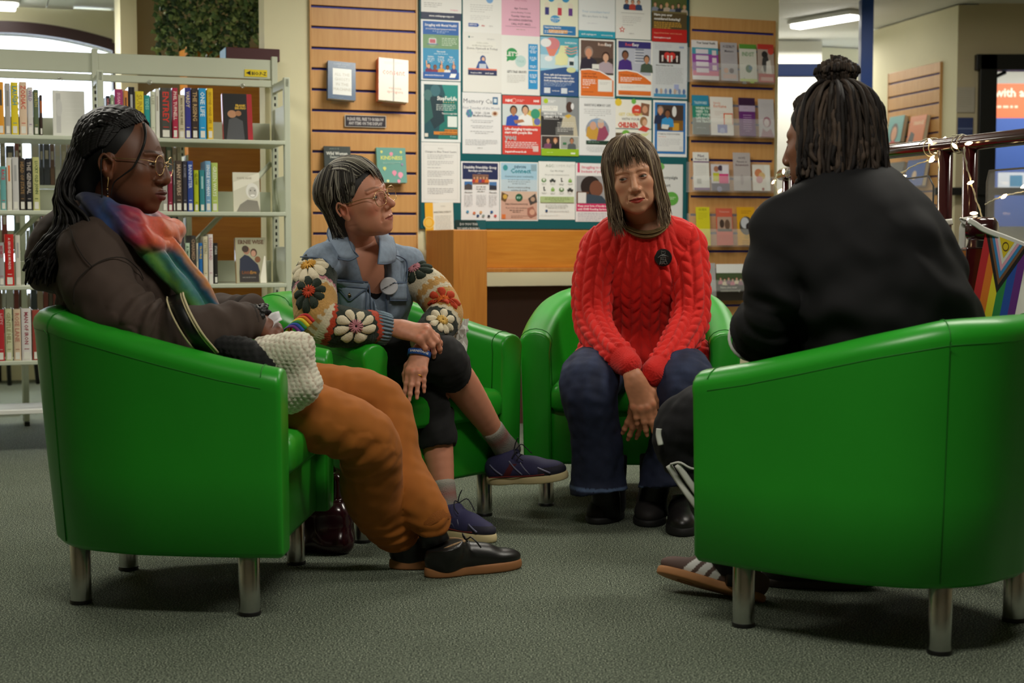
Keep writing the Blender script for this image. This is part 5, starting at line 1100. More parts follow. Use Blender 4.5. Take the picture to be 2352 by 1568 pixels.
        mb.build('sole_line', mat('red_trim', rgb(120, 40, 36), .6), o)
    spectacles(R2, T, cx=.0345, rx=.0265, rz=.0225, sq=2.9, y=.101, cz=-.007)
    # short swept hair
    rg = np.random.RandomState(15); E0, ER = V(0, -.02, .028), V(.081, .104, .096); mb = MB(); pal = [rgb(66, 62, 56), rgb(132, 127, 114), rgb(178, 173, 158), rgb(44, 40, 38), rgb(98, 93, 84), rgb(56, 50, 46)]; paths, cols = [], []
    def e(d, k): return E0 + ER * k * unit(np.asarray(d, float))
    for i in range(1150):
        c = np.array(pal[rg.randint(6)]) * rg.uniform(.7, 1.15); l = rg.uniform(1.0, 1.09); t = rg.rand(); j = lambda q: rg.normal() * q
        if t < .32:                                            # top, swept forward and to her left
            x0 = rg.uniform(-.6, .95); P = [e((x0 * .6 + .15, -.5, .85), l), e((x0 * .9 + .05, .0, 1), l * 1.05), e((x0 * 1.0 - .05, .45, .85), l * 1.07), e((x0 * 1.0 - .10, .80, .58 - .1 * rg.rand()), l * 1.04), e((x0 - .18 + j(.05), .93, .36 - .2 * rg.rand() - .22 * (x0 < -.15)), l * 1.01)]; P = P[:4 if x0 > .25 or rg.rand() < .35 else 5]
        elif t < .74:                                          # sides, combed down from the parting
            sx = 1 if rg.rand() < .65 else -1; y0 = rg.uniform(-.75, .72); w_ = rg.rand(); bk = .25 * (1 if y0 < .1 else .0)
            P = [e((sx * .12, y0 * .5 - .1, 1), l), e((sx * .55, y0 * .8, .80), l * 1.06), e((sx * .88, y0 * 1.0 - bk * .4, .42), l * 1.06), e((sx * 1.0, y0 * 1.0 - bk + j(.04), .04 if y0 < .3 else .26), l * 1.03), e((sx * 1.0, y0 * .9 - bk * 1.6 + j(.06), (-.10 if y0 > -.1 else -.42) - .24 * w_), l * .99)]
            if y0 < -.05: P.append(V(sx * (.066 - .02 * rg.rand()), -.05 - .04 * rg.rand(), -.055 - .045 * rg.rand()))
            if y0 > .5: P = P[:4]
        else:                                                  # back and nape
            x0 = rg.uniform(-1, 1); P = [e((x0 * .3, -.35, .92), l), e((x0 * .7, -.75, .6), l * 1.06), e((x0 * .95, -.98, .1), l * 1.07), e((x0 * .9, -.95, -.42), l * 1.0), V(x0 * .058 + j(.004), -.09, -.10 - .03 * rg.rand())]
        paths.append(T(spline(P, 13))); cols.append(c)
    for i in range(170):                                       # temples
        sx = 1 if i < 120 else -1; u = rg.rand(); l = rg.uniform(1.0, 1.07); P = [e((sx * .35, .25 + .2 * u, .95), l), e((sx * .74, .42 + .3 * u, .62), l * 1.04), e((sx * .93, .42 + .32 * u, .3), l * 1.03), e((sx * 1.0, .30 + .34 * u, .02 - .1 * rg.rand()), l)]
        paths.append(T(spline(P, 13))); cols.append(np.array(pal[rg.randint(6)]) * rg.uniform(.6, .95))
    strands(mb, paths, .0033, cols, 4, flat=.5)
    s = SDF(V(-.12, -.16, -.15), V(.12, .12, .16), .004); s.ell(E0, ER * .975, k=0); s.ell((0, -.075, -.06), (.06, .035, .06), k=.03); s.ell((0, .115, -.015), (.11, .097, .085), k=.01, sub=True)
    for x in (-1, 1): s.ell((x * .085, .03, -.05), (.035, .06, .062), k=.008, sub=True)
    s.ell((0, .03, -.12), (.09, .085, .1), k=.01, sub=True)
    v, f = s.mesh(); mb.add(T(v), f, 0, pal[3]); tag(mb.build('hair', M_HAIR, R2), kind='stuff')
woman_denim()
# ------------------------------------------------------------------ the woman in the red cable-knit sweater
def woman_red():
    R3 = empty('person', 'woman in red cable-knit sweater and blue jeans leaning forward, hands between her knees', 'person', (CH3[0], CH3[1], 0))
    R3.location = (0, 0, 0)
    sk = np.array(rgb(205, 150, 118)); fwd = unit(V(-.05, -1, 0))
    pel, che, upp, nck = at(1472, 805, 5.16), at(1476, 650, 5.03), at(1478, 560, 4.95), at(1478, 508, 4.92)
    sl, el, wl_ = at(1380, 570, 4.96), at(1363, 738, 4.86), at(1446, 838, 4.58)
    sr, er, wr = at(1573, 562, 4.96), at(1583, 738, 4.86), at(1500, 858, 4.60)
    # body: head, neck, hidden trunk and limbs, hands
    F = unit(V(-.06, -1, -.10)); HR = frame(F, V(-.18, 0, 1)); hs = 1.0; HO = at(1453, 404, 4.79)
    T = lambda p: (np.asarray(p) * hs) @ HR.T + HO
    Ti = lambda p: ((np.asarray(p) - HO) @ HR) / hs
    hd = head_shell(dict(skin=sk, eyeopen=.6, lips=.75, lipcol=rgb(176, 66, 54), browcol=rgb(120, 90, 66), browa=.3, creases=1, nosel=1.12, nosew=1.02, jaw=.94, full=.98, mouthw=.025, warm=rgb(214, 132, 104), socket=rgb(150, 98, 84)),
                    [(V(0, -.03, -.06), .046), (Ti(nck + V(0, .01, .0)), .056), (Ti(nck + V(0, .03, -.06)), .075)])
    hd = (T(hd[0]), hd[1], hd[2])
    hr = hand(frame(unit(V(.33, -.05, -1)), V(0, -1, .1)), at(1458, 874, 4.555), lerp(wl_, el, .12), -1, [(.12, .3, .2), (.08, .22, .15), (.1, .25, .2), (.1, .4, .3)], splay=(.04, .0, -.05, -.1), thumb=((.038, .05, -.018), (.043, .078, -.024), (.04, .1, -.03)), skin=sk * V(.92, .78, .7), sc=1.03, forer=.029)
    hl = hand(frame(unit(V(-.34, .02, -1)), V(0, -1, .1)), at(1494, 888, 4.605), lerp(wr, er, .12), 1, [(.15, .3, .2), (.15, .3, .25), (.2, .3, .2), (.2, .4, .3)], splay=(.05, 0, -.05, -.12), thumb=((.03, .05, -.03), (.03, .078, -.04), (.03, .1, -.044)), skin=sk * V(.88, .72, .64), sc=1.03, forer=.029)
    knl, knr, anl, anr = at(1352, 882, 4.64), at(1572, 884, 4.62), at(1392, 1140, 4.76), at(1500, 1140, 4.76)
    hpl, hpr = at(1415, 850, 5.14), at(1532, 850, 5.14)
    tr = trunk_shell([([pel, che, upp, nck], [.12, .115, .1, .05]), ([sl + V(.02, 0, 0), el, wl_], [.045, .04, .026]), ([sr - V(.02, 0, 0), er, wr], [.045, .04, .026]), ([upp + V(0, 0, 0), sl], [.06, .045]), ([upp, sr], [.06, .045]),
                      ([hpl, knl, anl], [.075, .055, .035]), ([hpr, knr, anr], [.075, .055, .035])], sk)
    v, f, c = join_shells([hd, hr, hl, tr]); body = qmesh('body', v, f, M_SKIN, R3, c)
    eyes(T, body, (.09, .07, .05), unit(V(.42, 1, -.12)), (.42, .38, .35))
    # sweater
    s = SDF(V(.0, 4.35, .38), V(.95, 5.5, 1.08), 0.0036); tax = [pel, che, upp, nck]
    s.chain(tax, [.165, .15, .128, .085], k=0, flat=.82, fax=fwd)
    s.ell(pel + V(0, -.07, -.015), (.185, .17, .085), k=.05)
    s.chain([sl + V(.03, 0, .01), upp + V(-.08, 0, .035), upp + V(.08, 0, .035), sr + V(-.03, 0, .01)], .062, k=.05)
    s.ell(che + V(-.06, -.075, .03), (.075, .07, .085), k=.05); s.ell(che + V(.06, -.075, .03), (.075, .07, .085), k=.05)
    AL, AR = [sl, (sl + el) / 2 + V(-.012, 0, 0), el, (el + wl_) / 2 + V(-.01, -.0, -.014), wl_], [sr, (sr + er) / 2 + V(.012, 0, 0), er, (er + wr) / 2 + V(.01, 0, -.014), wr]
    for A in (AL, AR): s.chain(A, [.066, .06, .056, .05, .039], k=.03)
    s.chain([pel + V(-.17, -.12, -.01), pel + V(-.21, -.2, -.045)], [.06, .035], k=.05); s.chain([pel + V(.17, -.12, -.01), pel + V(.2, -.2, -.06)], [.06, .035], k=.05)
    s.ell(nck + V(0, -.05, .028), (.088, .10, .066), k=.012, sub=True)
    v, f = s.mesh(2); n = normals(v, f)
    SP = [spline(q, 14) for q in (tax, AL, AR)]; rad0 = [.15, .058, .058]; pr = [seg_param(v, q) for q in SP]
    dist = np.stack([pr[0][1] - .145, pr[1][1] - .058, pr[2][1] - .058]); which = dist.argmin(0)
    disp = np.zeros(len(v))
    for k in range(3):
        t, d, off, tan, L_ = pr[k]; ph = angle_about(off, tan, V(0, -1, .0) if k == 0 else V(.3 if k == 1 else -.3, -1, .3)); u = ph * (.165 if k == 0 else .058)
        wd, ln = (.0405, .044) if k == 0 else (.0365, .040)
        uu = u / wd + .5; ci = np.floor(uu); x = (uu - ci) * 2 - 1; sg = np.where(ci % 2 == 0, 1, -1)
        lump = np.abs(np.sin(PI * (t / ln + .40 * x * sg + .5 * (ci % 2)))) ** .7; hgt = np.sqrt(np.clip(1 - (x / .86) ** 2, 0, 1)) * (.30 + .70 * lump) + .18 * sstep(.9, 1, np.abs(x))
        am = .0115 * (sstep(0, .05, t) * (.25 + .75 * sstep(L_ - .01, L_ - .09, t)) if k == 0 else sstep(L_ - .045, L_ - .055, t))
        rib = .0016 * np.sin(u * 2 * PI / .0085) * (0 if k == 0 else sstep(L_ - .055, L_ - .045, t))
        m = which == k; disp[m] = (am * hgt + rib)[m]
    nz = Noise(3, .16, 10); v = v + n * (disp + .006 * nz(v))[:, None]
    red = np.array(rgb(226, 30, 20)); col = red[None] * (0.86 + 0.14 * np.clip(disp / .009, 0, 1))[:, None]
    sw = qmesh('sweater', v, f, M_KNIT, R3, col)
    # necklace of several strands
    mb = MB(); nb = nck + V(0, -.02, .02)
    for i in range(7):
        q = np.linspace(-.08 * PI, 1.08 * PI, 30); rr = .074 + .0035 * (i % 3); dz = -.004 * i
        P = np.stack([nb[0] + rr * 1.08 * np.cos(q), nb[1] - (rr * 1.12) * np.sin(q) + .01, nb[2] + .005 - (.058 + .004 * i) * np.clip(np.sin(q), -1, 1) - dz * 0], 1)
        mb.tube(P, .0028, 5)
    mb.build('necklace', mat('brass_beads', rgb(128, 104, 66), .35, metal=.6, bump=.8, bscale=700), R3)
    # jeans
    s = SDF(V(-.05, 4.3, .0), V(1.0, 5.5, .75), .006)
    h0, h1 = at(1374, 1092, 4.7), at(1538, 1086, 4.70)
    s.chain([hpl, (hpl + knl) / 2 + V(-.012, 0, .015), knl, at(1366, 985, 4.66), h0, h0 + V(.004, .0, -.045)], [.1, .098, .094, .08, .085, .092], k=0)
    s.chain([hpr, (hpr + knr) / 2 + V(.012, 0, .015), knr, at(1552, 985, 4.66), h1, h1 + V(-.002, .0, -.045)], [.1, .098, .094, .078, .088, .098], k=.012)
    s.ell(pel + V(0, .02, -.05), (.2, .15, .1), k=.05)
    s.plane(h0 + V(0, 0, -.055), V(.12, -.1, -1), k=.002)
    v, f = s.mesh(2); n = normals(v, f); n1, n2 = Noise(11, .11, 12, (1.6, 1.6, .7)), Noise(12, .05, 12, (1, 1, 1.6))
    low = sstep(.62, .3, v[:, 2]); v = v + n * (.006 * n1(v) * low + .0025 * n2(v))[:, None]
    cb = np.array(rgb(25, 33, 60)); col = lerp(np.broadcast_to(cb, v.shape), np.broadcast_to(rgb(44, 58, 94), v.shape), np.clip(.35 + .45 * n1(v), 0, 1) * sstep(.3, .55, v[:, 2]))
    hz = v[:, 2] - (h0[2] - .055 + .02); hm = np.abs(v[:, 2] - (h0[2] - .034)) < .004; col[hm] = rgb(84, 104, 140)
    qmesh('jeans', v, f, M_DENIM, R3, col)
    # boots
    for a, k in ((anl, knl), (anr, knr)): MB().tube([lerp(a, k, .35), lerp(a, k, .1), a, a - V(0, 0, .06)], [.05, .046, .046, .05], 16).build('sock', M_BLACK, R3)
    for a, hl_, to in ((anl, at(1412, 1168, 4.88), gnd(1366, 1204)), (anr, at(1498, 1172, 4.88), gnd(1488, 1211))):
        hl_ = V(hl_[0], hl_[1], 0); shoe(R3, V(hl_[0] * .9 + to[0] * .1, hl_[1] - .055, .1), hl_, V(to[0], to[1], 0), upper=rgb(26, 22, 22), sole=rgb(14, 14, 14), mats=[M_SUEDE], name='boot', high=.12, w=.047, shaft=.08, toe_h=.036)
    # pin badge with a little scribbled figure holding a book
    ch = at(1530, 589, 4.8)
    i = np.argmin(((v * 0)[:1]).sum(1)); 
    sv = np.array([p.co for p in sw.data.vertices]); d_ = ray(1530, 589); d_ = d_ / np.linalg.norm(d_); q = sv - V(0, 0, HCAM); tt = q @ d_; pd = np.linalg.norm(q - tt[:, None] * d_, axis=1); ok = np.where(pd < .012)[0]; j = ok[np.argmin(tt[ok])]
    def fig(mb, R, c, r):
        W = (.85, .85, .82)
        def ln(P, w_=.07): mb.tube([c + R @ V(x * r, y * r, 0) for x, y in P], w_ * r * .8, 4, 0, W, flat=.3, ref=R[:, 2])
        ln([(-.2, .75), (-.2, .4), (0, .32), (.2, .4), (.2, .75), (0, .62), (-.2, .75)], .07)
        ln([(0, .3), (-.28, .22), (-.6, -.02), (-.25, .05), (-.3, -.35), (-.42, -.8), (-.12, -.75), (0, -.45), (.15, -.75), (.45, -.7), (.28, -.3), (.25, .05), (.6, .1), (.25, .25), (0, .3)], .07)
        z = [(-.3 + .55 * (k % 2) + .1 * math.sin(k), .25 - k * .075) for k in range(14)]; ln(z, .1)
    disc_badge(sw, 'pin_badge', sv[j] - d_ * .004, unit(V(.02, -1, .12)), .0295, fig, rimcol=(.012, .012, .012), label='black round pin badge with a white scribbled figure')
    # hair: bob with fringe
    rng = np.random.RandomState(5); mb = MB(); paths, cols = [], []
    E0, ER = V(0, -.02, .028), V(.083, .106, .1)
    def epos(az, th, k=1.0): return E0 + ER * k * V(math.sin(az) * math.sin(th), math.cos(az) * math.sin(th), math.cos(th))
    pal = [rgb(112, 94, 74), rgb(134, 116, 92), rgb(90, 72, 56), rgb(164, 147, 120), rgb(74, 58, 47), rgb(120, 100, 80)]
    for i in range(980):
        lay = rng.uniform(.96, 1.07); c = np.array(pal[rng.randint(6)]) * rng.uniform(.8, 1.1)
        if i < 215:                                           # fringe, swept off a parting
            az = rng.uniform(-.82, .82); th1 = rng.uniform(1.25, 1.62) - .3 * math.exp(-((az + .14) / .1) ** 2)
            P = [epos(az * .3, .1, lay), epos(az * .62, .45, lay * 1.03), epos(az * .85, .8, lay * 1.04), epos(az, 1.12, lay * 1.03), epos(az * 1.04, th1, lay * 1.0)]
        else:
            az = rng.uniform(.75, PI) * rng.choice([-1, 1]); end = rng.uniform(-.185, -.14); fr = sstep(1.7, .8, abs(az))
            w_ = 1.0 + .06 * fr; q = epos(az, 1.6, lay)
            x, y = q[0], q[1]; out = rng.uniform(.98, 1.1)
            P = [epos(az * .5, .12, lay), epos(az * .85, .5, lay * 1.02), epos(az, 1.0, lay * 1.03), epos(az, 1.5, lay * 1.03), V(x * out, y * .98, -.06), V(x * out * 1.02 + rng.normal() * .004, y * .96 + rng.normal() * .004, -.11), V(x * out * .96 + rng.normal() * .007, y * .95 + .006 * fr, end)]
        P = [q + rng.normal(size=3) * .0011 * (1 + k) ** .5 for k, q in enumerate(P)]; paths.append(T(spline(P, 13))); cols.append(c)
    strands(mb, paths, .0035, cols, 4, flat=.55)
    s = SDF(V(-.13, -.16, -.2), V(.13, .12, .16), .004); s.ell(E0 + V(0, -.004, 0), ER * .97, k=0)
    for sx in (-1, 1): s.chain([V(sx * .076, -.02, .02), V(sx * .083, -.03, -.07), V(sx * .08, -.035, -.145)], [.02, .018, .01], k=.02, flat=.6, fax=(1, 0, 0))
    s.chain([V(0, -.1, .0), V(0, -.1, -.13)], [.05, .05], k=.03, flat=.5, fax=(0, 1, 0))
    s.ell((0, .085, -.06), (.066, .08, .105), k=.004, sub=True); s.plane((0, .074, 0), (0, 1, -.12), k=.004)
    v, f = s.mesh(); mb.add(T(v), f, 0, pal[2])
    hair = tag(mb.build('hair', M_HAIR, R3), kind='stuff')
woman_red()
# ------------------------------------------------------------------ the woman in black, seen from behind on the right
def woman_black():
    R4 = empty('person', 'person with dreadlocks in black jacket seen from behind in right-hand green chair', 'person', (0, 0, 0))
    sk = np.array(rgb(128, 82, 58)); f4 = V(F4[0], F4[1], 0); rt = V(f4[1], -f4[0], 0)
    pel, che, upp, nck = V(.95, 3.50, .54), at(1985, 640, 3.55), at(1945, 520, 3.60), at(1925, 428, 3.64)
    sL, eL, wL = at(1822, 545, 3.50), at(1772, 722, 3.50), at(1716, 790, 3.72)
    sR, eR, wR = at(2060, 560, 3.76), at(2010, 700, 3.98), at(1960, 860, 3.98)
    hL, kL, aL = V(.86, 3.48, .52), at(1588, 990, 3.76), at(1700, 1310, 3.70)
    hR, kR, aR = V(1.02, 3.62, .52), V(.70, 3.98, .47), gnd(1812, 1330) + V(0, 0, .09)
    F = unit(V(-.80, .60, -.10)); HR = frame(F, V(0, 0, 1)); HO = at(1898, 322, 3.63); hs = 1.04
    T = lambda p: (np.asarray(p) * hs) @ HR.T + HO
    Ti = lambda p: ((np.asarray(p) - HO) @ HR) / hs
    hd = head_shell(dict(skin=sk, lipcol=rgb(130, 76, 66), nosel=.7, nosew=1.3, jaw=1.08, full=1.1, lips=1.2), [(V(0, -.03, -.06), .058), (Ti(nck), .064), (Ti(nck + V(.01, -.01, -.06)), .085)], h=.0028)
    hd = (T(hd[0]), hd[1], hd[2])
    h1 = hand(frame(unit(V(.25, .55, -.8)), V(-.5, .5, .2)), wL + V(.03, .02, -.02), lerp(wL, eL, .15), 1, [(.4, .6, .3)] * 4, skin=sk, forer=.03, h=.0036)
    h2 = hand(frame(unit(V(-.7, .4, -.45)), V(0, .2, .9)), wR, lerp(wR, eR, .15), -1, [(.4, .6, .3)] * 4, skin=sk, forer=.03, h=.0036)
    tr = trunk_shell([([pel, che, upp, nck], [.15, .15, .13, .055]), ([upp, sL, eL, wL], [.09, .055, .045, .028]), ([upp, sR, eR, wR], [.09, .055, .045, .028]), ([hL, kL, aL], [.09, .05, .034]), ([hR, kR, aR], [.09, .05, .034])], sk)
    v, f, c = join_shells([hd, h1, h2, tr]); body = qmesh('body', v, f, M_SKIN, R4, c); eyes(T, body, (.02, .012, .008))
    # track jacket
    s = SDF(V(.4, 3.1, .4), V(1.45, 4.2, 1.12), .0075)
    s.chain([pel, che + V(.02, -.02, 0), upp, nck + V(.005, -.005, -.01)], [.235, .225, .175, .078], k=0, flat=.84, fax=f4)
    s.ell(at(2030, 690, 3.46), (.17, .15, .15), k=.08); s.ell(at(1990, 560, 3.5), (.13, .12, .12), k=.08)
    s.chain([sL, upp + V(0, 0, .0), sR], [.085, .12, .09], k=.06); s.chain([nck + V(0, 0, .01), upp + V(.03, -.03, .03)], [.07, .11], k=.04)
    AL_, AR_ = [sL, lerp(sL, eL, .5) + V(-.005, -.01, 0), eL, lerp(eL, wL, .5) + V(0, 0, -.012), wL], [sR, lerp(sR, eR, .5), eR, wR]
    s.chain(AL_, [.098, .085, .077, .062, .046], k=.05); s.chain(AR_, [.095, .082, .07, .046], k=.04)
    s.ell(nck + V(0, 0, .06), (.066, .066, .05), k=.008, sub=True)
    s.chain([at(1822, 700, 3.6), at(1826, 790, 3.62), at(1840, 850, 3.62)], [.06, .075, .08], k=.04)
    s.chain([at(1800, 520, 3.62), at(1772, 540, 3.66), at(1764, 575, 3.67)], [.05, .032, .02], k=.03)         # the open collar standing out in front
    v, f = s.mesh(2); n = normals(v, f); n1, n2 = Noise(91, .2), Noise(92, .09)
    drape = np.sin((v[:, 0] * .55 + v[:, 2] * 1.1) * 2 * PI / .17 + 2.4 * n1(v)) * sstep(.98, .8, v[:, 2])
    t, d, o_, ta, L_ = seg_param(v, spline(AL_, 14)); fold = np.sin(t * 2 * PI / .05 + 2 * n1(v)) * np.exp(-((t - L_ * .55) / .09) ** 2) * (d < .11)
    v = v + n * (.008 * n1(v) + .003 * n2(v) + .008 * drape + .008 * fold)[:, None]
    jk = qmesh('black_jacket', v, f, mat('jersey', (.02, .02, .02), .8, attr=True, bump=.2, bscale=900, spec=.25), R4, np.array(rgb(15, 15, 17))[None] * (1 + .1 * n2(v))[:, None])
    def surf(px, py, near=.014, lift=.0):
        d_ = ray(px, py); d_ = d_ / np.linalg.norm(d_); q = v - V(0, 0, HCAM); tt = q @ d_; pd = np.linalg.norm(q - tt[:, None] * d_, axis=1); ok = np.where(pd < near)[0]; j = ok[np.argmin(tt[ok])] if len(ok) else np.argmin(pd); return V(0, 0, HCAM) + d_ * (tt[j] - lift)
    M_PIPE = mat('white_piping', rgb(206, 208, 200), .6); mb = MB(); d = unit(wL - eL); e1 = unit(np.cross(d, V(0, 0, 1))); e2 = np.cross(d, e1); c = lerp(eL, wL, .82)
    mb.tube([c + (e1 * math.cos(a) + e2 * math.sin(a)) * .056 for a in np.linspace(0, 2 * PI, 29)], .0042, 6, caps=False); mb.build('white_piping', M_PIPE, jk); mb = MB(); mb.tube(spline([at(1757, 538, 3.655), at(1750, 552, 3.65), at(1753, 572, 3.65), at(1766, 592, 3.63)], 10), .0038, 6); mb.build('white_piping', M_PIPE, jk)
    # track trousers with striped sides
    s = SDF(V(.2, 3.25, .05), V(1.35, 4.2, .75), .0085)
    s.chain([hL, lerp(hL, kL, .5) + V(0, 0, .02), kL, lerp(kL, aL, .3), lerp(kL, aL, .62), lerp(kL, aL, .9)], [.115, .108, .098, .075, .068, .056], k=0); s.chain([hR, kR, lerp(kR, aR, .5), lerp(kR, aR, .92)], [.115, .095, .07, .055], k=.01); s.ell(pel, (.2, .2, .12), k=.05)
    v2, f2 = s.mesh(2); n = normals(v2, f2); v2 = v2 + n * (.006 * Noise(95, .1)(v2) + .003 * Noise(96, .04)(v2))[:, None]
    P = spline([hL, kL, aL], 20); t, d, o_, ta, L2 = seg_param(v2, P); col = np.broadcast_to(rgb(24, 24, 27), v2.shape).copy()
    tp = qmesh('track_trousers', v2, f2, MATS['jersey'], R4, col)
    mb = MB(); v_keep = v2
    def surf2(px, py, lift=.003):
        d_ = ray(px, py); d_ = d_ / np.linalg.norm(d_); q = v2 - V(0, 0, HCAM); tt = q @ d_; pd = np.linalg.norm(q - tt[:, None] * d_, axis=1); ok = np.where(pd < .012)[0]; j = ok[np.argmin(tt[ok])] if len(ok) else np.argmin(pd); return V(0, 0, HCAM) + d_ * (tt[j] - lift)
    for pts, r in (([(1536, 1068), (1556, 1100), (1590, 1148), (1634, 1205), (1690, 1270)], .0085), ([(1556, 1066), (1576, 1096), (1610, 1144), (1650, 1196), (1700, 1255)], .0085), ([(1514, 984), (1513, 1000), (1518, 1022)], .0075)):
        mb.tube(spline([surf2(x, y) for x, y in pts], 14), r, 6, flat=.3, ref=(0, -1, .2) if False else (1, 0, .4))
    mb.tube(spline([surf2(x, y) for x, y in ((1540, 1066), (1562, 1062), (1590, 1076), (1640, 1080))], 12), .003, 5); tag(mb.build('white_stripes', mat('white_stripe', rgb(208, 208, 200), .6), tp), 'white side stripes on the track trousers')
    # suede trainers, the near one rolled on its edge so that its gum sole shows
    heel, toe = at(1748, 1385, 3.68), at(1512, 1318, 3.80); up = unit(V(.14, .40, .92))
    def paint(v_, c_, L3):
        for k in range(3):
            y = L3 * (.42 + .125 * k) - (v_[:, 2] - .04) * .55; m = (np.abs(v_[:, 1] - y) < .011) & (np.abs(v_[:, 0]) > .012) & (v_[:, 2] > .02); c_[m] = rgb(226, 224, 222)
        return c_
    o, R, h0, L3, lv = shoe(R4, aL + V(.01, 0, -.02), heel, toe, up, upper=rgb(96, 74, 68), sole=rgb(178, 122, 76), mats=[M_SUEDE], name='trainer', high=.07, w=.045, sole_h=.022, paint=paint)
    mb = MB(); ring = np.linspace(0, 2 * PI, 25); mb.tube([h0 + R @ V(.016 * math.cos(q), L3 - .075 + .022 * math.sin(q), -.0006) for q in ring], .0012, 5, caps=False); mb.build('sole_tread', mat('sole_line', rgb(150, 98, 58), .7), o)
    g0, g1 = gnd(1762, 1352), gnd(1888, 1366); g0 = V(g0[0], g0[1] + .05, 0); dd = unit(V(.9, -.12, 0)); 
    def paint2(v_, c_, L3): m = (np.abs(v_[:, 1] - L3 * .55 + (v_[:, 2] - .04) * .6) < .012) & (v_[:, 0] > .01) & (v_[:, 2] > .025); c_[m] = rgb(150, 150, 160); return c_
    shoe(R4, g0 + V(.05, .0, .09), g0, g0 + dd * .26, upper=rgb(44, 40, 42), sole=rgb(60, 52, 48), mats=[M_SUEDE], name='trainer', high=.07, w=.044, paint=paint2)
    for a, k in ((aL, kL), (aR, kR)): MB().tube([lerp(a, k, .14), a, a + V(.0, 0, -.035)], [.042, .040, .04], 14).build('sock', M_BLACK, R4)
    # dreadlocks gathered in a topknot, the rest hanging to the nape
    rg = np.random.RandomState(23); E0, ER = V(0, -.02, .025), V(.086, .108, .1); mb = MB(); tie = at(1922, 203, 3.64); pal = [(.022, .015, .011), (.036, .024, .017), (.014, .010, .009), (.055, .037, .026)]
    def e(d, k): return T(E0 + ER * k * unit(np.asarray(d, float)))
    s = SDF(V(-.12, -.16, -.15), V(.12, .12, .16), .004); s.ell(E0, ER * .985, k=0); s.ell((0, -.09, -.06), (.07, .03, .07), k=.03); s.ell((0, .1, -.03), (.11, .085, .09), k=.01, sub=True)
    for x in (-1, 1): s.ell((x * .088, .03, -.05), (.03, .05, .055), k=.008, sub=True)
    s.ell((0, .03, -.12), (.09, .085, .1), k=.01, sub=True); vv, ff = s.mesh(); mb.add(T(vv), ff, 0, pal[2])
    back = unit(V(.75, -.66, 0)); sidev = V(-back[1], back[0], 0)
    def loc(P, r=.0052, n_=34):
        P = spline(P, n_); k = np.arange(n_); mb.tube(P + np.stack([np.sin(k * .9 + P[0][0] * 300), np.cos(k * 1.1), 0 * k], 1) * .0008, r * (1 + .13 * np.sin(k * 1.3 + P[0][2] * 500) + .08 * rg.normal(size=n_)) * np.interp(k / n_, [0, .06, .92, 1], [.7, 1, 1, .55]), 5, 0, np.array(pal[rg.randint(4)]) * rg.uniform(.7, 1.2))
    for i in range(150):                                        # pulled up into the tie
        az = rg.uniform(-PI, PI); th = rg.uniform(.9, 1.5) if abs(az) > .9 else rg.uniform(.75, 1.0); d0 = V(math.sin(az) * math.sin(th), math.cos(az) * math.sin(th), math.cos(th)); d1 = V(math.sin(az) * .6, math.cos(az) * .6, 1.0)
        a = rg.uniform(0, 2 * PI); q = .036 * math.sqrt(rg.rand()); tp_ = tie + V(q * math.cos(a), q * math.sin(a), 0); fan = V(math.cos(a), math.sin(a), 0) * (.012 + q * .75)
        hq = .078 - .9 * q; top = [tp_ + fan * .22 + V(0, 0, .025), tp_ + fan * .34 + V(0, 0, hq * .7), tp_ + fan * .36 + V(0, 0, hq + .008 * rg.rand()), tp_ + fan * .5 + V(0, 0, hq * .72)]
        loc([e(d0, .98), e(d0 * .55 + d1 * .45, 1.06), T(E0 + ER * V(d1[0] * .75, d1[1] * .75, 1.08)) * .45 + tp_ * .55 + V(0, 0, -.012), tp_] + top)
    for i in range(230):                                        # the lower half hangs loose over the neck and cheeks
        th = rg.uniform(-1.8, 1.75); dr = back * math.cos(th) + sidev * math.sin(th); rad = (.101 + .012 * max(math.cos(th), 0)) * rg.uniform(.93, 1.06); c0 = V(HO[0], HO[1], 0) + back * .012; sd = abs(th) > 1.25
        z0 = HO[2] + rg.uniform(.03, .10); zl = HO[2] - (.055 if sd else .075) - .055 * rg.rand(); b_ = rg.uniform(1.0, 1.08); j = lambda q: V(rg.normal() * q, rg.normal() * q, 0)
        loc([tie * .85 + (c0 + dr * .05 + V(0, 0, z0 + .06)) * .15 + V(0, 0, -.004), tie * .42 + (c0 + dr * rad * .8 + V(0, 0, z0 + .05)) * .58, c0 + dr * rad + V(0, 0, z0), c0 + dr * rad * 1.07 * b_ + V(0, 0, (z0 + zl) / 2 + .01), c0 + dr * rad * 1.08 * b_ + j(.006) + V(0, 0, zl + .03), c0 + dr * rad * 1.10 + j(.011) + V(0, 0, zl)], .0056)
    loc([tie + V(.042 * math.cos(a), .042 * math.sin(a), .004 * math.sin(2 * a)) for a in np.linspace(0, 2 * PI * 1.05, 12)], .0055, 40); loc([tie + V(.043 * math.cos(a), .043 * math.sin(a), -.010 + .004 * math.cos(a)) for a in np.linspace(1, 1 + 2 * PI * 1.05, 12)], .005, 40)
    tag(mb.build('dreadlocks', mat('matte_hair', (.02, .015, .01), .75, attr=True, bump=.5, bscale=500, spec=.3), R4), kind='stuff')
woman_black()
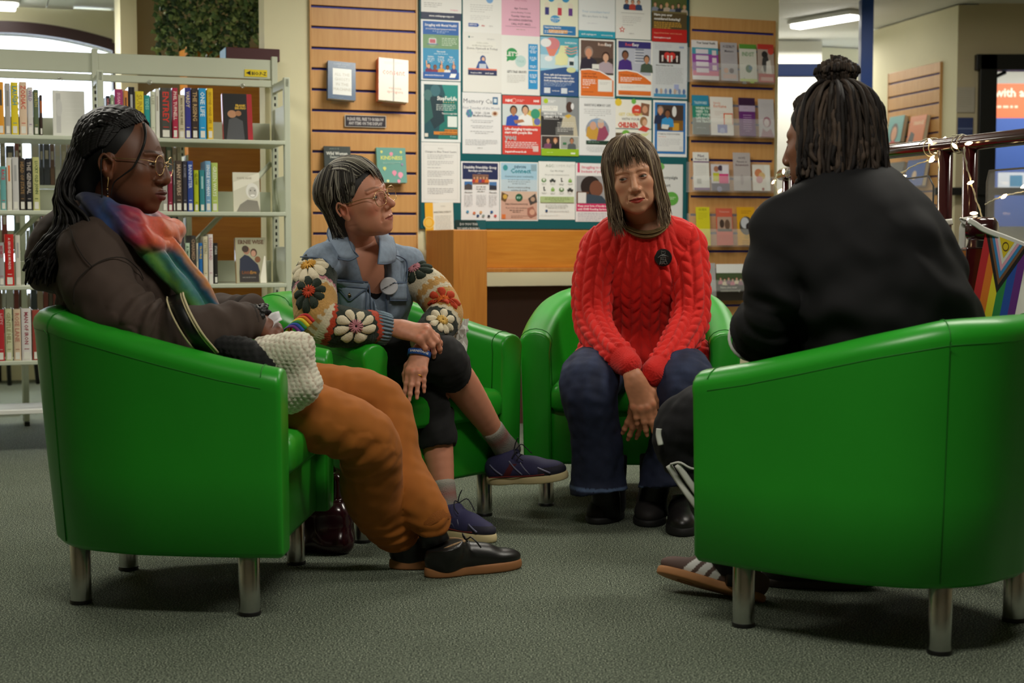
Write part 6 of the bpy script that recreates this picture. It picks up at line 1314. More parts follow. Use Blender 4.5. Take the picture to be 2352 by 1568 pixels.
# ------------------------------------------------------------------ printed sheets: a small drawing language
# units: sheet width 21, y runs down from the top edge; every call adds flat shapes one layer further out
def hx(c):
    if not isinstance(c, str): return c
    if len(c) == 3: c = ''.join(q * 2 for q in c)
    return rgb(int(c[0:2], 16), int(c[2:4], 16), int(c[4:6], 16))
class Sheet:
    def __init__(s, w, h, bg='f4f4f0', th=.0006, rows=1, bend=0.0):
        s.k = w / 21.0; s.w, s.h = w, h; s.H = h / s.k; s.mb = MB(); s.z = 0; s.bend = bend
        s.mb.box((0, th / 2, 0), (w, th, h), None, 0, hx(bg))
    def P(s, x, y): return V((x - 10.5) * s.k, -.00012 * s.z - .0001, (s.H / 2 - y) * s.k)
    def poly(s, pts, c): s.z += 1; s.mb.add([s.P(x, y) for x, y in pts], [tuple(range(len(pts)))[::-1]], 0, hx(c)); return s
    def R(s, x0, y0, x1, y1, c): return s.poly([(x0, y0), (x1, y0), (x1, y1), (x0, y1)], c)
    def D(s, x, y, r, c, ry=None, n=18): ry = ry or r; return s.poly([(x + r * math.cos(a), y + ry * math.sin(a)) for a in np.arange(n) * 2 * PI / n], c)
    def T(s, x, y, size, t, c='222', al='l', bold=.0, wid=None):
        s.z += 1; v, f = text2d(t, bold)
        if not len(v): return s
        q = v * size * 1.42; w_ = v[:, 0].max() * size * 1.42; sx = 1.0
        if wid and w_ > wid: sx = wid / w_; w_ = wid
        x0 = x - (w_ / 2 if al == 'c' else w_ if al == 'r' else 0)
        s.mb.add([s.P(x0 + a * sx, y - b) for a, b in q], f, 0, hx(c)); return s
    def L(s, x0, y0, x1, n, lh=.75, c='999', th=.22, seed=1, cen=False, gap=.35):      # lines of text too small to read
        s.z += 1; r = random.Random(seed * 77 + n)
        for i in range(n):
            e = x1 - (0 if i < n - 1 else (x1 - x0) * r.uniform(.1, .5)) - r.uniform(0, (x1 - x0) * .08); x = x0 + ((x1 - e) / 2 if cen else 0); e = e + ((x1 - e) / 2 if cen else 0); y = y0 + i * lh
            while x < e:
                w_ = min(r.uniform(.5, 1.9), e - x); s.mb.add([s.P(x, y), s.P(x + w_, y), s.P(x + w_, y + th), s.P(x, y + th)], [(3, 2, 1, 0)], 0, hx(c)); x += w_ + gap
        return s
    def bust(s, x, y, k, skin='b8805c', hair='2a1c14', top='446', face=1):           # a small printed person, head at (x, y)
        s.poly([(x - 2.1 * k, y + 3.9 * k), (x - 1.8 * k, y + 1.7 * k), (x - .6 * k, y + 1.1 * k), (x + .6 * k, y + 1.1 * k), (x + 1.8 * k, y + 1.7 * k), (x + 2.1 * k, y + 3.9 * k)], top)
        s.D(x, y - .12 * k, 1.02 * k, hair, 1.2 * k); s.R(x - .3 * k, y + .5 * k, x + .3 * k, y + 1.4 * k, skin); return s.D(x, y + .12 * k, .76 * k, skin, .98 * k) if face else s
    def build(s, name, label, cat, M_, group=None, m=None, rough=None):
        o = s.mb.build(name, m or M_PRINT, None, smooth=False); o.matrix_world = M_; return tag(o, label, cat, group)
def on_wall(px0, py0, px1, py1, d, lean=0.0, roll=0.0):
    a0, z0 = wpx(px0, (py0 + py1) / 2, d)[0], wpx((px0 + px1) / 2, py0, d)[1]; a1, z1 = wpx(px1, (py0 + py1) / 2, d)[0], wpx((px0 + px1) / 2, py1, d)[1]
    M_ = Matrix.Translation(Vector(wp((a0 + a1) / 2, d, (z0 + z1) / 2))) @ Matrix(RW.tolist()).to_4x4() @ Matrix.Rotation(roll, 4, 'Y') @ Matrix.Rotation(lean, 4, 'X')
    return a1 - a0, z0 - z1, M_
GP = 'posters pinned on the notice board'
def poster(x0, y0, x1, y1, label, bg, draw, d=.0145, cat='poster', name='poster', roll=0.0, lean=0.0, group=GP):
    w_, h_, M_ = on_wall(x0, y0, x1, y1, d, lean, roll); s = Sheet(w_, h_, bg); draw(s, s.H); return s.build(name, label, cat, M_, group)
def _(f): return f
# top row, cut by the upper edge of the picture
def d1(s, H): s.L(1.5, H - 12, 14, 3, 1.1, '777'); s.L(1.5, H - 8, 11, 3, .9, '999'); s.R(0, H - 3.4, 21, H, '1e2d50'); s.T(10.5, H - 1.3, .9, 'www.onthispage.support', 'fff', 'c', .02); s.T(15, H - 4.6, .8, 'Compass', 'd48', 'l')
poster(967, -92, 1060, 45, 'white notice with navy footer, top left corner of the teal board', 'f0f0ee', d1)
def d2(s, H): s.D(14.5, H - 17, 1.9, '7fb3e8'); s.L(4, H - 14, 17, 4, 1.1, 'bbb'); s.L(4, H - 8.5, 15, 3, .9, 'ccc'); s.poly([(3, H - 4.6), (8, H - 4.6), (8.8, H - 3.7), (8, H - 2.8), (3, H - 2.8)], '2255aa'); s.T(3.5, H - 3.4, .8, 'DEVON', 'fff', 'l', .02); s.T(10, H - 3.2, .9, 'nhs', 'c44', 'l', .03); s.T(14, H - 3.2, .9, 'care', 'aaa')
poster(1063, -66, 1152, 75, 'white notice with blue arrow tag in its bottom row, second in the top row', 'f1f2f0', d2)
def d3(s, H):
    for i, (t, z) in enumerate((('Call in, we listen', .9), ('Advice, Housing, Benefits', .8), ('Every Tuesday', .8))): s.T(10.5, H - 21 + i * 1.7, z, t, 'b8608a', 'c')
    for i, t in enumerate(('Age Concern', 'Library Building, Tuesday', 'Tuesday 10am-1pm', 'BOOKING ESSENTIAL', 'CALL 01271 44022')): s.T(10.5, H - 13.4 + i * 2.0, .95 if i != 1 else .75, t, '5a3a4c', 'c', .015 if i != 1 else 0)
    s.R(2, H - 4.6, 19, H - 4.45, '85607a'); s.L(6, H - 3.2, 15, 1, c='a98', cen=True)
poster(1152, -50, 1240, 82, 'pink notice with dark text, third in the top row of the board', 'eeb8d0', d3)
def d4(s, H):
    s.D(6, H - 19, 1.8, '3aa0d8'); s.D(14, H - 19.5, 2.2, '3aa0d8')
    for x, c in ((2.6, '3b3a86'), (9.6, 'd43c50'), (15.6, '6a3a92')): s.D(x + 1.1, H - 15.6, 1.5, 'f2ead8'); s.R(x, H - 14.4, x + 2.2, H - 10.6, c)
    s.D(8.2, H - 8.6, 2.7, '4aa3dc', 1.9); s.T(8.2, H - 8.4, .8, 'WELCOME', 'fff', 'c', .02); s.L(6.4, H - 7.9, 10, 2, .7, 'eef')
    s.R(1.6, H - 5.2, 19.6, H - .6, '2a7fc0'); s.T(2.2, H - 3.9, .85, 'Supporting families', 'fff', 'l', .02); s.R(4.5, H - 3.2, 15, H - 1.4, 'e8a860'); s.L(2.2, H - 2.6, 18, 2, .8, 'fff', .3)
poster(1241, -48, 1328, 83, 'pale yellow poster of three child figures with blue footer, fourth in the top row', 'f2f4dc', d4)
def d5(s, H): s.T(2, H - 13, 1.25, 'Your consultant here?', '8fb7d8'); s.T(2, H - 10.6, 1.25, 'We are here to help', '8898a8'); s.L(5, H - 7.6, 15, 1, c='ccd'); s.R(0, H - 3.6, 21, H, '2aa6c4'); s.T(1.6, H - 1.3, .85, 'nbd1.org/support', 'fff', 'l', .02); s.T(13, H - 1.3, .7, 'www.carers.org', 'fff', 'l', .02)
poster(1329, -45, 1413, 87, 'white poster with turquoise footer band, fifth in the top row', 'eef3f6', d5)
def d6(s, H):
    for x, c in ((6.5, '27406a'), (10, 'c84a3a'), (13.6, '38507a')): s.bust(x, H - 20, 1.0, 'd8a080', '3a2418', c); s.R(x - 1.6, H - 16.6, x + 2.2, H - 15.6, c)
    s.R(3, H - 14, 17, H - 13.85, '999'); s.L(4, H - 12, 16, 4, 1.0, 'bbb'); s.L(4, H - 7.6, 15, 1, c='bbb')
    pts = [(3.8 + (1.9 if k % 2 == 0 else .8) * math.sin(k * PI / 5), H - 4.9 - (1.9 if k % 2 == 0 else .8) * math.cos(k * PI / 5)) for k in range(10)]; s.poly(pts, 'd8483c'); s.D(3.8, H - 4.9, .6, 'fff'); s.L(8, H - 3, 13, 1, c='999')
poster(1414, -40, 1495, 90, 'white poster of reading children with a red star, sixth in the top row', 'f0f1ee', d6)
def d7(s, H):
    s.R(0, 0, 21, H - 17, '5d6a3a')
    for i in range(6): s.bust(2 + i * 3.5, H - 20 + .8 * (i % 2), 1.05, 'd8a888', ['6a4a2a', '2a1a12', 'c8a060'][i % 3], ['8a92a8', '33384a', 'c8b8a8'][i % 3])
    s.R(0, H - 16.5, 21, H - 7, '5c4c2c'); s.R(0, H - 16.5, 21, H - 15.5, '7c7048'); s.T(1.2, H - 14, 1.3, 'Have you ever', 'fff', 'l', .03); s.T(1.2, H - 11.8, 1.3, 'considered fostering?', 'fff', 'l', .03)
    s.L(1.2, H - 10.6, 18, 4, .95, 'e8b040', .4); s.R(0, H - 7, 21, H, 'c8201c'); s.T(1.2, H - 4.4, .8, 'Support from foster carers near you', 'f6c8a0'); s.T(1.2, H - 1.9, .8, 'fosteringdevon.org.uk', 'fff', 'l', .02)
poster(1497, -36, 1577, 97, 'brown and red fostering poster at the top right corner of the board', '5c4c2c', d7)
# second row
def e1(s, H):
    s.R(1, .8, 20, 7.4, '1f63b4'); s.T(10.5, 3.2, 1.25, 'Struggling with Mental Health?', 'fff', 'c', .02, 17); s.T(10.5, 4.9, .8, 'Join local friendly support groups and make friends', 'fff', 'c', .01, 16); s.L(6, 5.6, 15, 2, .7, 'bcd6f2', cen=True)
    s.R(1, 7.4, 20, 14.4, '7aa078'); s.D(6, 11, 2.6, '8fb28c'); s.R(4.2, 9.4, 8, 12, 'e8e4ea'); s.R(4.6, 9.8, 7.6, 11.7, 'c86a78'); s.R(3.2, 12, 9, 12.5, '6a80a8'); s.L(11, 9, 19, 5, .85, 'dcecd8', .28)
    s.R(1, 14.4, 20, 26.2, '3a98c8'); s.T(10.5, 16.2, .7, 'This month', 'fff', 'c', .02); s.L(4, 16.9, 17, 1, c='d8f0ff', cen=True)
    for i, t in enumerate(('Quizzes', 'Crafting', 'Talks')): s.T(5 + i * 5.4, 18.8, .7, t, 'fff', 'c', .02); s.L(3.2 + i * 5.4, 19.4, 7 + i * 5.4, 3, .75, 'e8f8ff', .26, 3 + i, True)
    for i in range(5):
        s.bust(4 + i * 3.3, 23.2 + .5 * (i % 2), .95, ['e8b090', '8a5a3c'][i % 2], ['1a1420', '7a2a30', '2a1a12'][i % 3], ['7a2a5a', '903048', 'e0a040', 'f0f0f0', '3a4a90'][i])
    for x in (2.6, 10.6, 17): s.poly([(x, 24), (x + .7, 24), (x + .3, 20.6), (x - .3, 20.6)], 'e8b090')
    s.R(1, 26.2, 20, H - .9, '2260b0'); s.T(1.8, 28.2, .8, 'www.mindnorthdevon.co.uk', 'fff', 'l', .02, 10); s.poly([(15.6, 26.8), (18.6, 26.8), (17.8, 28.8), (14.8, 28.8)], 'fff')
poster(967, 46, 1058, 185, 'blue poster reading Struggling with Mental Health, left of the second row', 'f4f6f8', e1)
def e2(s, H):
    s.D(3.4, 2.4, .5, '2a6a6a'); s.L(4.4, 2.3, 7, 1, c='999'); s.T(17, 3.4, .7, 'safe space', '999', 'r'); s.R(3.6, 4.4, 18, 9.2, 'eeeee8'); s.T(10.5, 5.6, .85, 'Online adults', 'a8a8a0', 'c'); s.T(10.5, 7.0, .95, 'wellbeing support in', 'a0a098', 'c'); s.T(10.5, 8.6, 1.05, 'Devon, Plymouth & Torbay', '6a6a70', 'c', .01)
    s.L(5, 10, 17, 1, c='d0d0cc', cen=True); s.D(10.8, 13.4, 1.5, '234a8c', 1.9); s.D(11.0, 13.5, .85, 'e8b89a', 1.1); s.poly([(7, 18.2), (8.4, 14.8), (10, 14), (12, 14.4), (14, 18.2)], '24509a'); s.R(8.8, 15.8, 12.6, 18.2, 'c8d4e4'); s.R(2.8, 18.2, 18.4, 19, 'e8846c'); s.R(2.8, 19, 18.4, 21.6, '232c5c'); s.T(4.2, 20.8, .65, 'freephone 0800', 'fff', 'l', .02); s.T(12, 20.8, .65, 'qwell.org.uk', 'fff', 'l', .02)
poster(1063, 75, 1152, 212, 'white poster of a woman at a laptop behind a navy desk, second row', 'ecece8', e2)
def e3(s, H):
    s.D(5.6, 9.6, 3.2, '2c9a58'); s.poly([(3, 11.2), (2.8, 13.4), (5, 12.4)], '2c9a58'); s.T(5.6, 10.5, 2.1, "LET'S", 'f4f4ee', 'c', .03); s.D(10.4, 13.0, 3.0, 'c4e0de'); s.T(10.4, 13.6, 1.2, 'TALK', 'a0ccc8', 'c', .02)
    s.R(14.6, 4, 19.8, 27, '2a98d8'); 
    for i, y in enumerate((5, 7.4, 10.6, 15, 19.4, 22.6)): s.L(15.3, y, 19.2, 2 if i % 2 else 3, .75, 'eaf6ff', .36, 5 + i, True)
    s.R(14.6, 17.2, 19.8, 17.6, 'f0f0ee'); s.T(3, 19, 1.15, "LET'S TALK GROUPS", '55585a', 'l', .02, 10.5); s.L(3, 20.2, 13, 5, .85, 'c8c8c4', .22)
poster(1152, 82, 1240, 218, "white poster reading LET'S TALK GROUPS with green speech bubble and blue side strip", 'f0f1ee', e3)
def e4(s, H):
    s.R(0, 0, 21, 12, '8ec8e4'); s.R(0, 9, 21, 16, 'c8e4f0'); s.R(8, 0, 21, 6, '58b0c8'); s.poly([(2.5, 4.2), (5, 9.6), (7.6, 9.6), (10.6, 4.2)], 'ec8c78'); s.D(6.5, 3.2, 4.2, 'e08a90', 3.0); s.D(3, 3, 3, 'f4f6f8', 2.2); s.D(4.5, 11, 2.2, 'f4f6f8', 1.4)
    s.poly([(11, 4), (16, 4), (15, 14), (8, 14)], 'e8ecb8'); s.D(11.4, 11, 3.3, 'eef0b8'); s.D(17, 7, 3, '48a8b0', 3.2)
    for i in range(3): s.poly([(13.4, 4.4 + i * 1.4), (17, 5.2 + i * 1.4), (20.4, 4.2 + i * 1.4), (20.4, 4.8 + i * 1.4), (17, 5.8 + i * 1.4), (13.4, 5 + i * 1.4)], 'e0a098')
    s.R(15.6, 10, 18.6, 14.4, 'e8f0f4'); s.R(16, 12, 18.4, 14, '203840'); s.T(20, 3, .95, 'birth2thrive', 'fff', 'r', .02)
    s.poly([(0, 17.4), (5, 16.6), (10, 15.6), (14, 15), (21, 17.2), (21, H), (0, H)], '2e5690'); s.D(17, 16.4, 2.6, 'd8e0a8', 1.4)
    for i, t in enumerate(('Free, safe and anonymous', 'mental wellbeing support for', 'both young people and adults.')): s.T(2, 19.6 + i * 1.5, 1.0, t, 'fff', 'l', .025, 17)
    s.L(2, 23.2, 18, 3, .75, 'c0d4f0', .2); s.T(6.4, 27.6, .65, 'kooth.com', 'fff', 'l', .02); s.T(15.6, 27.6, .65, 'qwell.io', 'fff', 'l', .02); s.R(2, 25.8, 5.4, 28.6, 'dce4ee'); s.R(11.4, 25.8, 14.8, 28.6, 'dce4ee')
poster(1241, 86, 1328, 220, 'blue poster of hot air balloon and clouds, fourth in the second row', '8ec8e4', e4)
def readeasy(s, H, purple):
    if purple:
        s.R(1, .8, 20.2, 4.4, '36307c'); s.T(5, 3.2, 1.5, 'Read', 'e85a5a', 'l', .02); s.T(9.2, 3.2, 1.5, 'Easy', 'fff', 'l', .02); s.R(1, 4.4, 20.2, 18.6, 'c0c4d4'); s.R(11, 4.6, 16, 12, '8a90a4')
        for i in range(5): s.R(10.6, 5.6 + i * 1.5, 16, 6.1 + i * 1.5, 'e4e6ee')
        s.bust(5, 8.2, 2.0, '8a5a40', '1c1410', '4a2c86'); s.bust(17.6, 10, 1.8, 'c8906c', '241812', '4a5a4a')
    else:
        s.R(1, .8, 20.2, 18.8, '6a5248'); s.R(1, 10, 20.2, 19, '463832'); s.T(11, 3.4, 1.5, 'Read', 'f0d0c0', 'l', .02); s.T(15.2, 3.4, 1.5, 'Easy', 'fff', 'l', .02); s.bust(5.6, 7.2, 2.5, 'd89a7c', 'a08a80', '2c2438'); s.bust(15.6, 9.4, 2.2, 'e0b094', '3c2018', 'b8a8b4'); s.R(7.6, 13.4, 11.6, 16, 'e8e8e4')
    s.poly([(1, 16.4), (6, 15.9), (12, 16.8), (17, 19.2), (20.2, 21.4), (20.2, H - .8), (1, H - .8)], 'fff'); s.poly([(1, 17), (6, 16.5), (12, 17.4), (17, 19.8), (20.2, 22), (20.2, H - .8), (1, H - .8)], 'e8782c')
    if purple: s.T(2.2, 19.2, .95, 'Volunteer with us', 'a04a10', 'l', .02); s.L(2.2, 20, 15, 3, .9, 'fff', .38); s.R(1, 23.4, 20.2, 27.0, 'f4f4f0'); s.L(2.2, 24.6, 17, 2, .8, 'ccc'); s.T(2.2, 28.6, .7, 'readeasy.org.uk', '9a3c08')
    else: s.T(2, 19, 1.0, 'Learn to read', '8a3404', 'l', .02); s.T(2, 20.6, 1.0, 'with Read Easy', '8a3404', 'l', .02); s.L(2, 21.8, 10, 4, .9, 'fff', .36); s.L(2, 26, 9, 1, c='fff'); s.R(11, 21.6, 19.4, 28, 'f0f0ec'); s.L(12, 23, 18, 2, .8, 'bbb'); s.T(2, 28.6, .7, 'readeasy.org.uk', '9a3c08')
poster(1330, 90, 1412, 224, 'orange reading poster of a smiling man and woman in dark clothes, second row', 'f2f2ee', lambda s, H: readeasy(s, H, False))
poster(1416, 92, 1498, 222, 'orange and purple reading poster of two people by shelves, second row', 'f2f2ee', lambda s, H: readeasy(s, H, True))
def e7(s, H):
    s.L(1.6, 1.6, 12, 3, .9, 'bbc', .25); s.T(16, 3, 1.0, 'NHS', '5a8ac8', 'l', .03); s.R(4, 4.6, 16.6, 11.4, '301c1c'); s.D(8.8, 7.2, 1.9, 'd83a34'); s.D(11.8, 7.2, 1.9, 'd83a34'); s.poly([(7.1, 8), (13.5, 8), (10.3, 11)], 'd83a34')
    for x in (6, 9.2, 11.4, 14.6): s.D(x, 7.6, .6, 'f4ece8'); s.R(x - .45, 8.2, x + .45, 10.4, 'f4ece8')
    s.T(2, 12.8, .7, 'Where Families Can Talk', '555', 'l', .02); s.L(2, 13.8, 18.6, 10, .92, 'b4b8bc', .22); s.R(13, 22.4, 15.8, 25.4, 'a8b4e0'); s.R(1, 27.6, 20.2, 29.2, '4a9ac8')
    for i in range(7): s.D(2.6 + i * 2.7, 26.2, .8, ['5a7ab0', 'c8b0a0', '889ac0'][i % 3], 1.5)
poster(1498, 97, 1579, 226, 'grey blue notice with red heart and paper family picture, right of second row', 'd8dde2', e7)
# third row
def f1(s, H):
    s.R(1.6, 1.6, 19.6, H - 1.4, '10786e'); s.poly([(1.6, 1.6), (14, 1.6), (11, 12), (9, H - 1.4), (1.6, H - 1.4)], '14505c'); s.poly([(11, 1.6), (19.6, 1.6), (19.6, 9), (14, 10)], '18908a'); s.D(7.6, 4.6, 2.6, '3a707c', 3.0); s.D(3.6, 7, 2.2, '4a7878', 2.8); s.poly([(5, 8), (11, 7), (12.4, 20), (7, 24), (4, 18)], '0f3440'); s.poly([(1.6, 10), (5, 9.6), (6.4, 18), (1.6, 22)], '2a6460')
    s.T(19, 9.4, 2.0, 'StopForLife', 'f6f8f6', 'r', .03, 10.5); 
    for i in range(5): s.D(12 + i * 1.3, 10.4, .3, 'c0a870')
    s.L(8, 11.6, 19, 4, .85, 'dff0ea', .28, 4); s.T(19, 16.4, .75, 'There is no magic bullet', 'fff', 'r', .02, 8); s.R(14, 17.4, 19, 22.8, 'e6f0ec'); s.R(12.4, 24, 19.2, 25.4, 'd88830'); s.R(6.6, 25.2, 19.2, 26.8, 'd88830'); s.T(19, 25.1, .8, '0800 122 3456', '4a2c10', 'r', .02); s.T(19, 26.5, .8, 'stopforlifedevon.org', '4a2c10', 'r', .02, 11); s.T(18.4, 28, .8, 'Devon', 'dff', 'r'); s.R(1.8, 26.2, 3.6, 28, 'e8e4d8')
poster(967, 187, 1058, 326, 'teal green poster reading StopForLife, left end of the third row', 'eef2f2', f1)
def f2(s, H):
    s.T(9.4, 5.4, 2.3, 'Memory Cafe', '4a5262', 'c'); s.R(16.4, 2, 19.2, 5.8, '2a6a98'); s.R(17, 2.8, 18.6, 4.8, 'd8e6f0'); s.T(10.2, 8.4, 1.3, 'First Tuesday of the Month', '8a90a0', 'c')
    for a in range(6): s.D(3.8 + 1.1 * math.cos(a), 10.6 + 1.1 * math.sin(a), .8, '4a98a8' if a % 2 else '6a7ab0', 1.1)
    s.D(17.6, 10.4, 1.7, 'e0c8b0', 1.3); s.D(17.6, 10.4, 1.0, '8a5030', .8); s.T(10.6, 10.8, 1.1, '10:30 - 12:00', '666c78', 'c', .01); s.T(10.6, 12.2, 1.1, 'Medford House', '666c78', 'c', .01)
    for y in (14, 16.8, 19.6): s.L(4, y, 17, 2, .9, 'a8acb2', .2, int(y), True)
    s.L(1.6, 24, 19.4, 4, .8, 'b4b8be', .2); s.L(8, 28, 13, 1, c='aaa')
poster(1062, 213, 1151, 353, 'white notice reading Memory Cafe, second in the third row', 'ecedef', f2)
def f3(s, H):
    s.T(1.6, 3.2, 1.3, 'NIHR', 'fff', 'l', .04); s.D(6.4, 2.6, 1.3, 'f0a090'); s.D(6.4, 2.6, .9, 'd84438'); s.L(8, 2, 12, 2, .7, 'fdd'); s.T(17, 3, 1.1, 'NHS', 'fff', 'l', .04); s.R(0, 4.4, 21, 15.2, 'd4dee0'); s.poly([(12, 6), (17, 8), (21, 6), (21, 15.2), (14, 15.2)], 'd8c060'); s.D(18, 9, 2.6, '3a9a78'); s.D(19, 13, 1.8, '6a70b8')
    s.bust(6, 7.6, 2.0, 'b47a58', '201814', '2a50b8'); s.bust(12.4, 7.2, 2.0, 'd8a888', '181418', 'f0f0f0'); s.poly([(6, 12.6), (11, 12), (12, 13.2), (7, 14.4)], 'b47a58')
    s.T(1.2, 17.6, 1.35, 'Life-changing treatments', 'fff', 'l', .03, 18); s.T(1.2, 19.4, 1.35, 'start with people like', 'fff', 'l', .03, 15); s.T(1.4, 22.6, 2.9, 'you', 'b8b0b4', 'l', .05); s.L(1.4, 23.6, 19.6, 4, .9, 'fff', .32); s.T(1.4, H - 1, 1.0, 'bepartofresearch.uk', 'fff', 'l', .03, 12); s.R(16.6, 25.4, 19.6, 28.4, 'e8c8c4')
poster(1154, 220, 1242, 355, 'red poster reading Life-changing treatments start with people like you', 'd84438', f3)
def f4(s, H):
    s.R(0, 0, 21, 20, '8c9094'); s.R(0, 0, 14, 8, 'c4c8ca'); s.R(0, 10, 12, 20, '2c2a2c'); s.D(2.6, 2.2, 1.3, 'b4d020'); s.L(3.8, 1.8, 8, 2, .7, 'fff', .3); s.R(.4, 4.6, 9.2, 7.2, 'f0f0ec'); s.L(1, 5.2, 8.6, 2, .9, 'aaa')
    s.poly([(10, 20), (12, 11), (15.4, 8.6), (19, 10), (20.6, 20)], 'c8c0a8'); s.poly([(13, 9.6), (15.4, 8.6), (17, 9.4), (15, 11)], 'd8b040'); s.D(15.8, 5.0, 2.0, '4a3026', 2.8); s.D(17.4, 4.6, .9, 'e8e8ec', 1.7); s.R(8, 15.5, 18, 19.6, '6a6a68')
    s.T(1.4, 9.2, 1.05, 'BRINGING THE', 'fff', 'l', .03); s.T(1.4, 10.8, 1.05, 'LIBRARY TO YOU', 'fff', 'l', .03); s.R(1.4, 11.4, 9.8, 11.55, 'fff'); s.L(9, 13, 19, 6, .9, 'e0e0dc', .24)
    s.R(0, 20, 21, 26.8, 'e6e4e0'); s.R(.2, 20.3, 10.2, 26.6, '3a2c2a'); s.R(10.8, 20.3, 20.8, 26.6, 'a8aaa4'); s.bust(3.8, 22.6, 1.2, 'c89070', '2a1a14', '7a4a6a'); s.bust(7.8, 22.6, 1.2, 'd8a888', 'b06a3a', '201c20'); s.bust(17, 22.4, 1.2, 'b88060', '4a3a30', '5a6064'); s.R(12, 23.4, 14, 24.6, '3a7a50'); s.R(0, 26.8, 21, H, '98c020'); s.T(19, H - 1, .9, 'NHS', 'fff', 'r', .04); s.L(3, H - 1.8, 9, 1, c='cde890')
poster(1243, 223, 1329, 358, 'dark library poster of a man in headphones with lime green footer', '8c9094', f4)
def f5(s, H):
    s.T(10.5, 4.4, 1.25, 'BARNSTAPLE MEMORY CAFE', '4a4c50', 'c', .015, 15); s.L(2.6, 6, 18.6, 4, 1.0, '9a9ca0', .22, 3, True); s.L(9.6, 10, 11.4, 1, c='aaa'); s.D(10.5, 17, 6.8, '9aa0b0', 6.4); s.D(10.5, 12.6, 4.6, '8fa8c8', 1.8); s.poly([(4.0, 20), (4.6, 15.6), (8, 13.6), (11, 16), (11, 22), (6, 21.6)], 'd0a040'); s.poly([(10, 22.4), (11.6, 15), (15, 14.6), (17, 19), (14.6, 22)], 'a04c68'); s.D(8, 14.6, 1.9, 'd8a890', 2.2); s.D(12.4, 13.6, 1.9, 'dcb09a', 2.2); s.D(12.4, 12.0, 1.9, 'c8c4c0', 1.0); s.R(4.0, 22.4, 18, 24.4, '1c3a2c'); s.L(5, 23.1, 17, 1, .7, 'a8c8b4'); s.L(4, 25.6, 18, 4, .8, 'b8bcc0', .2, 5, True)
poster(1330, 225, 1414, 357, 'white notice reading BARNSTAPLE MEMORY CAFE with an oval photo of an embracing couple', 'eceef0', f5)
def f6(s, H):
    s.D(1.6, 1.6, 2.0, 'f0d040'); s.D(10.6, .9, 1.4, '78c050'); s.D(12.4, 5.6, 3.0, 'e04a38'); s.T(12.4, 5.9, .8, 'FREE', 'fff', 'c', .02); s.poly([(15, 1.4), (20, 2.2), (19.4, 8.6), (14.4, 7.8)], '8a6048'); s.D(17.2, 5, 1.6, 'd8a484', 2.0); s.T(1.6, 8.6, 1.5, 'GET CREATIVE', 'e8d878', 'l', .02); s.T(3.6, 11, 1.3, 'WITH YOUR', '6a6a70', 'l', .01); s.T(1.4, 14.8, 2.6, 'CHILDREN', 'd8402c', 'l', .05, 11.5); s.D(16.4, 11.4, 2.2, 'a07850', 2.6); s.D(17, 12, 1.4, 'e0b090', 1.8); s.poly([(13, 16), (16, 13.6), (20, 15), (18, 17)], 'd8483c')
poster(1414, 229, 1496, 295, 'white and bright poster reading CHILDREN above the head of the woman in red', 'f6f4ea', f6)
def f6b(s, H): s.D(6, 3, 2.6, '78b848'); s.R(0, 2, 4, 6, '6a5a44'); s.poly([(9, 3), (20, 1.6), (18, 3.4), (10, 4.6)], 'e4e8b0'); s.L(12, 6, 19, 4, .9, 'bbb'); s.D(16, 9, 2, 'e8c0b0'); s.L(2, 11, 19, 4, .9, 'ccc')
poster(1414, 297, 1496, 362, 'pale poster with green blob half hidden by the hair of the woman in red', 'f2f2e8', f6b)
def f7(s, H):
    s.R(1, 1.2, 20, H - 1.6, '2c78c0'); s.R(2.4, 2.4, 18.6, 16.6, '4a3a34'); s.D(13, 6, 1.4, 'e8e8e8', 3); s.R(10, 11, 18.6, 16.6, '8a6024'); s.R(12, 12.4, 16, 16.6, 'd8a030'); s.bust(4.4, 5.6, 1.9, 'd09878', '9a8a80', '243050'); s.bust(8.8, 7.2, 1.9, '8a5c40', '2a1e18', '3a9ad8'); s.poly([(5.4, 13.2), (10, 13.6), (9, 16), (5, 15.6)], 'e8e8e4'); s.R(2.4, 17.2, 18.6, H - 3, 'eceef0'); s.T(3, 19, .85, 'IT TAKES ALL OF DEVON WORKING', '3a4050', 'l', .015, 13.5); s.L(3, 20, 12, 1, c='e0907c'); s.L(3, 21.4, 17, 5, .9, 'b8bcc2', .2); s.R(16.2, 25.4, 18, 27.2, 'e0e0e4')
poster(1500, 231, 1578, 360, 'blue framed poster of three people at a table, right end of the third row', 'f2f4f6', f7)
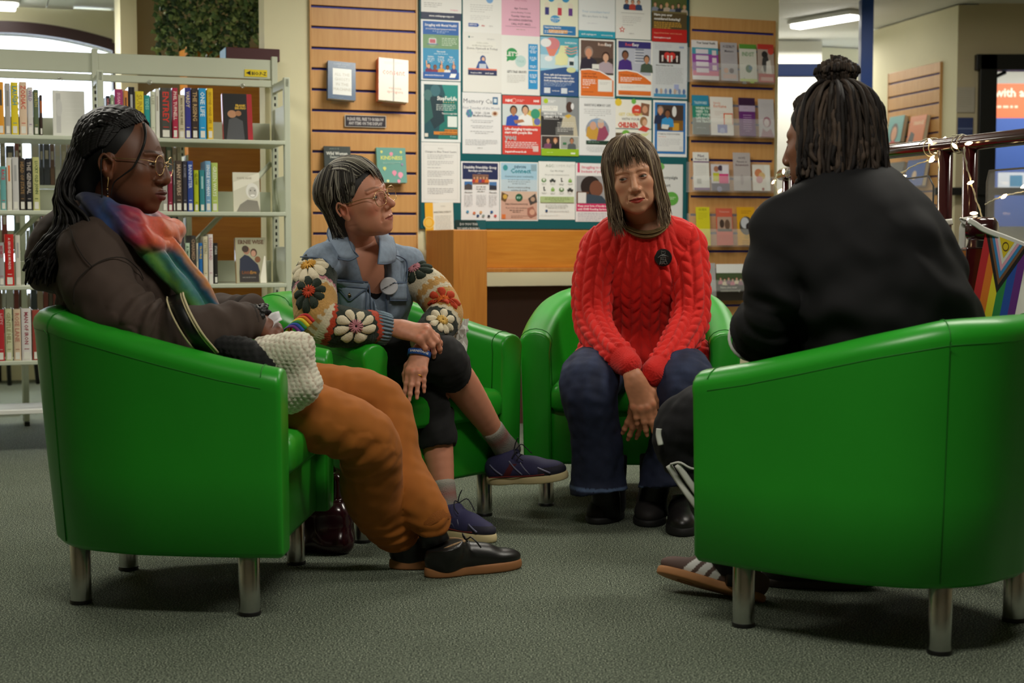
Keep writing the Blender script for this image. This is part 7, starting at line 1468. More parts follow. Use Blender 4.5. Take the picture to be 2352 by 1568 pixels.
# fourth row
def g1(s, H):
    s.R(1.4, 1.4, 19.6, 1.5, 'ccc'); s.R(1.4, 1.4, 1.5, H - 1.4, 'ccc'); s.R(19.5, 1.4, 19.6, H - 1.4, 'ccc'); s.R(1.4, H - 1.5, 19.6, H - 1.4, 'ccc'); s.T(10.5, 3.4, .7, 'Notice', '999', 'c'); s.T(10.5, 5.2, .95, 'Changes to Blue Travel Centre', '85858a', 'c', .01)
    for y, n in ((6.4, 3), (9.6, 3), (12.8, 1), (14.6, 4), (18.8, 4), (23.4, 4)): s.L(3.4, y, 17.6, n, .85, 'a8a8ac', .22, int(y))
poster(967, 327, 1057, 465, 'plain white typed letter under the teal poster, left edge of the board', 'eeeeec', g1)
def g2(s, H):
    s.R(.8, .7, 20.2, 9.2, '1c2858'); s.T(10.5, 3.6, 1.35, 'Disability Friendship Group', 'fff', 'c', .02, 18); s.T(10.5, 5.2, 1.0, 'Barnstaple and Ilfracombe', 'fff', 'c', .02, 13); s.L(9, 6, 12, 1, c='9ab'); s.R(6.2, 6.6, 15, 11.8, '8a6050')
    for i in range(5): s.bust(7.2 + i * 1.7, 8.4, .62, 'd8a080', ['3a2a20', '8a7a60'][i % 2], ['b83a3a', 'e07a30', '6a4a80'][i % 3])
    s.R(1.8, 10.4, 6, 14.4, '3a70b0'); s.poly([(1.8, 14.4), (1.8, 12.4), (4, 11.4), (6, 12.4), (6, 14.4)], '50484a'); s.R(15.4, 10.4, 19.4, 14.4, '4a7ab4'); s.poly([(15.4, 14.4), (15.4, 12), (19.4, 12.4), (19.4, 14.4)], '2c3040')
    s.T(4, 16.2, .7, 'Barnstaple', '444', 'c', .02); s.T(17.4, 16.2, .7, 'Ilfracombe', '444', 'c', .02); s.L(8, 12.8, 13.6, 3, 1.2, '777', .3, 4, True)
    for x0, x1 in ((1.6, 6.2), (8, 13.6), (15, 19.6)): s.L(x0, 17.2, x1, 8, .8, 'b0b0b4', .2, int(x0), x0 == 8)
    for x, y, c in ((3.4, 26, '4a90b8'), (7, 26.6, 'd87a50'), (10.6, 26.2, 'e0a868'), (16.6, 26.0, '2a5a98'), (9, 28, '2a4a78'), (15, 28.2, '3a3a44'), (18.6, 28, 'd85a58'), (12, 28, '8a9a98')): s.D(x, y, .75, c, .7)
poster(1059, 371, 1147, 507, 'poster reading Disability Friendship Group under a navy band, fourth row', 'eeeef0', g2)
def g3(s, H):
    s.R(.6, .6, 20.4, 14, 'a8cfe6'); s.R(.6, 9, 20.4, 18, 'c4d8e4'); s.R(.6, 15, 20.4, H - .6, 'd8bca8'); s.R(.6, 19, 20.4, H - .6, 'd4aa98'); s.T(11, 3.2, 1.3, 'DEVON', '2a5a78', 'c', .03); s.T(11.4, 5.6, 2.2, 'Connect', '1c8a9c', 'c', .03); s.D(3, 3, 1.3, '3a98a0', 1.5); s.R(17, 1.2, 20, 4.4, '90b0c0'); s.T(10.5, 7.8, .95, 'Connect to your community', '5a7080', 'c'); s.L(4, 9, 17, 3, 1.0, '7a8c98', .25, 2, True); s.T(10.5, 13.4, .85, 'Devon social prescribing,', '5a4a44', 'c'); s.T(10.5, 14.8, .85, 'activities & events', '5a4a44', 'c')
    s.poly([(1, 15.4), (4.6, 17), (3, 20.6), (.6, 19.4)], '6a5030'); s.D(2.8, 17.8, 1.2, 'd0a848'); s.D(10.4, 18.2, 2.0, '205c40'); s.L(9.2, 17.8, 11.6, 2, .6, 'cfe', .3); s.poly([(15.4, 18.6), (19.4, 16), (20.4, 20.4), (16.6, 22)], '4a4440'); s.D(18, 19, 1.2, 'b89880'); s.T(9, 21.8, .85, 'https://devonconnect.org', '4a3c3a', 'c', .01); s.T(9, 23.8, .8, 'If you have any questions', '5a4a46', 'c'); s.L(5, 24.6, 13, 2, .9, '5a4a46', .25, 3, True); s.poly([(15, 23.6), (18, 22.6), (20.4, 27), (16.8, 28.6), (15, 27)], 'a87060'); s.D(17.6, 25.6, 1.5, 'd8a890'); s.R(1, 26.8, 3, 29, 'e07a3a'); s.L(6, 27.4, 16, 2, .8, 'a07a6c', .22)
poster(1148, 372, 1236, 507, 'pale blue to pink poster reading DEVON Connect, fourth row', 'e8ecec', g3)
def g4(s, H):
    s.T(4, 3.0, 1.5, 'AGC', '8a9a8a', 'l', .01); s.T(8.2, 3.0, 1.5, 'COMMUNITY', 'c8ccc8', 'l'); s.T(10.5, 5.4, .95, 'Can We Help?', '5a605c', 'c'); s.T(10.5, 7.4, .75, 'We provide community services', '8a908c', 'c')
    for j in range(2):
        for i in range(4):
            x, y = 3 + i * 5, 10 + j * 4.8; k = (i + 2 * j) % 4
            if k == 0: s.D(x, y, 1.4, '5a8a4a', 1.1); s.D(x, y - .3, .7, 'e8efe4')
            elif k == 1: s.R(x - 1.7, y - .2, x + 1.7, y + .7, '3a403c'); s.R(x - .9, y - .9, x + .7, y - .2, '3a403c'); s.D(x - 1, y + .8, .4, '222'); s.D(x + 1, y + .8, .4, '222')
            elif k == 2: s.D(x, y - 1.0, .4, '333'); s.R(x - .2, y - .6, x + .3, y + .8, '333'); s.R(x, y + .3, x + 1, y + .6, '333')
            else: s.R(x - 1, y - .4, x + 1, y + .9, '8ab85a'); s.D(x, y - .6, .6, 'a8c888')
            s.L(x - 1.5, y + 1.7, x + 1.5, 2, .5, 'b0b4b0', .2, i + j, True)
    s.R(.8, 18.6, 20.2, 21.8, 'b4c890'); s.L(3, 19.2, 18, 3, .8, '6a8040', .26, 4, True); s.L(3.6, 22.8, 17, 3, .85, 'a4a8a4', .22, 2, True); s.D(4.4, 26.2, .7, '2a4a78'); s.T(6, 26.6, .75, 'www.agcommunity.org.uk', '777', 'l'); s.L(1, 28.4, 20, 1, .6, 'bbb', .16)
poster(1237, 371, 1321, 504, 'white notice with small green and black icons, fourth row', 'f1f3f0', g4)
def g5(s, H):
    s.R(1, 0, 2.2, 4.6, 'd83a6a'); s.T(3, 2.6, 1.3, 'Struggling to read', 'd8607c', 'l', .02); s.T(3, 4.6, 1.3, 'because of your sight?', 'd8607c', 'l', .02); s.R(.4, 6.2, 20.6, 20, 'a0a0a4'); s.D(8, 11.4, 5.4, '2a1c1a', 5.2); s.D(11, 12.4, 3.6, '7a4c38', 4); s.R(.4, 14, 7, 20, '6a4630'); s.poly([(6, 15), (14, 16), (18, 20), (5, 20)], '3a4a5a'); s.R(1.2, 14.4, 5.6, 19.6, 'e4e4e4'); s.R(.4, 19.8, 20.6, 23.6, 'd4306a'); s.T(1.2, 21.4, 1.0, 'Keep your love of books alive', 'fff', 'l', .02); s.T(1.2, 23, 1.0, 'with RNIB Reading Services', 'fff', 'l', .02); s.L(1.2, 24.4, 18, 5, .85, 'aab', .22)
poster(1322, 375, 1412, 509, 'pink and grey reading services poster beside the head of the woman in red', 'f0eef0', g5)
def g7(s, H):
    s.D(4, 1.6, 4, '78b860', 2.6); 
    for i, t in enumerate(('Fibromyalgia', 'Peer', 'Support', 'Cafe')): s.T(3, 9.4 + i * 2.5, 2.0, t, '3a4048', 'l', .015)
    s.D(13, 22, 5, '66b04a', 4.4); s.L(10, 21, 16, 2, 1, 'dff0d0', .4)
poster(1500, 377, 1568, 508, 'pale poster reading Fibromyalgia Peer Support Cafe right of the woman in red', 'e4e6e6', g7)
def h1_(s, H):
    s.R(0, 0, 6, H, 'f0b42c'); s.D(2.6, 14, 4.2, 'f6d890'); s.D(2.6, 14, 3.8, 'f0b42c'); s.D(2.6, 14, 2.6, 'f4c658'); s.T(13.4, 3, 1.0, 'notice', '9a9a90', 'c'); s.T(13, 7.4, 1.3, 'BARNSTAPLE DIVERSITY', '7a7466', 'c', .01, 13); s.L(7.4, 9.4, 19.6, 14, 1.05, 'a8a8a0', .25); s.L(7.4, 25.6, 19, 2, 1, 'aaa'); s.R(18, H - 4, 19.8, H - 2.4, '777')
poster(977, 465, 1042, 562, 'yellow and white leaflet hanging below the board corner by the desk', 'eceae0', h1_, d=.02, roll=-.03, cat='leaflet', name='leaflet', group=None)
def h2_(s, H): s.T(10.5, 3.4, 1.4, 'DO YOU THINK', 'd8dcd8', 'c', .02); s.T(10.5, 6.2, 1.4, 'YOU HAVE A PROBLEM WITH', 'd8dcd8', 'c', .02, 18); s.T(10.5, 11, 3.6, 'COCAINE', 'f0f2ee', 'c', .05, 17); s.poly([(14, 0), (21, 0), (21, 8), (17, 6)], '0e5a60')
poster(1045, 505, 1116, 560, 'black leaflet reading COCAINE tucked behind the oak desk end', '10302e', h2_, d=.02, cat='leaflet', name='leaflet', group=None)
# ------------------------------------------------------------------ books
ORD = 'first second third fourth fifth sixth seventh eighth ninth tenth eleventh twelfth thirteenth fourteenth fifteenth sixteenth seventeenth eighteenth nineteenth twentieth'.split() + ['twenty-' + q for q in 'first second third fourth fifth sixth seventh eighth ninth'.split()] + ['thirtieth'] + ['thirty-' + q for q in 'first second third fourth fifth sixth seventh eighth ninth'.split()]
M_TAG = mat('white_spine_label', rgb(226, 224, 214), .6)
def to_local(o, M_): o.matrix_world = M_; return o
def shelf_book(x0, x1, yt, shelf, col, tcol, title, label, d=None, group='library books on the front bookcase', parts=True, dep=.15):
    d = DF - .012 if d is None else d; a0, a1 = wpx(x0, yt, d)[0], wpx(x1, yt, d)[0]; z0 = SZ[shelf]; h_ = wpx((x0 + x1) / 2, yt, d)[1] - z0; w_ = max(a1 - a0 - .0015, .008)
    mb = MB(); c = hx(col); t = .0022
    for sx in (-1, 1): mb.box((sx * (w_ / 2 - t / 2), dep / 2 + .002, h_ / 2), (t, dep - .004, h_), None, 0, c)
    q = np.linspace(-1, 1, 6); pr = [V(x * w_ / 2, -.003 * math.sqrt(1 - x * x * .98) + .002, 0) for x in q]; n_ = len(pr); mb.add(pr + [p + V(0, 0, h_) for p in pr], [(i, i + 1, n_ + i + 1, n_ + i) for i in range(n_ - 1)], 0, c)
    if title:
        tv, tf = text2d(title, .02); L_ = tv[:, 0].max() or 1; k = min(w_ * .62 / .72, h_ * .62 / L_); ym = (tv[:, 1].max() + tv[:, 1].min()) / 2
        mb.add([V((y - ym) * k, -.0016, h_ * .93 - x * k) for x, y in tv], [f[::1] for f in tf], 0, hx(tcol)); mb.box((0, -.0012, h_ * .22), (w_ * .5, .0008, h_ * .012), None, 0, hx(tcol))
    else: mb.box((0, -.0012, h_ * .7), (w_ * .36, .0008, h_ * .3), None, 0, hx(tcol))
    M_ = Matrix.Translation(Vector(wp((a0 + a1) / 2, d, z0 + .0006))) @ Matrix(RW.tolist()).to_4x4(); o = tag(to_local(mb.build('book', M_COVER, None, smooth=False), M_), label, 'book', group)
    if parts:
        MB().box((0, dep / 2, h_ / 2), (w_ - 2 * t, dep - .008, h_ - .008)).build('pages', M_PAGES, o, smooth=False); MB().box((0, -.0014, h_ * .075 + .004), (w_ * .62, .0012, min(.03, h_ * .14))).build('spine_label', M_TAG, o, smooth=False)
    return o
ROWS = [('right bay', 'top', 0, [(243, 252, 220, '23252f', 'c87a7a', 'NEW WORLD', 'near black'), (253, 262, 218, '9cae8c', 'd8e0c8', '', 'sage green'), (263, 282, 205, 'a8346a', 'f0b0c8', 'SUSAN CALMAN', 'magenta'), (283, 294, 208, 'd8904a', '6a4020', '', 'orange'), (294, 309, 200, '1c1a1c', 'b0b0b0', '', 'tall black'), (310, 330, 210, 'e0cc28', 'b89a10', 'SUNNY', 'wide yellow'), (331, 344, 219, '2a9a98', '8ad0cc', 'TIDES', 'short teal'), (345, 356, 210, 'd4d8c0', 'a8a890', 'A LIFE', 'cream'), (356, 366, 204, 'e0dfd4', 'b0a898', '', 'off white'),
    (367, 393, 202, '4a4842', 'd8382c', 'ENTREY', 'wide charcoal, red lettered'), (395, 408, 202, 'b02a48', 'f0d8d0', 'PHIL TUFNELL', 'crimson'), (409, 424, 218, 'c8bca0', '7a6a4c', 'MAN ON THE WIRE', 'beige'), (424, 438, 202, '3a3a8c', 'd8c8a0', 'VARDY', 'purple blue'), (439, 455, 203, '3a2e2c', 'c0a070', 'THE RISING', 'dark brown'), (456, 473, 203, '2a9ad4', 'e0f2fa', 'ONE LIFE', 'sky blue'), (475, 489, 203, 'e4bc20', 'a88410', 'SECOND HAND LIFE', 'bright yellow')]),
    ('right bay', 'second', 1, [(372, 384, 380, 'a8a49c', '77726a', '', 'grey'), (385, 396, 394, '8c2840', 'f0a0b8', 'FAME', 'dark red'), (397, 402, 374, '5a5c58', '999', '', 'slim grey'), (402, 418, 369, '4c4038', 'c0a890', 'MANY RIVERS', 'brown'), (419, 429, 370, '3c3a44', '8a8a98', 'A HOME', 'slate'), (430, 443, 370, '38509c', 'c8d4f0', 'BANNISTER', 'royal blue'), (445, 456, 391, 'b4c02c', '6a7010', 'GLOW', 'lime yellow'), (458, 470, 391, '3a8a90', 'a8d0d0', '', 'teal'), (471, 484, 370, '7aa8cc', 'e8f2fa', 'SINGLE WOMAN', 'light blue'), (485, 500, 374, 'b4c86a', 'e8f0d0', 'GREEN WAYS', 'pale lime green')]),
    ('right bay', 'third', 2, [(398, 424, 540, '4c484c', 'b8b4b8', '', 'wide dark grey'), (425, 436, 558, 'bcd0b8', '5a705c', 'A SMALL WALK', 'mint green'), (437, 450, 541, '44403c', 'a88a70', 'CHARMED', 'charcoal'), (451, 455, 558, 'd8d0b8', '999', '', 'slim cream'), (456, 465, 558, '2a6eb4', 'e0c040', 'TROUBLE', 'blue'), (466, 477, 543, 'dcd2b4', 'a09878', 'LETTERS', 'tall cream'), (478, 489, 538, 'e4dcd8', 'c07a90', 'LONG ROAD', 'white and pink'), (491, 500, 558, '2c2a2a', 'b8b8b0', 'STARR', 'black')]),
    ('left bay', 'top', 0, [(-6, 8, 188, 'e8a030', '4a4440', '', 'orange'), (10, 23, 191, 'b0aca8', '888', '', 'silver grey'), (24, 41, 189, 'e4cc28', '2a90a8', 'LAUGH', 'yellow'), (43, 61, 188, 'e0c4a8', 'd0503c', 'ZODIAC', 'peach'), (62, 75, 200, 'd8d4d0', '8a6a98', 'WILD', 'white and lilac'), (76, 88, 206, '5c6a50', 'b8b060', 'NORTH', 'olive green'), (90, 97, 218, '3a2a24', 'e07830', '', 'slim dark')]),
    ('left bay', 'second', 1, [(0, 13, 382, '6aa8a8', 'c83c50', 'RACE', 'teal and cream'), (14, 26, 362, 'dcd8cc', 'e07840', '', 'white and orange'), (27, 42, 361, 'cccac8', 'aaa', '', 'pale grey'), (43, 57, 363, '3a3430', '9a7a50', 'HEAD OF STATE', 'dark brown'), (58, 73, 363, '26262c', 'b8b0a8', 'THE GENERAL', 'black'), (74, 90, 361, 'c0c080', '3a5a30', 'LUCKY OLD JOHN', 'lime cream')]),
    ('left bay', 'third', 2, [(-4, 9, 557, 'a8a8aa', 'b05060', 'MEMO', 'grey'), (10, 31, 538, 'c42a28', 'f2ded8', 'A GRUDGE & MURDER', 'red'), (34, 46, 540, 'd4d2c4', 'aaa', '', 'off white')]),
    ('left bay', 'bottom', 3, [(-8, 9, 711, 'b83038', 'e0a0a0', 'HITS', 'red'), (11, 27, 709, 'c8caa4', 'a09a70', 'GENTLE HILL', 'pale green'), (30, 47, 710, 'd8c0a4', 'c08070', 'ROSE LANE', 'peach'), (48, 71, 708, 'dcd6d4', 'a04050', 'MAN OF IRON', 'wide white'), (73, 90, 712, 'a04a40', 'd8b0a0', '', 'brick red')])]
for bay, row, si, lst in ROWS:
    for i, (x0, x1, yt, c, tc, tt, nm) in enumerate(lst): shelf_book(x0, x1, yt, si, c, tc, tt, f'{nm} book, {ORD[i]} from left on {row} shelf, {bay} of front bookcase')
# dull rows on the bookcase behind
SZ2 = [1.19, .87, .55]; rb = random.Random(4); DK = [('6a5040', 'brown'), ('8a8474', 'grey'), ('4a4038', 'dark brown'), ('a09880', 'buff'), ('3c4048', 'slate'), ('7a3a34', 'brick'), ('5a6a58', 'moss'), ('9a8a78', 'tan'), ('b0b0a8', 'pale grey')]
for r_, z in enumerate(SZ2):
    a = SHL + 2 * BAY - .48; k = 0
    while a < SHL + 3 * BAY - .34:
        w_ = rb.uniform(.018, .04); h_ = rb.uniform(.19, .235)
        if abs((a - SHL + .3 + .02) % BAY) > .05:
            c, nm = DK[rb.randrange(9)]; mb = MB().box((0, .07, h_ / 2), (w_ - .002, .14, h_), None, 0, hx(c)); mb.box((0, -.0005, h_ * .72), (w_ * .5, .001, h_ * .2), None, 0, hx('b8b0a0')); mb.box((0, .075, h_ - .0005), (w_ - .006, .12, .003), None, 0, hx('d8d0b8'))
            k += 1; tag(to_local(mb.build('book', M_COVER, None, smooth=False), Matrix.Translation(Vector(wp(a + w_ / 2, -.735, z + .0006))) @ Matrix(RW.tolist()).to_4x4()), f'dull {nm} book, {ORD[k - 1]} from left on {("upper", "middle", "lower")[r_]} shelf of the bookcase behind', 'book', f'books on the {("upper", "middle", "lower")[r_]} shelf behind')
        a += w_ + (.001 if rb.random() > .06 else .03)
# books shown face out: a printed cover on a block of pages
def face_book(M_, w_, h_, th, bg, draw, label, group=None, spine=None, name='book'):
    s = Sheet(w_, h_, bg, .002); draw(s, s.H); s.mb.box((-w_ / 2 - .0008, th / 2, 0), (.0018, th, h_), None, 0, hx(spine or bg)); s.mb.box((0, th, 0), (w_, .002, h_), None, 0, hx(spine or bg))
    o = tag(to_local(s.mb.build(name, M_COVER, None, smooth=False), M_), label, 'book', group); MB().box((.001, th / 2, 0), (w_ - .004, th - .004, h_ - .006)).build('pages', M_PAGES, o, smooth=False); return o
def face_shelf(x0, y0, x1, y1, si, th, bg, draw, label, lean=-.16, spine=None):
    d = DF - .05; w_, h_, M_ = on_wall(x0, y0, x1, y1, d); a = (wpx(x0, y1, d)[0] + wpx(x1, y1, d)[0]) / 2; h_ = wpx((x0 + x1) / 2, y0, d)[1] - SZ[si]
    return face_book(Matrix.Translation(Vector(wp(a, d, SZ[si] + .0015 + h_ / 2 * math.cos(lean)))) @ Matrix(RW.tolist()).to_4x4() @ Matrix.Rotation(lean, 4, 'X'), w_, h_, th, bg, draw, label, 'books shown face out', spine)
def c1(s, H): s.R(17.4, 0, 21, H, 'a83038'); s.R(0, 0, 17.4, H, '2c2c2e'); s.T(16.6, 9.4, 1.6, 'FRANK', 'd8b040', 'r', .04); s.T(16.6, 11.4, 1.6, 'BRUNO', 'd8b040', 'r', .04); s.D(6.4, 15, 3.2, 'b88868', 2.8); s.D(11, 14.4, 2.2, 'a87858', 2); s.poly([(2, H), (4, 19), (9, 17.4), (14, 20), (15, H)], '55565a')
face_shelf(513, 214, 580, 319, 0, .03, '2c2c2e', c1, 'dark glossy book with red edge shown face out on the top shelf', spine='a83038')
def c2(s, H): s.poly([(0, 8), (21, 0), (21, 6), (0, 15)], 'e8e4d4'); s.D(15, 15, 5.2, 'e8e6de', 6.4); s.D(15.2, 16, 3.4, 'c4c0b8', 4.4); s.D(15.2, 18.6, 1.9, 'f4f2ec', .9); s.D(13.6, 14.6, .5, '333'); s.D(17, 14.6, .5, '333'); s.poly([(2, H), (5, 26), (11, 22), (19, 23), (21, H)], '8a867c'); s.T(3, 5.4, 1.7, 'KATE ADIE', 'b8b0a0', 'l', .01)
face_shelf(537, 396, 597, 485, 1, .012, 'd4d0be', c2, 'cream book with black and white smiling portrait, second shelf right bay', lean=-.1)
def c3(s, H): s.T(10.5, 4.4, 2.7, 'ERNIE WISE', '6a4a34', 'c', .04, 18); s.poly([(2, 26), (2.6, 15), (6, 12), (9, 13), (15, 19), (16.4, 24), (15, 28), (2, 28)], '2e3448'); s.D(7.4, 9, 2.4, 'b08068', 2.9); s.D(6.6, 8, 2.4, '4a3a30', 2.4); s.D(12.4, 10.6, 2.3, '5a4030', 2.9); s.D(12.2, 11.2, 1.7, 'c89880', 2.2); s.D(15, 15.4, 2, '8a5a3c', 2.2); s.R(2, 23.4, 15.6, H - .6, '3c3634'); s.T(3.6, 25.6, 2.2, 'Little', '8a5030', 'l', .02); s.T(9.4, 25.6, 2.2, 'Ern', 'c08838', 'l', .02); s.T(8.6, 28.4, .9, 'with family letters', 'b8b4ac', 'c'); s.poly([(16.4, 28), (19.6, 13), (20.6, 13), (20.6, H), (16.4, H)], 'f0ecdc')
face_shelf(543, 545, 612, 650, 2, .03, 'b0ac90', c3, 'olive grey book reading ERNIE WISE shown face out on the third shelf', spine='a88a60')
def c4(s, H): s.R(2, 2, 5, H - 2, 'bcbcb8'); s.D(4, 12, 2, 'c8c8c4', 6); s.L(8, 6, 19, 6, 3.0, 'e0e0da', .3)
face_shelf(123, 208, 196, 306, 0, .03, 'd8d8d0', c4, 'pale grey book shown face out on the top shelf, left bay', lean=-.1)
# box lying on top of the bookcase
t0, t1 = wpx(508, 142, -.2), wpx(600, 142, -.2)
b_ = empty('storage_box', 'dark red and blue box lying on the bookcase top below the ivy', 'box', wp((t0[0] + t1[0]) / 2 + .02, -.075, 1.7525), R=RW)
MB().box((0, 0, .03), (.25, .17, .058)).build('box_body', mat('dark_red_board', rgb(70, 26, 30), .5), b_, smooth=False, bevel=.002); MB().box((-.1265, 0, .03), (.003, .165, .054)).build('box_side', mat('blue_board', rgb(90, 150, 190), .5), b_, smooth=False)

# ------------------------------------------------------------------ books, sign and leaflets on the slat panels
def slat_book(x0, y0, x1, y1, th, bg, draw, label, d=.035, lean=-.18, roll=0.0, spine=None, frm=None, holder=True):
    if frm is None: w_, h_, M_ = on_wall(x0, y0, x1, y1, d + th, lean, roll)
    else:
        a0, z0 = rpx(x0, (y0 + y1) / 2, d)[0], rpx((x0 + x1) / 2, y0, d)[1]; a1, z1 = rpx(x1, (y0 + y1) / 2, d)[0], rpx((x0 + x1) / 2, y1, d)[1]; w_, h_ = a1 - a0, z0 - z1
        M_ = Matrix.Translation(Vector(rp((a0 + a1) / 2, d + th, (z0 + z1) / 2))) @ Matrix(RR.tolist()).to_4x4() @ Matrix.Rotation(lean, 4, 'X')
    o = face_book(M_, w_, h_, th, bg, draw, label, 'books displayed on slat panels', spine); k = h_ / 2
    MB().box((0, th / 2 + .01, -k - .003), (w_ * .6, th + .05, .003)).build('book_ledge', M_ACRYL, o, smooth=False); return o
def k1(s, H): s.R(3.4, 5.4, 17.8, 25.6, 'e8eae6'); s.T(10.5, 2.6, 1.3, 'ELAINE KASKET', '8aa0b8', 'c', .01, 13); s.L(5, 3.6, 16, 1, c='a8b8c8', cen=True); [s.T(10.5, 11 + i * 3.8, 2.2, t, 'c4c0b4', 'c') for i, t in enumerate(('ALL THE', 'GHOSTS', 'IN THE', 'MACHINE'))]; s.L(3, 27.4, 18, 1, .8, '7a98b8', .3)
slat_book(754, 140, 817, 230, .03, '36587c', k1, 'dark blue book reading ALL THE GHOSTS, top left of the slatted panel', roll=.05)
def k2(s, H): s.R(10, 0, 10.9, H, '8a8880'); s.L(4, 2.6, 17, 2, 1, 'c8b8a8', .25); s.T(10.5, 11.4, 4.2, 'consent', 'd87868', 'c', .01, 16); s.L(12, 13.4, 17, 1, c='bbb'); s.T(11.5, 21.6, 2.1, 'vanessa', 'd0907c', 'c', 0); s.T(11.5, 24.2, 2.1, 'springora', 'd0907c', 'c', 0); s.L(7, 27.4, 17, 1, c='ccc', cen=True)
slat_book(870, 133, 938, 234, .045, 'ece4d6', k2, 'white book reading consent with orange spine, upper right of the slatted panel', roll=.06, spine='e06a44')
def k3(s, H): s.T(8, 2.6, 1.2, 'JANE DOE', '8a9a94', 'c'); s.T(10, 7, 2.6, 'Wild Woman', 'e0e0d8', 'c', .03, 17); s.T(10, 9.6, 2.0, 'Swimming', 'c8ccc4', 'c', .02); s.R(1, 20, 20, H - 1, '5a6a44')
slat_book(746, 335, 806, 402, .02, '2e3836', k3, 'dark green book reading Wild behind the head of the grey haired woman')
def k4(s, H):
    s.T(10.5, 8.6, 2.6, 'KINDNESS', 'd8d860', 'c', .03, 16)
    for x, y, r, c in ((10.4, 4.4, 1.3, 'e890a8'), (3.4, 3, .9, 'd8d870'), (17.6, 3, .9, 'd8d870'), (12, 18, 1.7, 'e88aa8'), (16.4, 19.4, 1.9, 'ec9ab4'), (5, 15, 1.2, 'd8d870'), (15, 24, 1.2, 'e890a8'), (7, 24, .9, 'e8e8a0'), (18, 12, .8, '9a80a8')): s.D(x, y, r, c); s.poly([(x - r * .9, y + r * .5), (x + r * .9, y + r * .5), (x, y + r * 1.5)], c)
    s.L(4, 10.6, 17, 2, .9, 'b8d8cc', .2)
slat_book(867, 338, 933, 420, .022, '5c9c90', k4, 'teal book reading KINDNESS with pink hearts, right of the grey haired woman')
w_, h_, M_ = on_wall(792, 265, 887, 292, .03); s = Sheet(w_, h_, 'c8c4bc', .004); s.R(.3, .25, 20.7, s.H - .25, '2a2430'); s.T(10.5, 2.6, 1.5, 'PLEASE FEEL FREE TO BORROW', 'c8c4c4', 'c', .03, 18.6); s.T(10.5, 4.7, 1.5, 'ANY ITEMS ON THIS DISPLAY', 'c8c4c4', 'c', .03, 17); s.build('sign', 'small dark sign reading PLEASE FEEL FREE TO BORROW on the slatted panel', 'sign', M_)
# leaflets standing in clear holders on the right-hand panel
def leaflet(x0, y0, x1, y1, bg, draw, label, d=.055, lean=-.1): w_, h_, M_ = on_wall(x0, y0, x1, y1, d, lean); s = Sheet(w_, h_, bg, .004); draw(s, s.H); return s.build('leaflet', label, 'leaflet', M_, 'leaflets in the clear holders')
def holder(y0, y1, label, x0=1588, x1=1776):
    w_, h_, M_ = on_wall(x0, y0, x1, y1, .075); t = empty('leaflet_holder', label, 'leaflet holder', (0, 0, 0), group='clear leaflet holders'); t.matrix_world = M_
    MB().box((0, -.012, -h_ * .22), (w_, .003, h_ * .5)).build('front_pane', M_ACRYL, t, smooth=False); MB().box((0, .028, -h_ / 2), (w_, .085, .004)).build('holder_base', M_ACRYL, t, smooth=False); MB().box((0, .056, 0), (w_, .003, h_)).build('back_pane', M_ACRYL, t, smooth=False)
for i, (a, b) in enumerate(((110, 189), (236, 314), (372, 441), (490, 566), (620, 668))): holder(a, b, f'clear plastic leaflet holder, {ORD[i]} row down the right slatted panel')
def l1(s, H): s.T(4, 2.6, 1.6, 'Your Sexual Health', '333', 'l', .03, 15); s.R(0, 5.4, 21, H - 3, '9a4aa8'); s.R(0, 5.4, 21, 10, '4aa0b8'); s.R(0, 22, 21, H - 3, 'd8608a'); [s.R(3, 6.4 + i * 4.6, 13, 9.6 + i * 4.6, 'e4dcea') for i in range(4)]; [s.R(16, 7 + i * 5.4, 19.4, 10.6 + i * 5.4, 'e8d8e0') for i in range(3)]
leaflet(1590, 92, 1650, 184, 'e8e4e8', l1, 'wide purple and white health leaflet, left end of the top row')
def l2(s, H): s.T(10.5, 6, 3, 'ACCESSIBILITY', '55505a', 'c', .02, 15); s.T(10.5, 11, 2.6, 'Matters', '55505a', 'c', .02); s.L(3, 14, 18, 5, 1.8, 'a8a4ac', .5); s.D(6, 32, 3, 'd8a890'); s.D(13, 32, 3, '5a4a58'); s.R(2, 36, 19, 41, 'd0b0a8')
leaflet(1656, 97, 1694, 186, 'b8b4bc', l2, 'grey leaflet of two figures, second in the top row')
def l3(s, H): s.R(0, 0, 21, 5, '5a9a38'); s.T(10.5, 13, 4.4, 'INDIST', '6a9a68', 'c', .02, 15); s.D(11, 27, 4, '3a6a48', 4.4); s.D(13, 26, 2.4, '2a6a8a'); s.poly([(2, 44), (5, 36), (8, 44)], '999'); s.R(12, 38, 17, 43, 'a8c860'); s.R(0, H - 3, 21, H, 'c0d070')
leaflet(1699, 101, 1738, 188, 'dcdcd4', l3, 'white leaflet with green header and balloon, third in the top row')
def l4(s, H): s.R(0, 0, 21, 6, 'c83830'); s.D(17, 8, 4, 'd8483c'); s.D(9, 12, 4, '2c2a2c', 4); s.poly([(4, 32), (6, 16), (13, 14), (17, 32)], '3a3a3c'); s.poly([(10, 34), (11, 20), (16, 18), (18, 36)], 'e8e4e0'); s.poly([(3, 30), (6, 24), (8, 36)], 'd0ccc8'); s.R(0, H - 10, 21, H, 'b83430'); s.R(3, H - 6, 19, H - 2, 'd8a8a0')
leaflet(1741, 101, 1778, 190, 'b8a8a0', l4, 'red and grey leaflet of a black and white figure, right end of the top row')
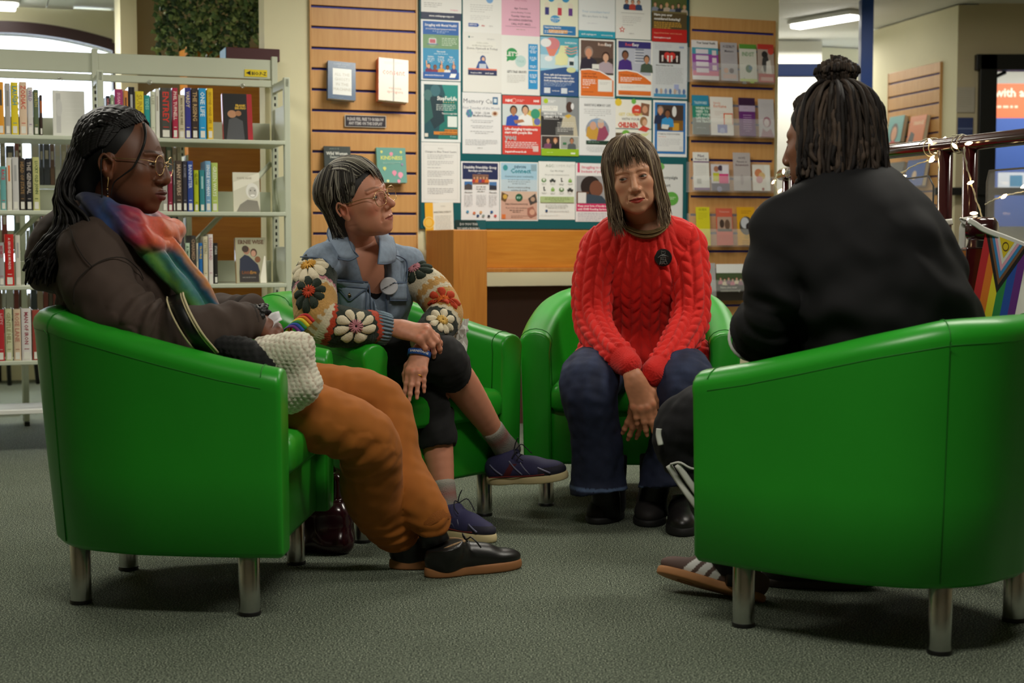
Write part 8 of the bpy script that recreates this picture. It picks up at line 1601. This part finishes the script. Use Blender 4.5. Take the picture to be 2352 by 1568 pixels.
def l5(s, H): s.R(0, 0, 21, 12, '2a8ab0'); s.R(0, 12, 21, 26, '2a8a70'); s.R(0, 26, 21, H, '5a6460'); s.T(10.5, 10, 3, 'TALKWORKS', 'c8e0e4', 'c', .03, 16); [s.T(4, 16 + i * 3.8, 2.7, t, 'd8e8e0', 'l', .04) for i, t in enumerate(('WHEN YOU', 'NEED TO', 'GET YOUR', 'LIFE BACK', 'ON TRACK'))]; s.T(4, 38, 1.4, '0300 555 3344', 'c0d0cc')
leaflet(1591, 218, 1629, 309, '2a8a88', l5, 'teal and grey leaflet reading TALKWORKS, left end of the second row')
def l6(s, H): s.T(3, 6, 2, 'family', 'd87850'); s.T(3, 9, 2.8, 'fortune', 'd87850', 'l', .01); s.L(4, 12, 14, 3, 1.4, 'd8c8c0', .4); s.R(12, 13.4, 20.6, 23, 'e06a48'); s.R(13, 14.4, 20, 23, 'f2ead8'); s.R(6, 23, 15, H - 2, '8a90c8'); s.D(10.4, 28, 2.4, 'b0b8e0')
leaflet(1632, 222, 1684, 311, 'ece8e4', l6, 'white leaflet with red corner frame and a lilac card, second row')
def l7(s, H): s.R(0, 0, 21, 9, '3a1a40'); s.R(0, 9, 21, 16, 'b8a8c4'); s.R(2, 16, 19, H - 1, '6a2a78'); s.L(5, 20, 16, 8, 2.6, 'c8a8d0', .7, 3, True); s.L(6, 12, 15, 1, c='333')
leaflet(1698, 224, 1735, 313, '6a3478', l7, 'purple leaflet with dark header, third in the second row')
def l8(s, H): s.D(11, 28, 5.6, 'a87a88', 6.4); s.D(10.4, 29, 3.6, 'd8ccd0', 4.8); s.poly([(2, H), (5, 36), (10, 40), (16, 36), (20, H)], 'b08a98'); s.L(4, 6, 17, 3, 2, 'c0bac0', .4)
leaflet(1743, 227, 1778, 315, 'cac6cc', l8, 'pale leaflet with a mauve drawn figure, right end of the second row')
def l9(s, H): s.T(10.5, 6, 3.4, 'Pilot', '5a4a68', 'c', .02); s.T(10.5, 9.6, 2.6, 'Project 4 All', '5a4a68', 'c', .02, 16); s.R(0, 11, 21, 12.4, '6a3a78'); s.L(3, 16, 18, 7, 2.0, 'c8c8c8', .5); s.R(4, 32, 10, 38, 'b8b8b4'); s.R(0, H - 3, 21, H, '6a3a78')
leaflet(1593, 349, 1629, 437, 'e6e6e2', l9, 'white leaflet with purple line, left end of the third row')
def l10(s, H): s.D(6, 5, 3, 'b07a60'); s.D(11, 4, 3, '4a3a50'); s.R(13, 1, 20, 10, 'e4e0ea'); s.R(2, 9, 9, 18, 'c8c83a'); s.R(9, 10, 20, 22, 'd83a80'); s.R(0, 20, 21, H, '48405c'); s.D(9, 26, 3, '8a88a8')
leaflet(1634, 377, 1675, 438, 'd0ccd4', l10, 'multicoloured leaflet with pink patch, second in the third row')
def l11(s, H): s.T(10.5, 7, 2.4, 'HOPE', '7a7074', 'c', .02); s.T(10.5, 11, 2.2, 'Parents in', '7a7074', 'c', .02, 14); s.T(10.5, 14.6, 2.4, 'Bereavement', '7a6468', 'c', .02, 16); s.D(10, 30, 2, 'a89ea0', 6)
leaflet(1685, 350, 1724, 438, 'bcb4b4', l11, 'tall grey leaflet standing above its neighbours, third in the third row')
def l12(s, H): s.D(7, 9, 4.6, 'd88a60'); s.D(11, 12, 4, 'e0c088'); s.D(8, 16, 4, 'd8a0a8'); s.poly([(14, 0), (21, 0), (21, H), (17, H)], 'f4f4ee'); s.D(12, 26, 1.6, 'a03a30')
leaflet(1729, 378, 1769, 438, 'ece8e0', l12, 'white leaflet with orange blots, right end of the third row')
def l13(s, H): s.T(10, 5, 3, 'GUIDE', '8a8a10', 'c', .02); s.L(3, 8, 18, 5, 2, 'b0a810', .5)
leaflet(1600, 475, 1631, 564, 'd8d020', l13, 'yellow leaflet beside the shoulder of the woman in red, left of the fourth row')
def l14(s, H): s.T(10.5, 5, 2.6, 'Veterans', 'e0a090', 'c', .02); s.R(1, 10, 20, 27, 'b89a88'); s.D(7, 18, 3, '4a3830', 5); s.D(14, 19, 3.4, '6a5040', 6); s.R(1, 24, 20, 27, '4a4038')
leaflet(1646, 478, 1683, 563, 'd0604a', l14, 'red orange leaflet with brown photo, second in the fourth row')
def l15(s, H): s.L(5, 4, 17, 2, 2, 'b07810', .7); s.D(10.5, 20, 8.2, '4a4440', 10); s.D(9, 17, 5, 'c8ccd4', 6); s.D(13, 21, 3, '2a2224', 4); s.R(8, 30, 14, 34, 'c8a020'); s.L(5, 36, 17, 3, 2, '7a6410', .5)
leaflet(1694, 475, 1734, 563, 'e0a818', l15, 'yellow leaflet with round photo, third in the fourth row')
def l16(s, H): s.R(0, 14, 21, H, '2a70b0'); s.D(8, 7, 2.6, '4a90a0'); s.T(10, 8.6, 4, 'Devon', '5a7a60', 'l', .02, 10); s.D(9, 20, 4.4, 'a04a58'); s.D(13, 23, 3.4, '5a3a60')
leaflet(1743, 476, 1778, 563, 'e8e8e6', l16, 'white and blue leaflet, right end of the fourth row beside the black jacket')
leaflet(1612, 604, 1644, 680, 'b4b4b4', lambda s, H: s.L(4, 6, 17, 5, 2, '999', .4), 'grey leaflet half hidden beside the red sleeve, bottom row')
def l17(s, H):
    s.R(0, 0, 21, 8, 'f0f2f0'); s.R(0, 6, 21, 13, '4a5a38'); s.R(0, 13, 21, H, '2c261c'); [s.bust(3 + i * 3, 10 + .7 * (i % 2), .9, 'd8a890', ['6a4a30', '2a1c14'][i % 2], ['c86a80', 'e0d0b0', '8a5a70'][i % 3]) for i in range(6)]; s.T(2.4, 16.4, 1.5, 'Have you ever', 'd8d8c8', 'l', .02); s.T(2.4, 18.6, 1.5, 'considered fostering?', 'd8d8c8', 'l', .02, 15)
leaflet(1646, 606, 1710, 690, '2c261c', l17, 'dark leaflet with group photo reading considered fostering, bottom row')
def l18(s, H): s.T(10, 4, 1.6, 'Welcome to', '7a8488', 'c', .02); s.T(10, 6.4, 1.6, 'our library', '7a8488', 'c', .02); s.R(6, 10, 16, 20, '3a9a94')
leaflet(1713, 602, 1775, 690, 'e2e4e0', l18, 'white booklet with teal square behind the black sleeve, bottom row')
# books on the small side panel, papers and banner by the doorway
def m1(s, H): s.R(0, 0, 21, H, '4a9a98'); s.D(10, 12, 5.4, '2a1c1c', 7); s.D(10, 12.4, 3.8, 'c88a64', 5); s.poly([(0, H), (3, 19), (10, 17), (17, 19), (21, H)], 'c8303a'); s.R(3, 24, 17, 26, 'e0a040')
slat_book(2048, 266, 2082, 328, .03, '4a9a98', m1, 'teal and red portrait book, upper left on the small side panel', d=.03, frm=1)
def m2(s, H): s.T(12, 6, 2.4, 'ORANGE', 'f8d8a8', 'c', .02, 14); s.poly([(0, 20), (4, 10), (9, 12), (8, 22), (3, 26)], '2a3440'); s.T(11, 24, 2.6, 'FEVER', 'f0e0c8', 'c', .02)
slat_book(2096, 265, 2133, 328, .03, 'd8702c', m2, 'orange book, upper right on the small side panel', d=.03, frm=1)
slat_book(2046, 372, 2082, 428, .03, '6a6a68', lambda s, H: s.D(10, 12, 5, '2c2c2c', 6), 'grey book, lower left on the small side panel', d=.03, frm=1)
slat_book(2090, 366, 2132, 428, .03, '4a6ab0', lambda s, H: (s.D(10, 9, 2.6, 'e0c8b0'), s.T(10, 20, 2.4, 'Second Son', 'd8e0f0', 'c', .02, 16)), 'blue book, lower right on the small side panel', d=.03, frm=1)
def flat(px0, py0, px1, py1, Y, bg, draw, name, label, cat):
    p, q = at(px0, py0, Y), at(px1, py1, Y); s = Sheet(q[0] - p[0], p[2] - q[2], bg, .003); draw(s, s.H); return s.build(name, label, cat, Matrix.Translation(Vector((p + q) / 2)))
flat(2198, 200, 2238, 258, 9.74, 'b8b0a0', lambda s, H: s.L(3, 4, 18, 8, 2.6, 'a09888', .5), 'notice', 'faint beige paper notice on the shaded wall left of the dark doorway', 'notice')
flat(2200, 270, 2234, 326, 9.74, '34406e', lambda s, H: (s.R(0, 14, 21, 16, '6a78a0'), s.L(3, 18, 18, 5, 2.4, '6a78a0', .6)), 'notice', 'dark blue notice on the shaded wall below the beige one', 'notice')
def ban(s, H): s.R(0, 0, 21, H * .24, 'd8704c'); s.T(1, 2.6, 1.7, 'ed with a loved', 'f4dcd0', 'l', .03); s.L(.5, 4.4, 15, 1, 1, 'f0c8b8', .5); s.L(.5, 5.4, 4, 1, 1, 'f0c8b8', .4); s.R(5, H * .62, 12, H * .76, 'c8d4ea'); s.R(7.4, H * .64, 10, H * .72, '3a80b0')
flat(2240, 192, 2470, 520, 11.2, '3a5aa8', ban, 'banner', 'orange and blue banner seen through the dark doorway', 'banner')
# ------------------------------------------------------------------ railing on the right, with fairy lights and pride bunting
RZ = 1.175
def hz(x, y, z=RZ): r = ray(x, y); return r * ((z - HCAM) / r[2]) + V(0, 0, HCAM)
RAIL = [hz(1795, 402), hz(1900, 374), hz(2018, 352), hz(2200, 331), hz(2352, 314), hz(2470, 302)]
r0 = RAIL[0]; r1 = RAIL[-1]; dv = unit(r1 - r0)
def rail_at(x):                                 # point of the rail above the pixel column x
    for p, q in zip(RAIL[:-1], RAIL[1:]):
        a, b = 1176 + FPX * p[0] / p[1], 1176 + FPX * q[0] / q[1]
        if a <= x <= b: return lerp(p, q, (x - a) / (b - a))
    return RAIL[0] if x < 1800 else RAIL[-1]
t = empty('railing', 'dark maroon glossy tube railing with glass panels behind the person in black', 'railing', (0, 0, 0))
mb = MB(); mb.tube(spline(np.array(RAIL), 24), .0215, 14); mb.build('handrail', M_MAROON, t)
def post(x, r=.0205): p = rail_at(x); MB().tube([V(p[0], p[1], 0), V(p[0], p[1], RZ - .012)], r, 14).build('post', M_MAROON, t)
for x in (1803, 1822, 2168, 2224): post(x, .0205 if x > 2000 else .013)
def pane(x0, x1, zt, zb):
    p, q = rail_at(x0), rail_at(x1); P = [V(p[0], p[1], zb), V(p[0], p[1], zt - .03), V(*(lerp(p, q, .03)[:2]), zt), V(*(lerp(p, q, .97)[:2]), zt), V(q[0], q[1], zt - .03), V(q[0], q[1], zb)]
    MB().add(P, [(0, 1, 2, 3, 4, 5)]).build('glass_pane', M_GLASS, t, smooth=False, solid=.006); MB().tube(P + [P[0]], .0028, 6).build('pane_edge', M_BLACK, t)
pane(1850, 2143, at(2140, 404, 4.27)[2], .2); pane(2264, 2450, at(2270, 392, 3.98)[2], .2)
p = rail_at(2238); n_ = at(2236, 524, 3.9); MB().box((n_[0], n_[1], n_[2] / 2 - .03), (.05, .05, n_[2] - .04)).build('newel', M_MAROON, t, smooth=False, bevel=.004)
c0 = at(2224, 524, 3.9); c1 = at(2290, 526, 3.86); MB().tube([c0, lerp(c0, c1, .5), lerp(c0, c1, .9), c1], [.03, .031, .030, .02], 14).build('lower_handrail', M_MAROON, t)
# fairy lights
t = empty('fairy_lights', 'string of warm white fairy lights wound round the maroon railing', 'fairy lights', (0, 0, 0))
M_WIRE = mat('clear_wire', rgb(190, 186, 160), .3); M_BULB = mat('warm_bulb', (1, .8, .5), .4, emit=(1.0, .66, .30), estr=14.0)
def coil(x0, x1, turns, seed):
    q = np.linspace(0, 1, turns * 12 + 1); P = np.array([rail_at(x0 + (x1 - x0) * u) for u in q]); a = q * turns * 2 * PI + seed; s_ = V(dv[1], -dv[0], 0)
    mb = MB(); mb.tube(P + s_ * (.026 * np.cos(a))[:, None] + V(0, 0, 1) * (.026 * np.sin(a))[:, None], .0016, 5); mb.build('wire', M_WIRE, t)
coil(2128, 2150, 2, .3); coil(2188, 2214, 2, 1.1); coil(1797, 1822, 2, .5)
def drop(pts, Y): mb = MB(); P = spline(np.array([at(x, y, Y) for x, y in pts]), 24); k = np.arange(24); mb.tube(P, .0016, 5); mb.tube(P + np.stack([.003 * np.sin(k * 1.6), 0 * k, .002 * np.cos(k * 1.6)], 1), .0014, 5); mb.build('wire', M_WIRE, t)
drop([(2214, 338), (2218, 370), (2228, 410), (2240, 452), (2254, 492), (2262, 520)], 3.97); drop([(2020, 376), (2042, 402), (2072, 396), (2100, 380), (2132, 368)], 4.25); drop([(1784, 400), (1779, 420), (1786, 445), (1780, 470), (1790, 495)], 5.35); drop([(2262, 470), (2300, 452), (2352, 440)], 3.95)
for x, y, Y in ((2141, 327, 4.2), (2164, 322, 4.18), (2146, 352, 4.2), (2134, 367, 4.24), (2234, 322, 3.98), (2199, 336, 4.03), (2222, 417, 3.96), (2246, 484, 3.95), (2068, 402, 4.25), (2040, 408, 4.25), (2345, 426, 3.93), (2300, 450, 3.94), (2127, 542, 4.1), (2030, 374, 4.3), (1773, 418, 5.35), (1799, 396, 5.35), (1796, 430, 5.35), (1787, 454, 5.35), (1804, 446, 5.35), (1772, 466, 5.35), (1784, 466, 5.34), (1803, 472, 5.34), (1783, 492, 5.34)):
    p = at(x, y, Y); a = random.uniform(0, 6.28); MB().lathe([(.0015, 0), (.0042, .006), (.0048, .012), (.002, .02)], p - V(0, 0, .006), 8, frame(V(math.cos(a), .3, math.sin(a)), V(.3, 1, .2))[:, [0, 2, 1]]).build('bulb', M_BULB, t)
# pride bunting: ribbon, two flags
PRIDE = ['c8242c', 'e87a20', 'ecd82c', '2c8a48', '2450b0', '6a2a86']
t = empty('pride_bunting', 'bunting of progress pride flags on white ribbon tied to the railing post', 'bunting', (0, 0, 0)); M_FLAG = mat('printed_flag', (.8, .8, .8), .7, attr=True); M_RIB = mat('white_ribbon', rgb(222, 222, 214), .6)
def flag(TL, TR, BL, name='flag'):
    TL, TR, BL = (np.array(q, float) for q in (TL, TR, BL)); mb = MB(); N_ = unit(np.cross(TR - TL, BL - TL)); N_ = N_ if N_[1] < 0 else -N_
    def pt(u, v, k): return TL + (TR - TL) * u + (BL - TL) * v + N_ * (.0006 * k)
    def patch(poly, k, c): mb.add([pt(u, v, k) for u, v in poly], [tuple(range(len(poly)))], 0, hx(c))
    for i, c in enumerate(PRIDE):
        for j in range(6): patch([(i / 6, j / 6), ((i + 1) / 6, j / 6), ((i + 1) / 6, (j + 1) / 6), (i / 6, (j + 1) / 6)], 0, c)
    for k, (h_, c) in enumerate(((.66, '181416'), (.56, '7a5236'), (.48, '3a8ac8'), (.39, 'e8a8c0'), (.31, 'e8e6e2'), (.23, 'e8cc20'))):
        w_ = h_ / .66 * .5 + (.0 if k == 0 else 0); patch([(.5 - w_, 0), (.5 + w_, 0), (.5, h_)], k + 1, c)
    an = np.linspace(0, 2 * PI, 17)[:-1]
    for a, b in zip(an, np.roll(an, -1)): patch([(.5 + .075 * math.cos(a), .085 + .055 * math.sin(a)), (.5 + .075 * math.cos(b), .085 + .055 * math.sin(b)), (.5 + .06 * math.cos(b), .085 + .043 * math.sin(b)), (.5 + .06 * math.cos(a), .085 + .043 * math.sin(a))], 8, '5a3a20')
    return mb.build(name, M_FLAG, t, smooth=False)
FY = 3.82; flag(at(2264, 531, FY), at(2362, 569, FY - .03), at(2228, 716, FY + .02)); flag(at(2128, 568, 4.08), at(2206, 574, 4.05), at(2118, 700, 4.08))
def rib(pts, Y, wd=.007): mb = MB(); mb.tube(spline(np.array([at(x, y, Y) for x, y in pts]), 18), wd, 6, flat=.15, ref=(0, .2, 1)); mb.build('ribbon', M_RIB, t)
rib([(2224, 506), (2240, 514), (2262, 528), (2310, 546), (2366, 568)], FY - .01, .008); rib([(2110, 565), (2150, 571), (2208, 573), (2222, 540), (2224, 508)], 4.03, .006)
rib([(2148, 510), (2168, 511), (2188, 509)], 4.10, .009); rib([(2208, 506), (2226, 503), (2246, 500)], 3.93, .007); rib([(2224, 505), (2212, 520), (2210, 560), (2208, 610), (2214, 660)], 3.93, .009); rib([(2224, 505), (2216, 512), (2206, 500), (2224, 504), (2244, 496)], 3.92, .006)

# ------------------------------------------------------------------ ivy trough above the shelving
iz = wpx(500, 140, -1.0)[1]; i0, i1 = wpx(352, 80, -1.0)[0], wpx(612, 80, -1.0)[0]
t = empty('ivy_planter', 'trailing ivy spilling over a wooden trough above the bookcase', 'plant', wp((i0 + i1) / 2, -1.0, 0), R=RW); W_ = i1 - i0
MB().box((.14 * W_, .16, iz / 2 + .04), (W_ * .7, .3, iz + .08)).build('trough', M_DESK, t, smooth=False, bevel=.004)
rg = np.random.RandomState(3); vs, fs, cs = [], [], []; pal = np.array([rgb(74, 104, 62), rgb(104, 134, 84), rgb(134, 160, 98), rgb(58, 82, 56), rgb(168, 186, 120)])
for i in range(2600):
    x = rg.uniform(-.5, .5); low = iz + .0 + (.02 if x < .02 else .32 * (x - .02)) + .03 * math.sin(x * 40); z = rg.uniform(low, iz + .62); y = -.03 - .16 * math.sin(PI * np.clip((z - low) / .62, 0, 1)) * rg.uniform(.5, 1) - .02 * rg.rand(); c = V(x * W_, y, z); d = unit(rg.normal(size=3) * V(.6, .3, .6) + V(0, -.25, -.6)); u = unit(np.cross(d, rg.normal(size=3) * .5 + V(0, -1, 0))); l = rg.uniform(.022, .04); nn = np.cross(u, d); k = len(vs)
    vs += [c, c + d * l * .3 + u * l * .5, c + d * l, c + d * l * .3 - u * l * .5, c + d * l * .45 + nn * l * .12]; fs += [(k, k + 1, k + 4), (k + 1, k + 2, k + 4), (k + 2, k + 3, k + 4), (k + 3, k, k + 4)]; cs += [pal[rg.randint(5)] * rg.uniform(.7, 1.2)] * 5
tag(MB().add(vs, fs, 0, np.array(cs)).build('ivy_leaves', mat('ivy_leaf', (.1, .2, .1), .45, attr=True), t, smooth=False), kind='stuff')

# ------------------------------------------------------------------ small things on the floor and chairs
g = gnd(1570, 1236); t = empty('clog', 'black leather clog toe on the carpet beside the red-jumpered woman\'s boots', 'shoe', (0, 0, 0))
shoe(t, V(g[0] + .035, g[1] + .27, .1), V(g[0] + .03, g[1] + .27, 0), V(g[0] - .002, g[1] + .02, 0), upper=rgb(22, 20, 20), sole=rgb(16, 15, 15), name='upper', high=.075, w=.047, toe_h=.042, sole_h=.03)
t = empty('handbag', 'glossy maroon patent handbag on the carpet between the two left chairs', 'bag', (0, 0, 0)); g = gnd(742, 1278); s = SDF(V(g[0] - .25, g[1] - .1, -.02), V(g[0] + .2, g[1] + .35, .36), .005); c = V(g[0] - .04, g[1] + .1, 0)
s.box(c + V(0, 0, .07), (.115, .07, .07), None, .03, 0); s.box(c + V(.02, 0, .16), (.07, .05, .08), None, .03, .05); s.ell(c + V(.07, -.04, .03), (.05, .05, .034), k=.03); v, f = s.mesh(2); n = normals(v, f); v = v + n * (.008 * Noise(7, .1)(v))[:, None]
mp = mat('maroon_patent', rgb(46, 12, 22), .2, coat=.4); qmesh('bag_body', v, f, mp, t); MB().tube(spline([c + V(-.03, 0, .22), c + V(-.02, -.02, .29), c + V(.03, -.02, .30), c + V(.06, 0, .23)], 14), .009, 8).build('handle', mp, t)
rg = np.random.RandomState(9); n_ = 9; mb = MB(); v = [lerp(lerp(at(1040, 742, 4.66), at(1076, 732, 4.70), i / 8), lerp(at(1036, 800, 4.66), at(1070, 830, 4.68), i / 8), j / 8) + rg.normal(size=3) * .004 for j in range(n_) for i in range(n_)]
tag(mb.add(v, [(j * n_ + i, j * n_ + i + 1, (j + 1) * n_ + i + 1, (j + 1) * n_ + i) for j in range(8) for i in range(8)]).build('crumpled_paper', mat('paper', rgb(214, 214, 208), .8), None, smooth=False, solid=.002), 'crumpled white paper standing in the seat beside the denim woman\'s knee', 'paper')
P = spline([at(706, 752, 4.20), at(688, 736, 4.20), at(668, 742, 4.20), at(654, 764, 4.20), at(656, 800, 4.20)], 20); wv = unit(V(-.70, -.3, -.65)); mb = MB()
for i, c in enumerate(PRIDE):
    a, b = P + wv * (.010 * (i - 3)), P + wv * (.010 * (i - 2)); mb.add(np.vstack([a, b]), [(k, k + 1, 20 + k + 1, 20 + k) for k in range(19)], 0, hx(c))
tag(mb.build('rainbow_lanyard', M_FLAG, None, solid=.002), 'rainbow striped lanyard hanging over the chair arm beside the denim woman\'s elbow', 'lanyard')
t = empty('stool', 'far stool with thin black legs seen below the left bookcase', 'stool', (0, 0, 0)); b = gnd(40, 885)
for x, y in ((-.28, -.1), (-.05, 0), (.1, .1), (-.2, .25)): MB().tube([V(b[0] + x, b[1] + y, 0), V(b[0] + x * .85 - .02, b[1] + y * .85, .42)], .014, 8).build('leg', M_BLACK, t)
MB().lathe([(.005, .42), (.24, .42), (.25, .44), (.24, .47), (.005, .475)], (b[0] - .1, b[1] + .05, 0), 24).build('seat', M_BLACK, t, auto=40)
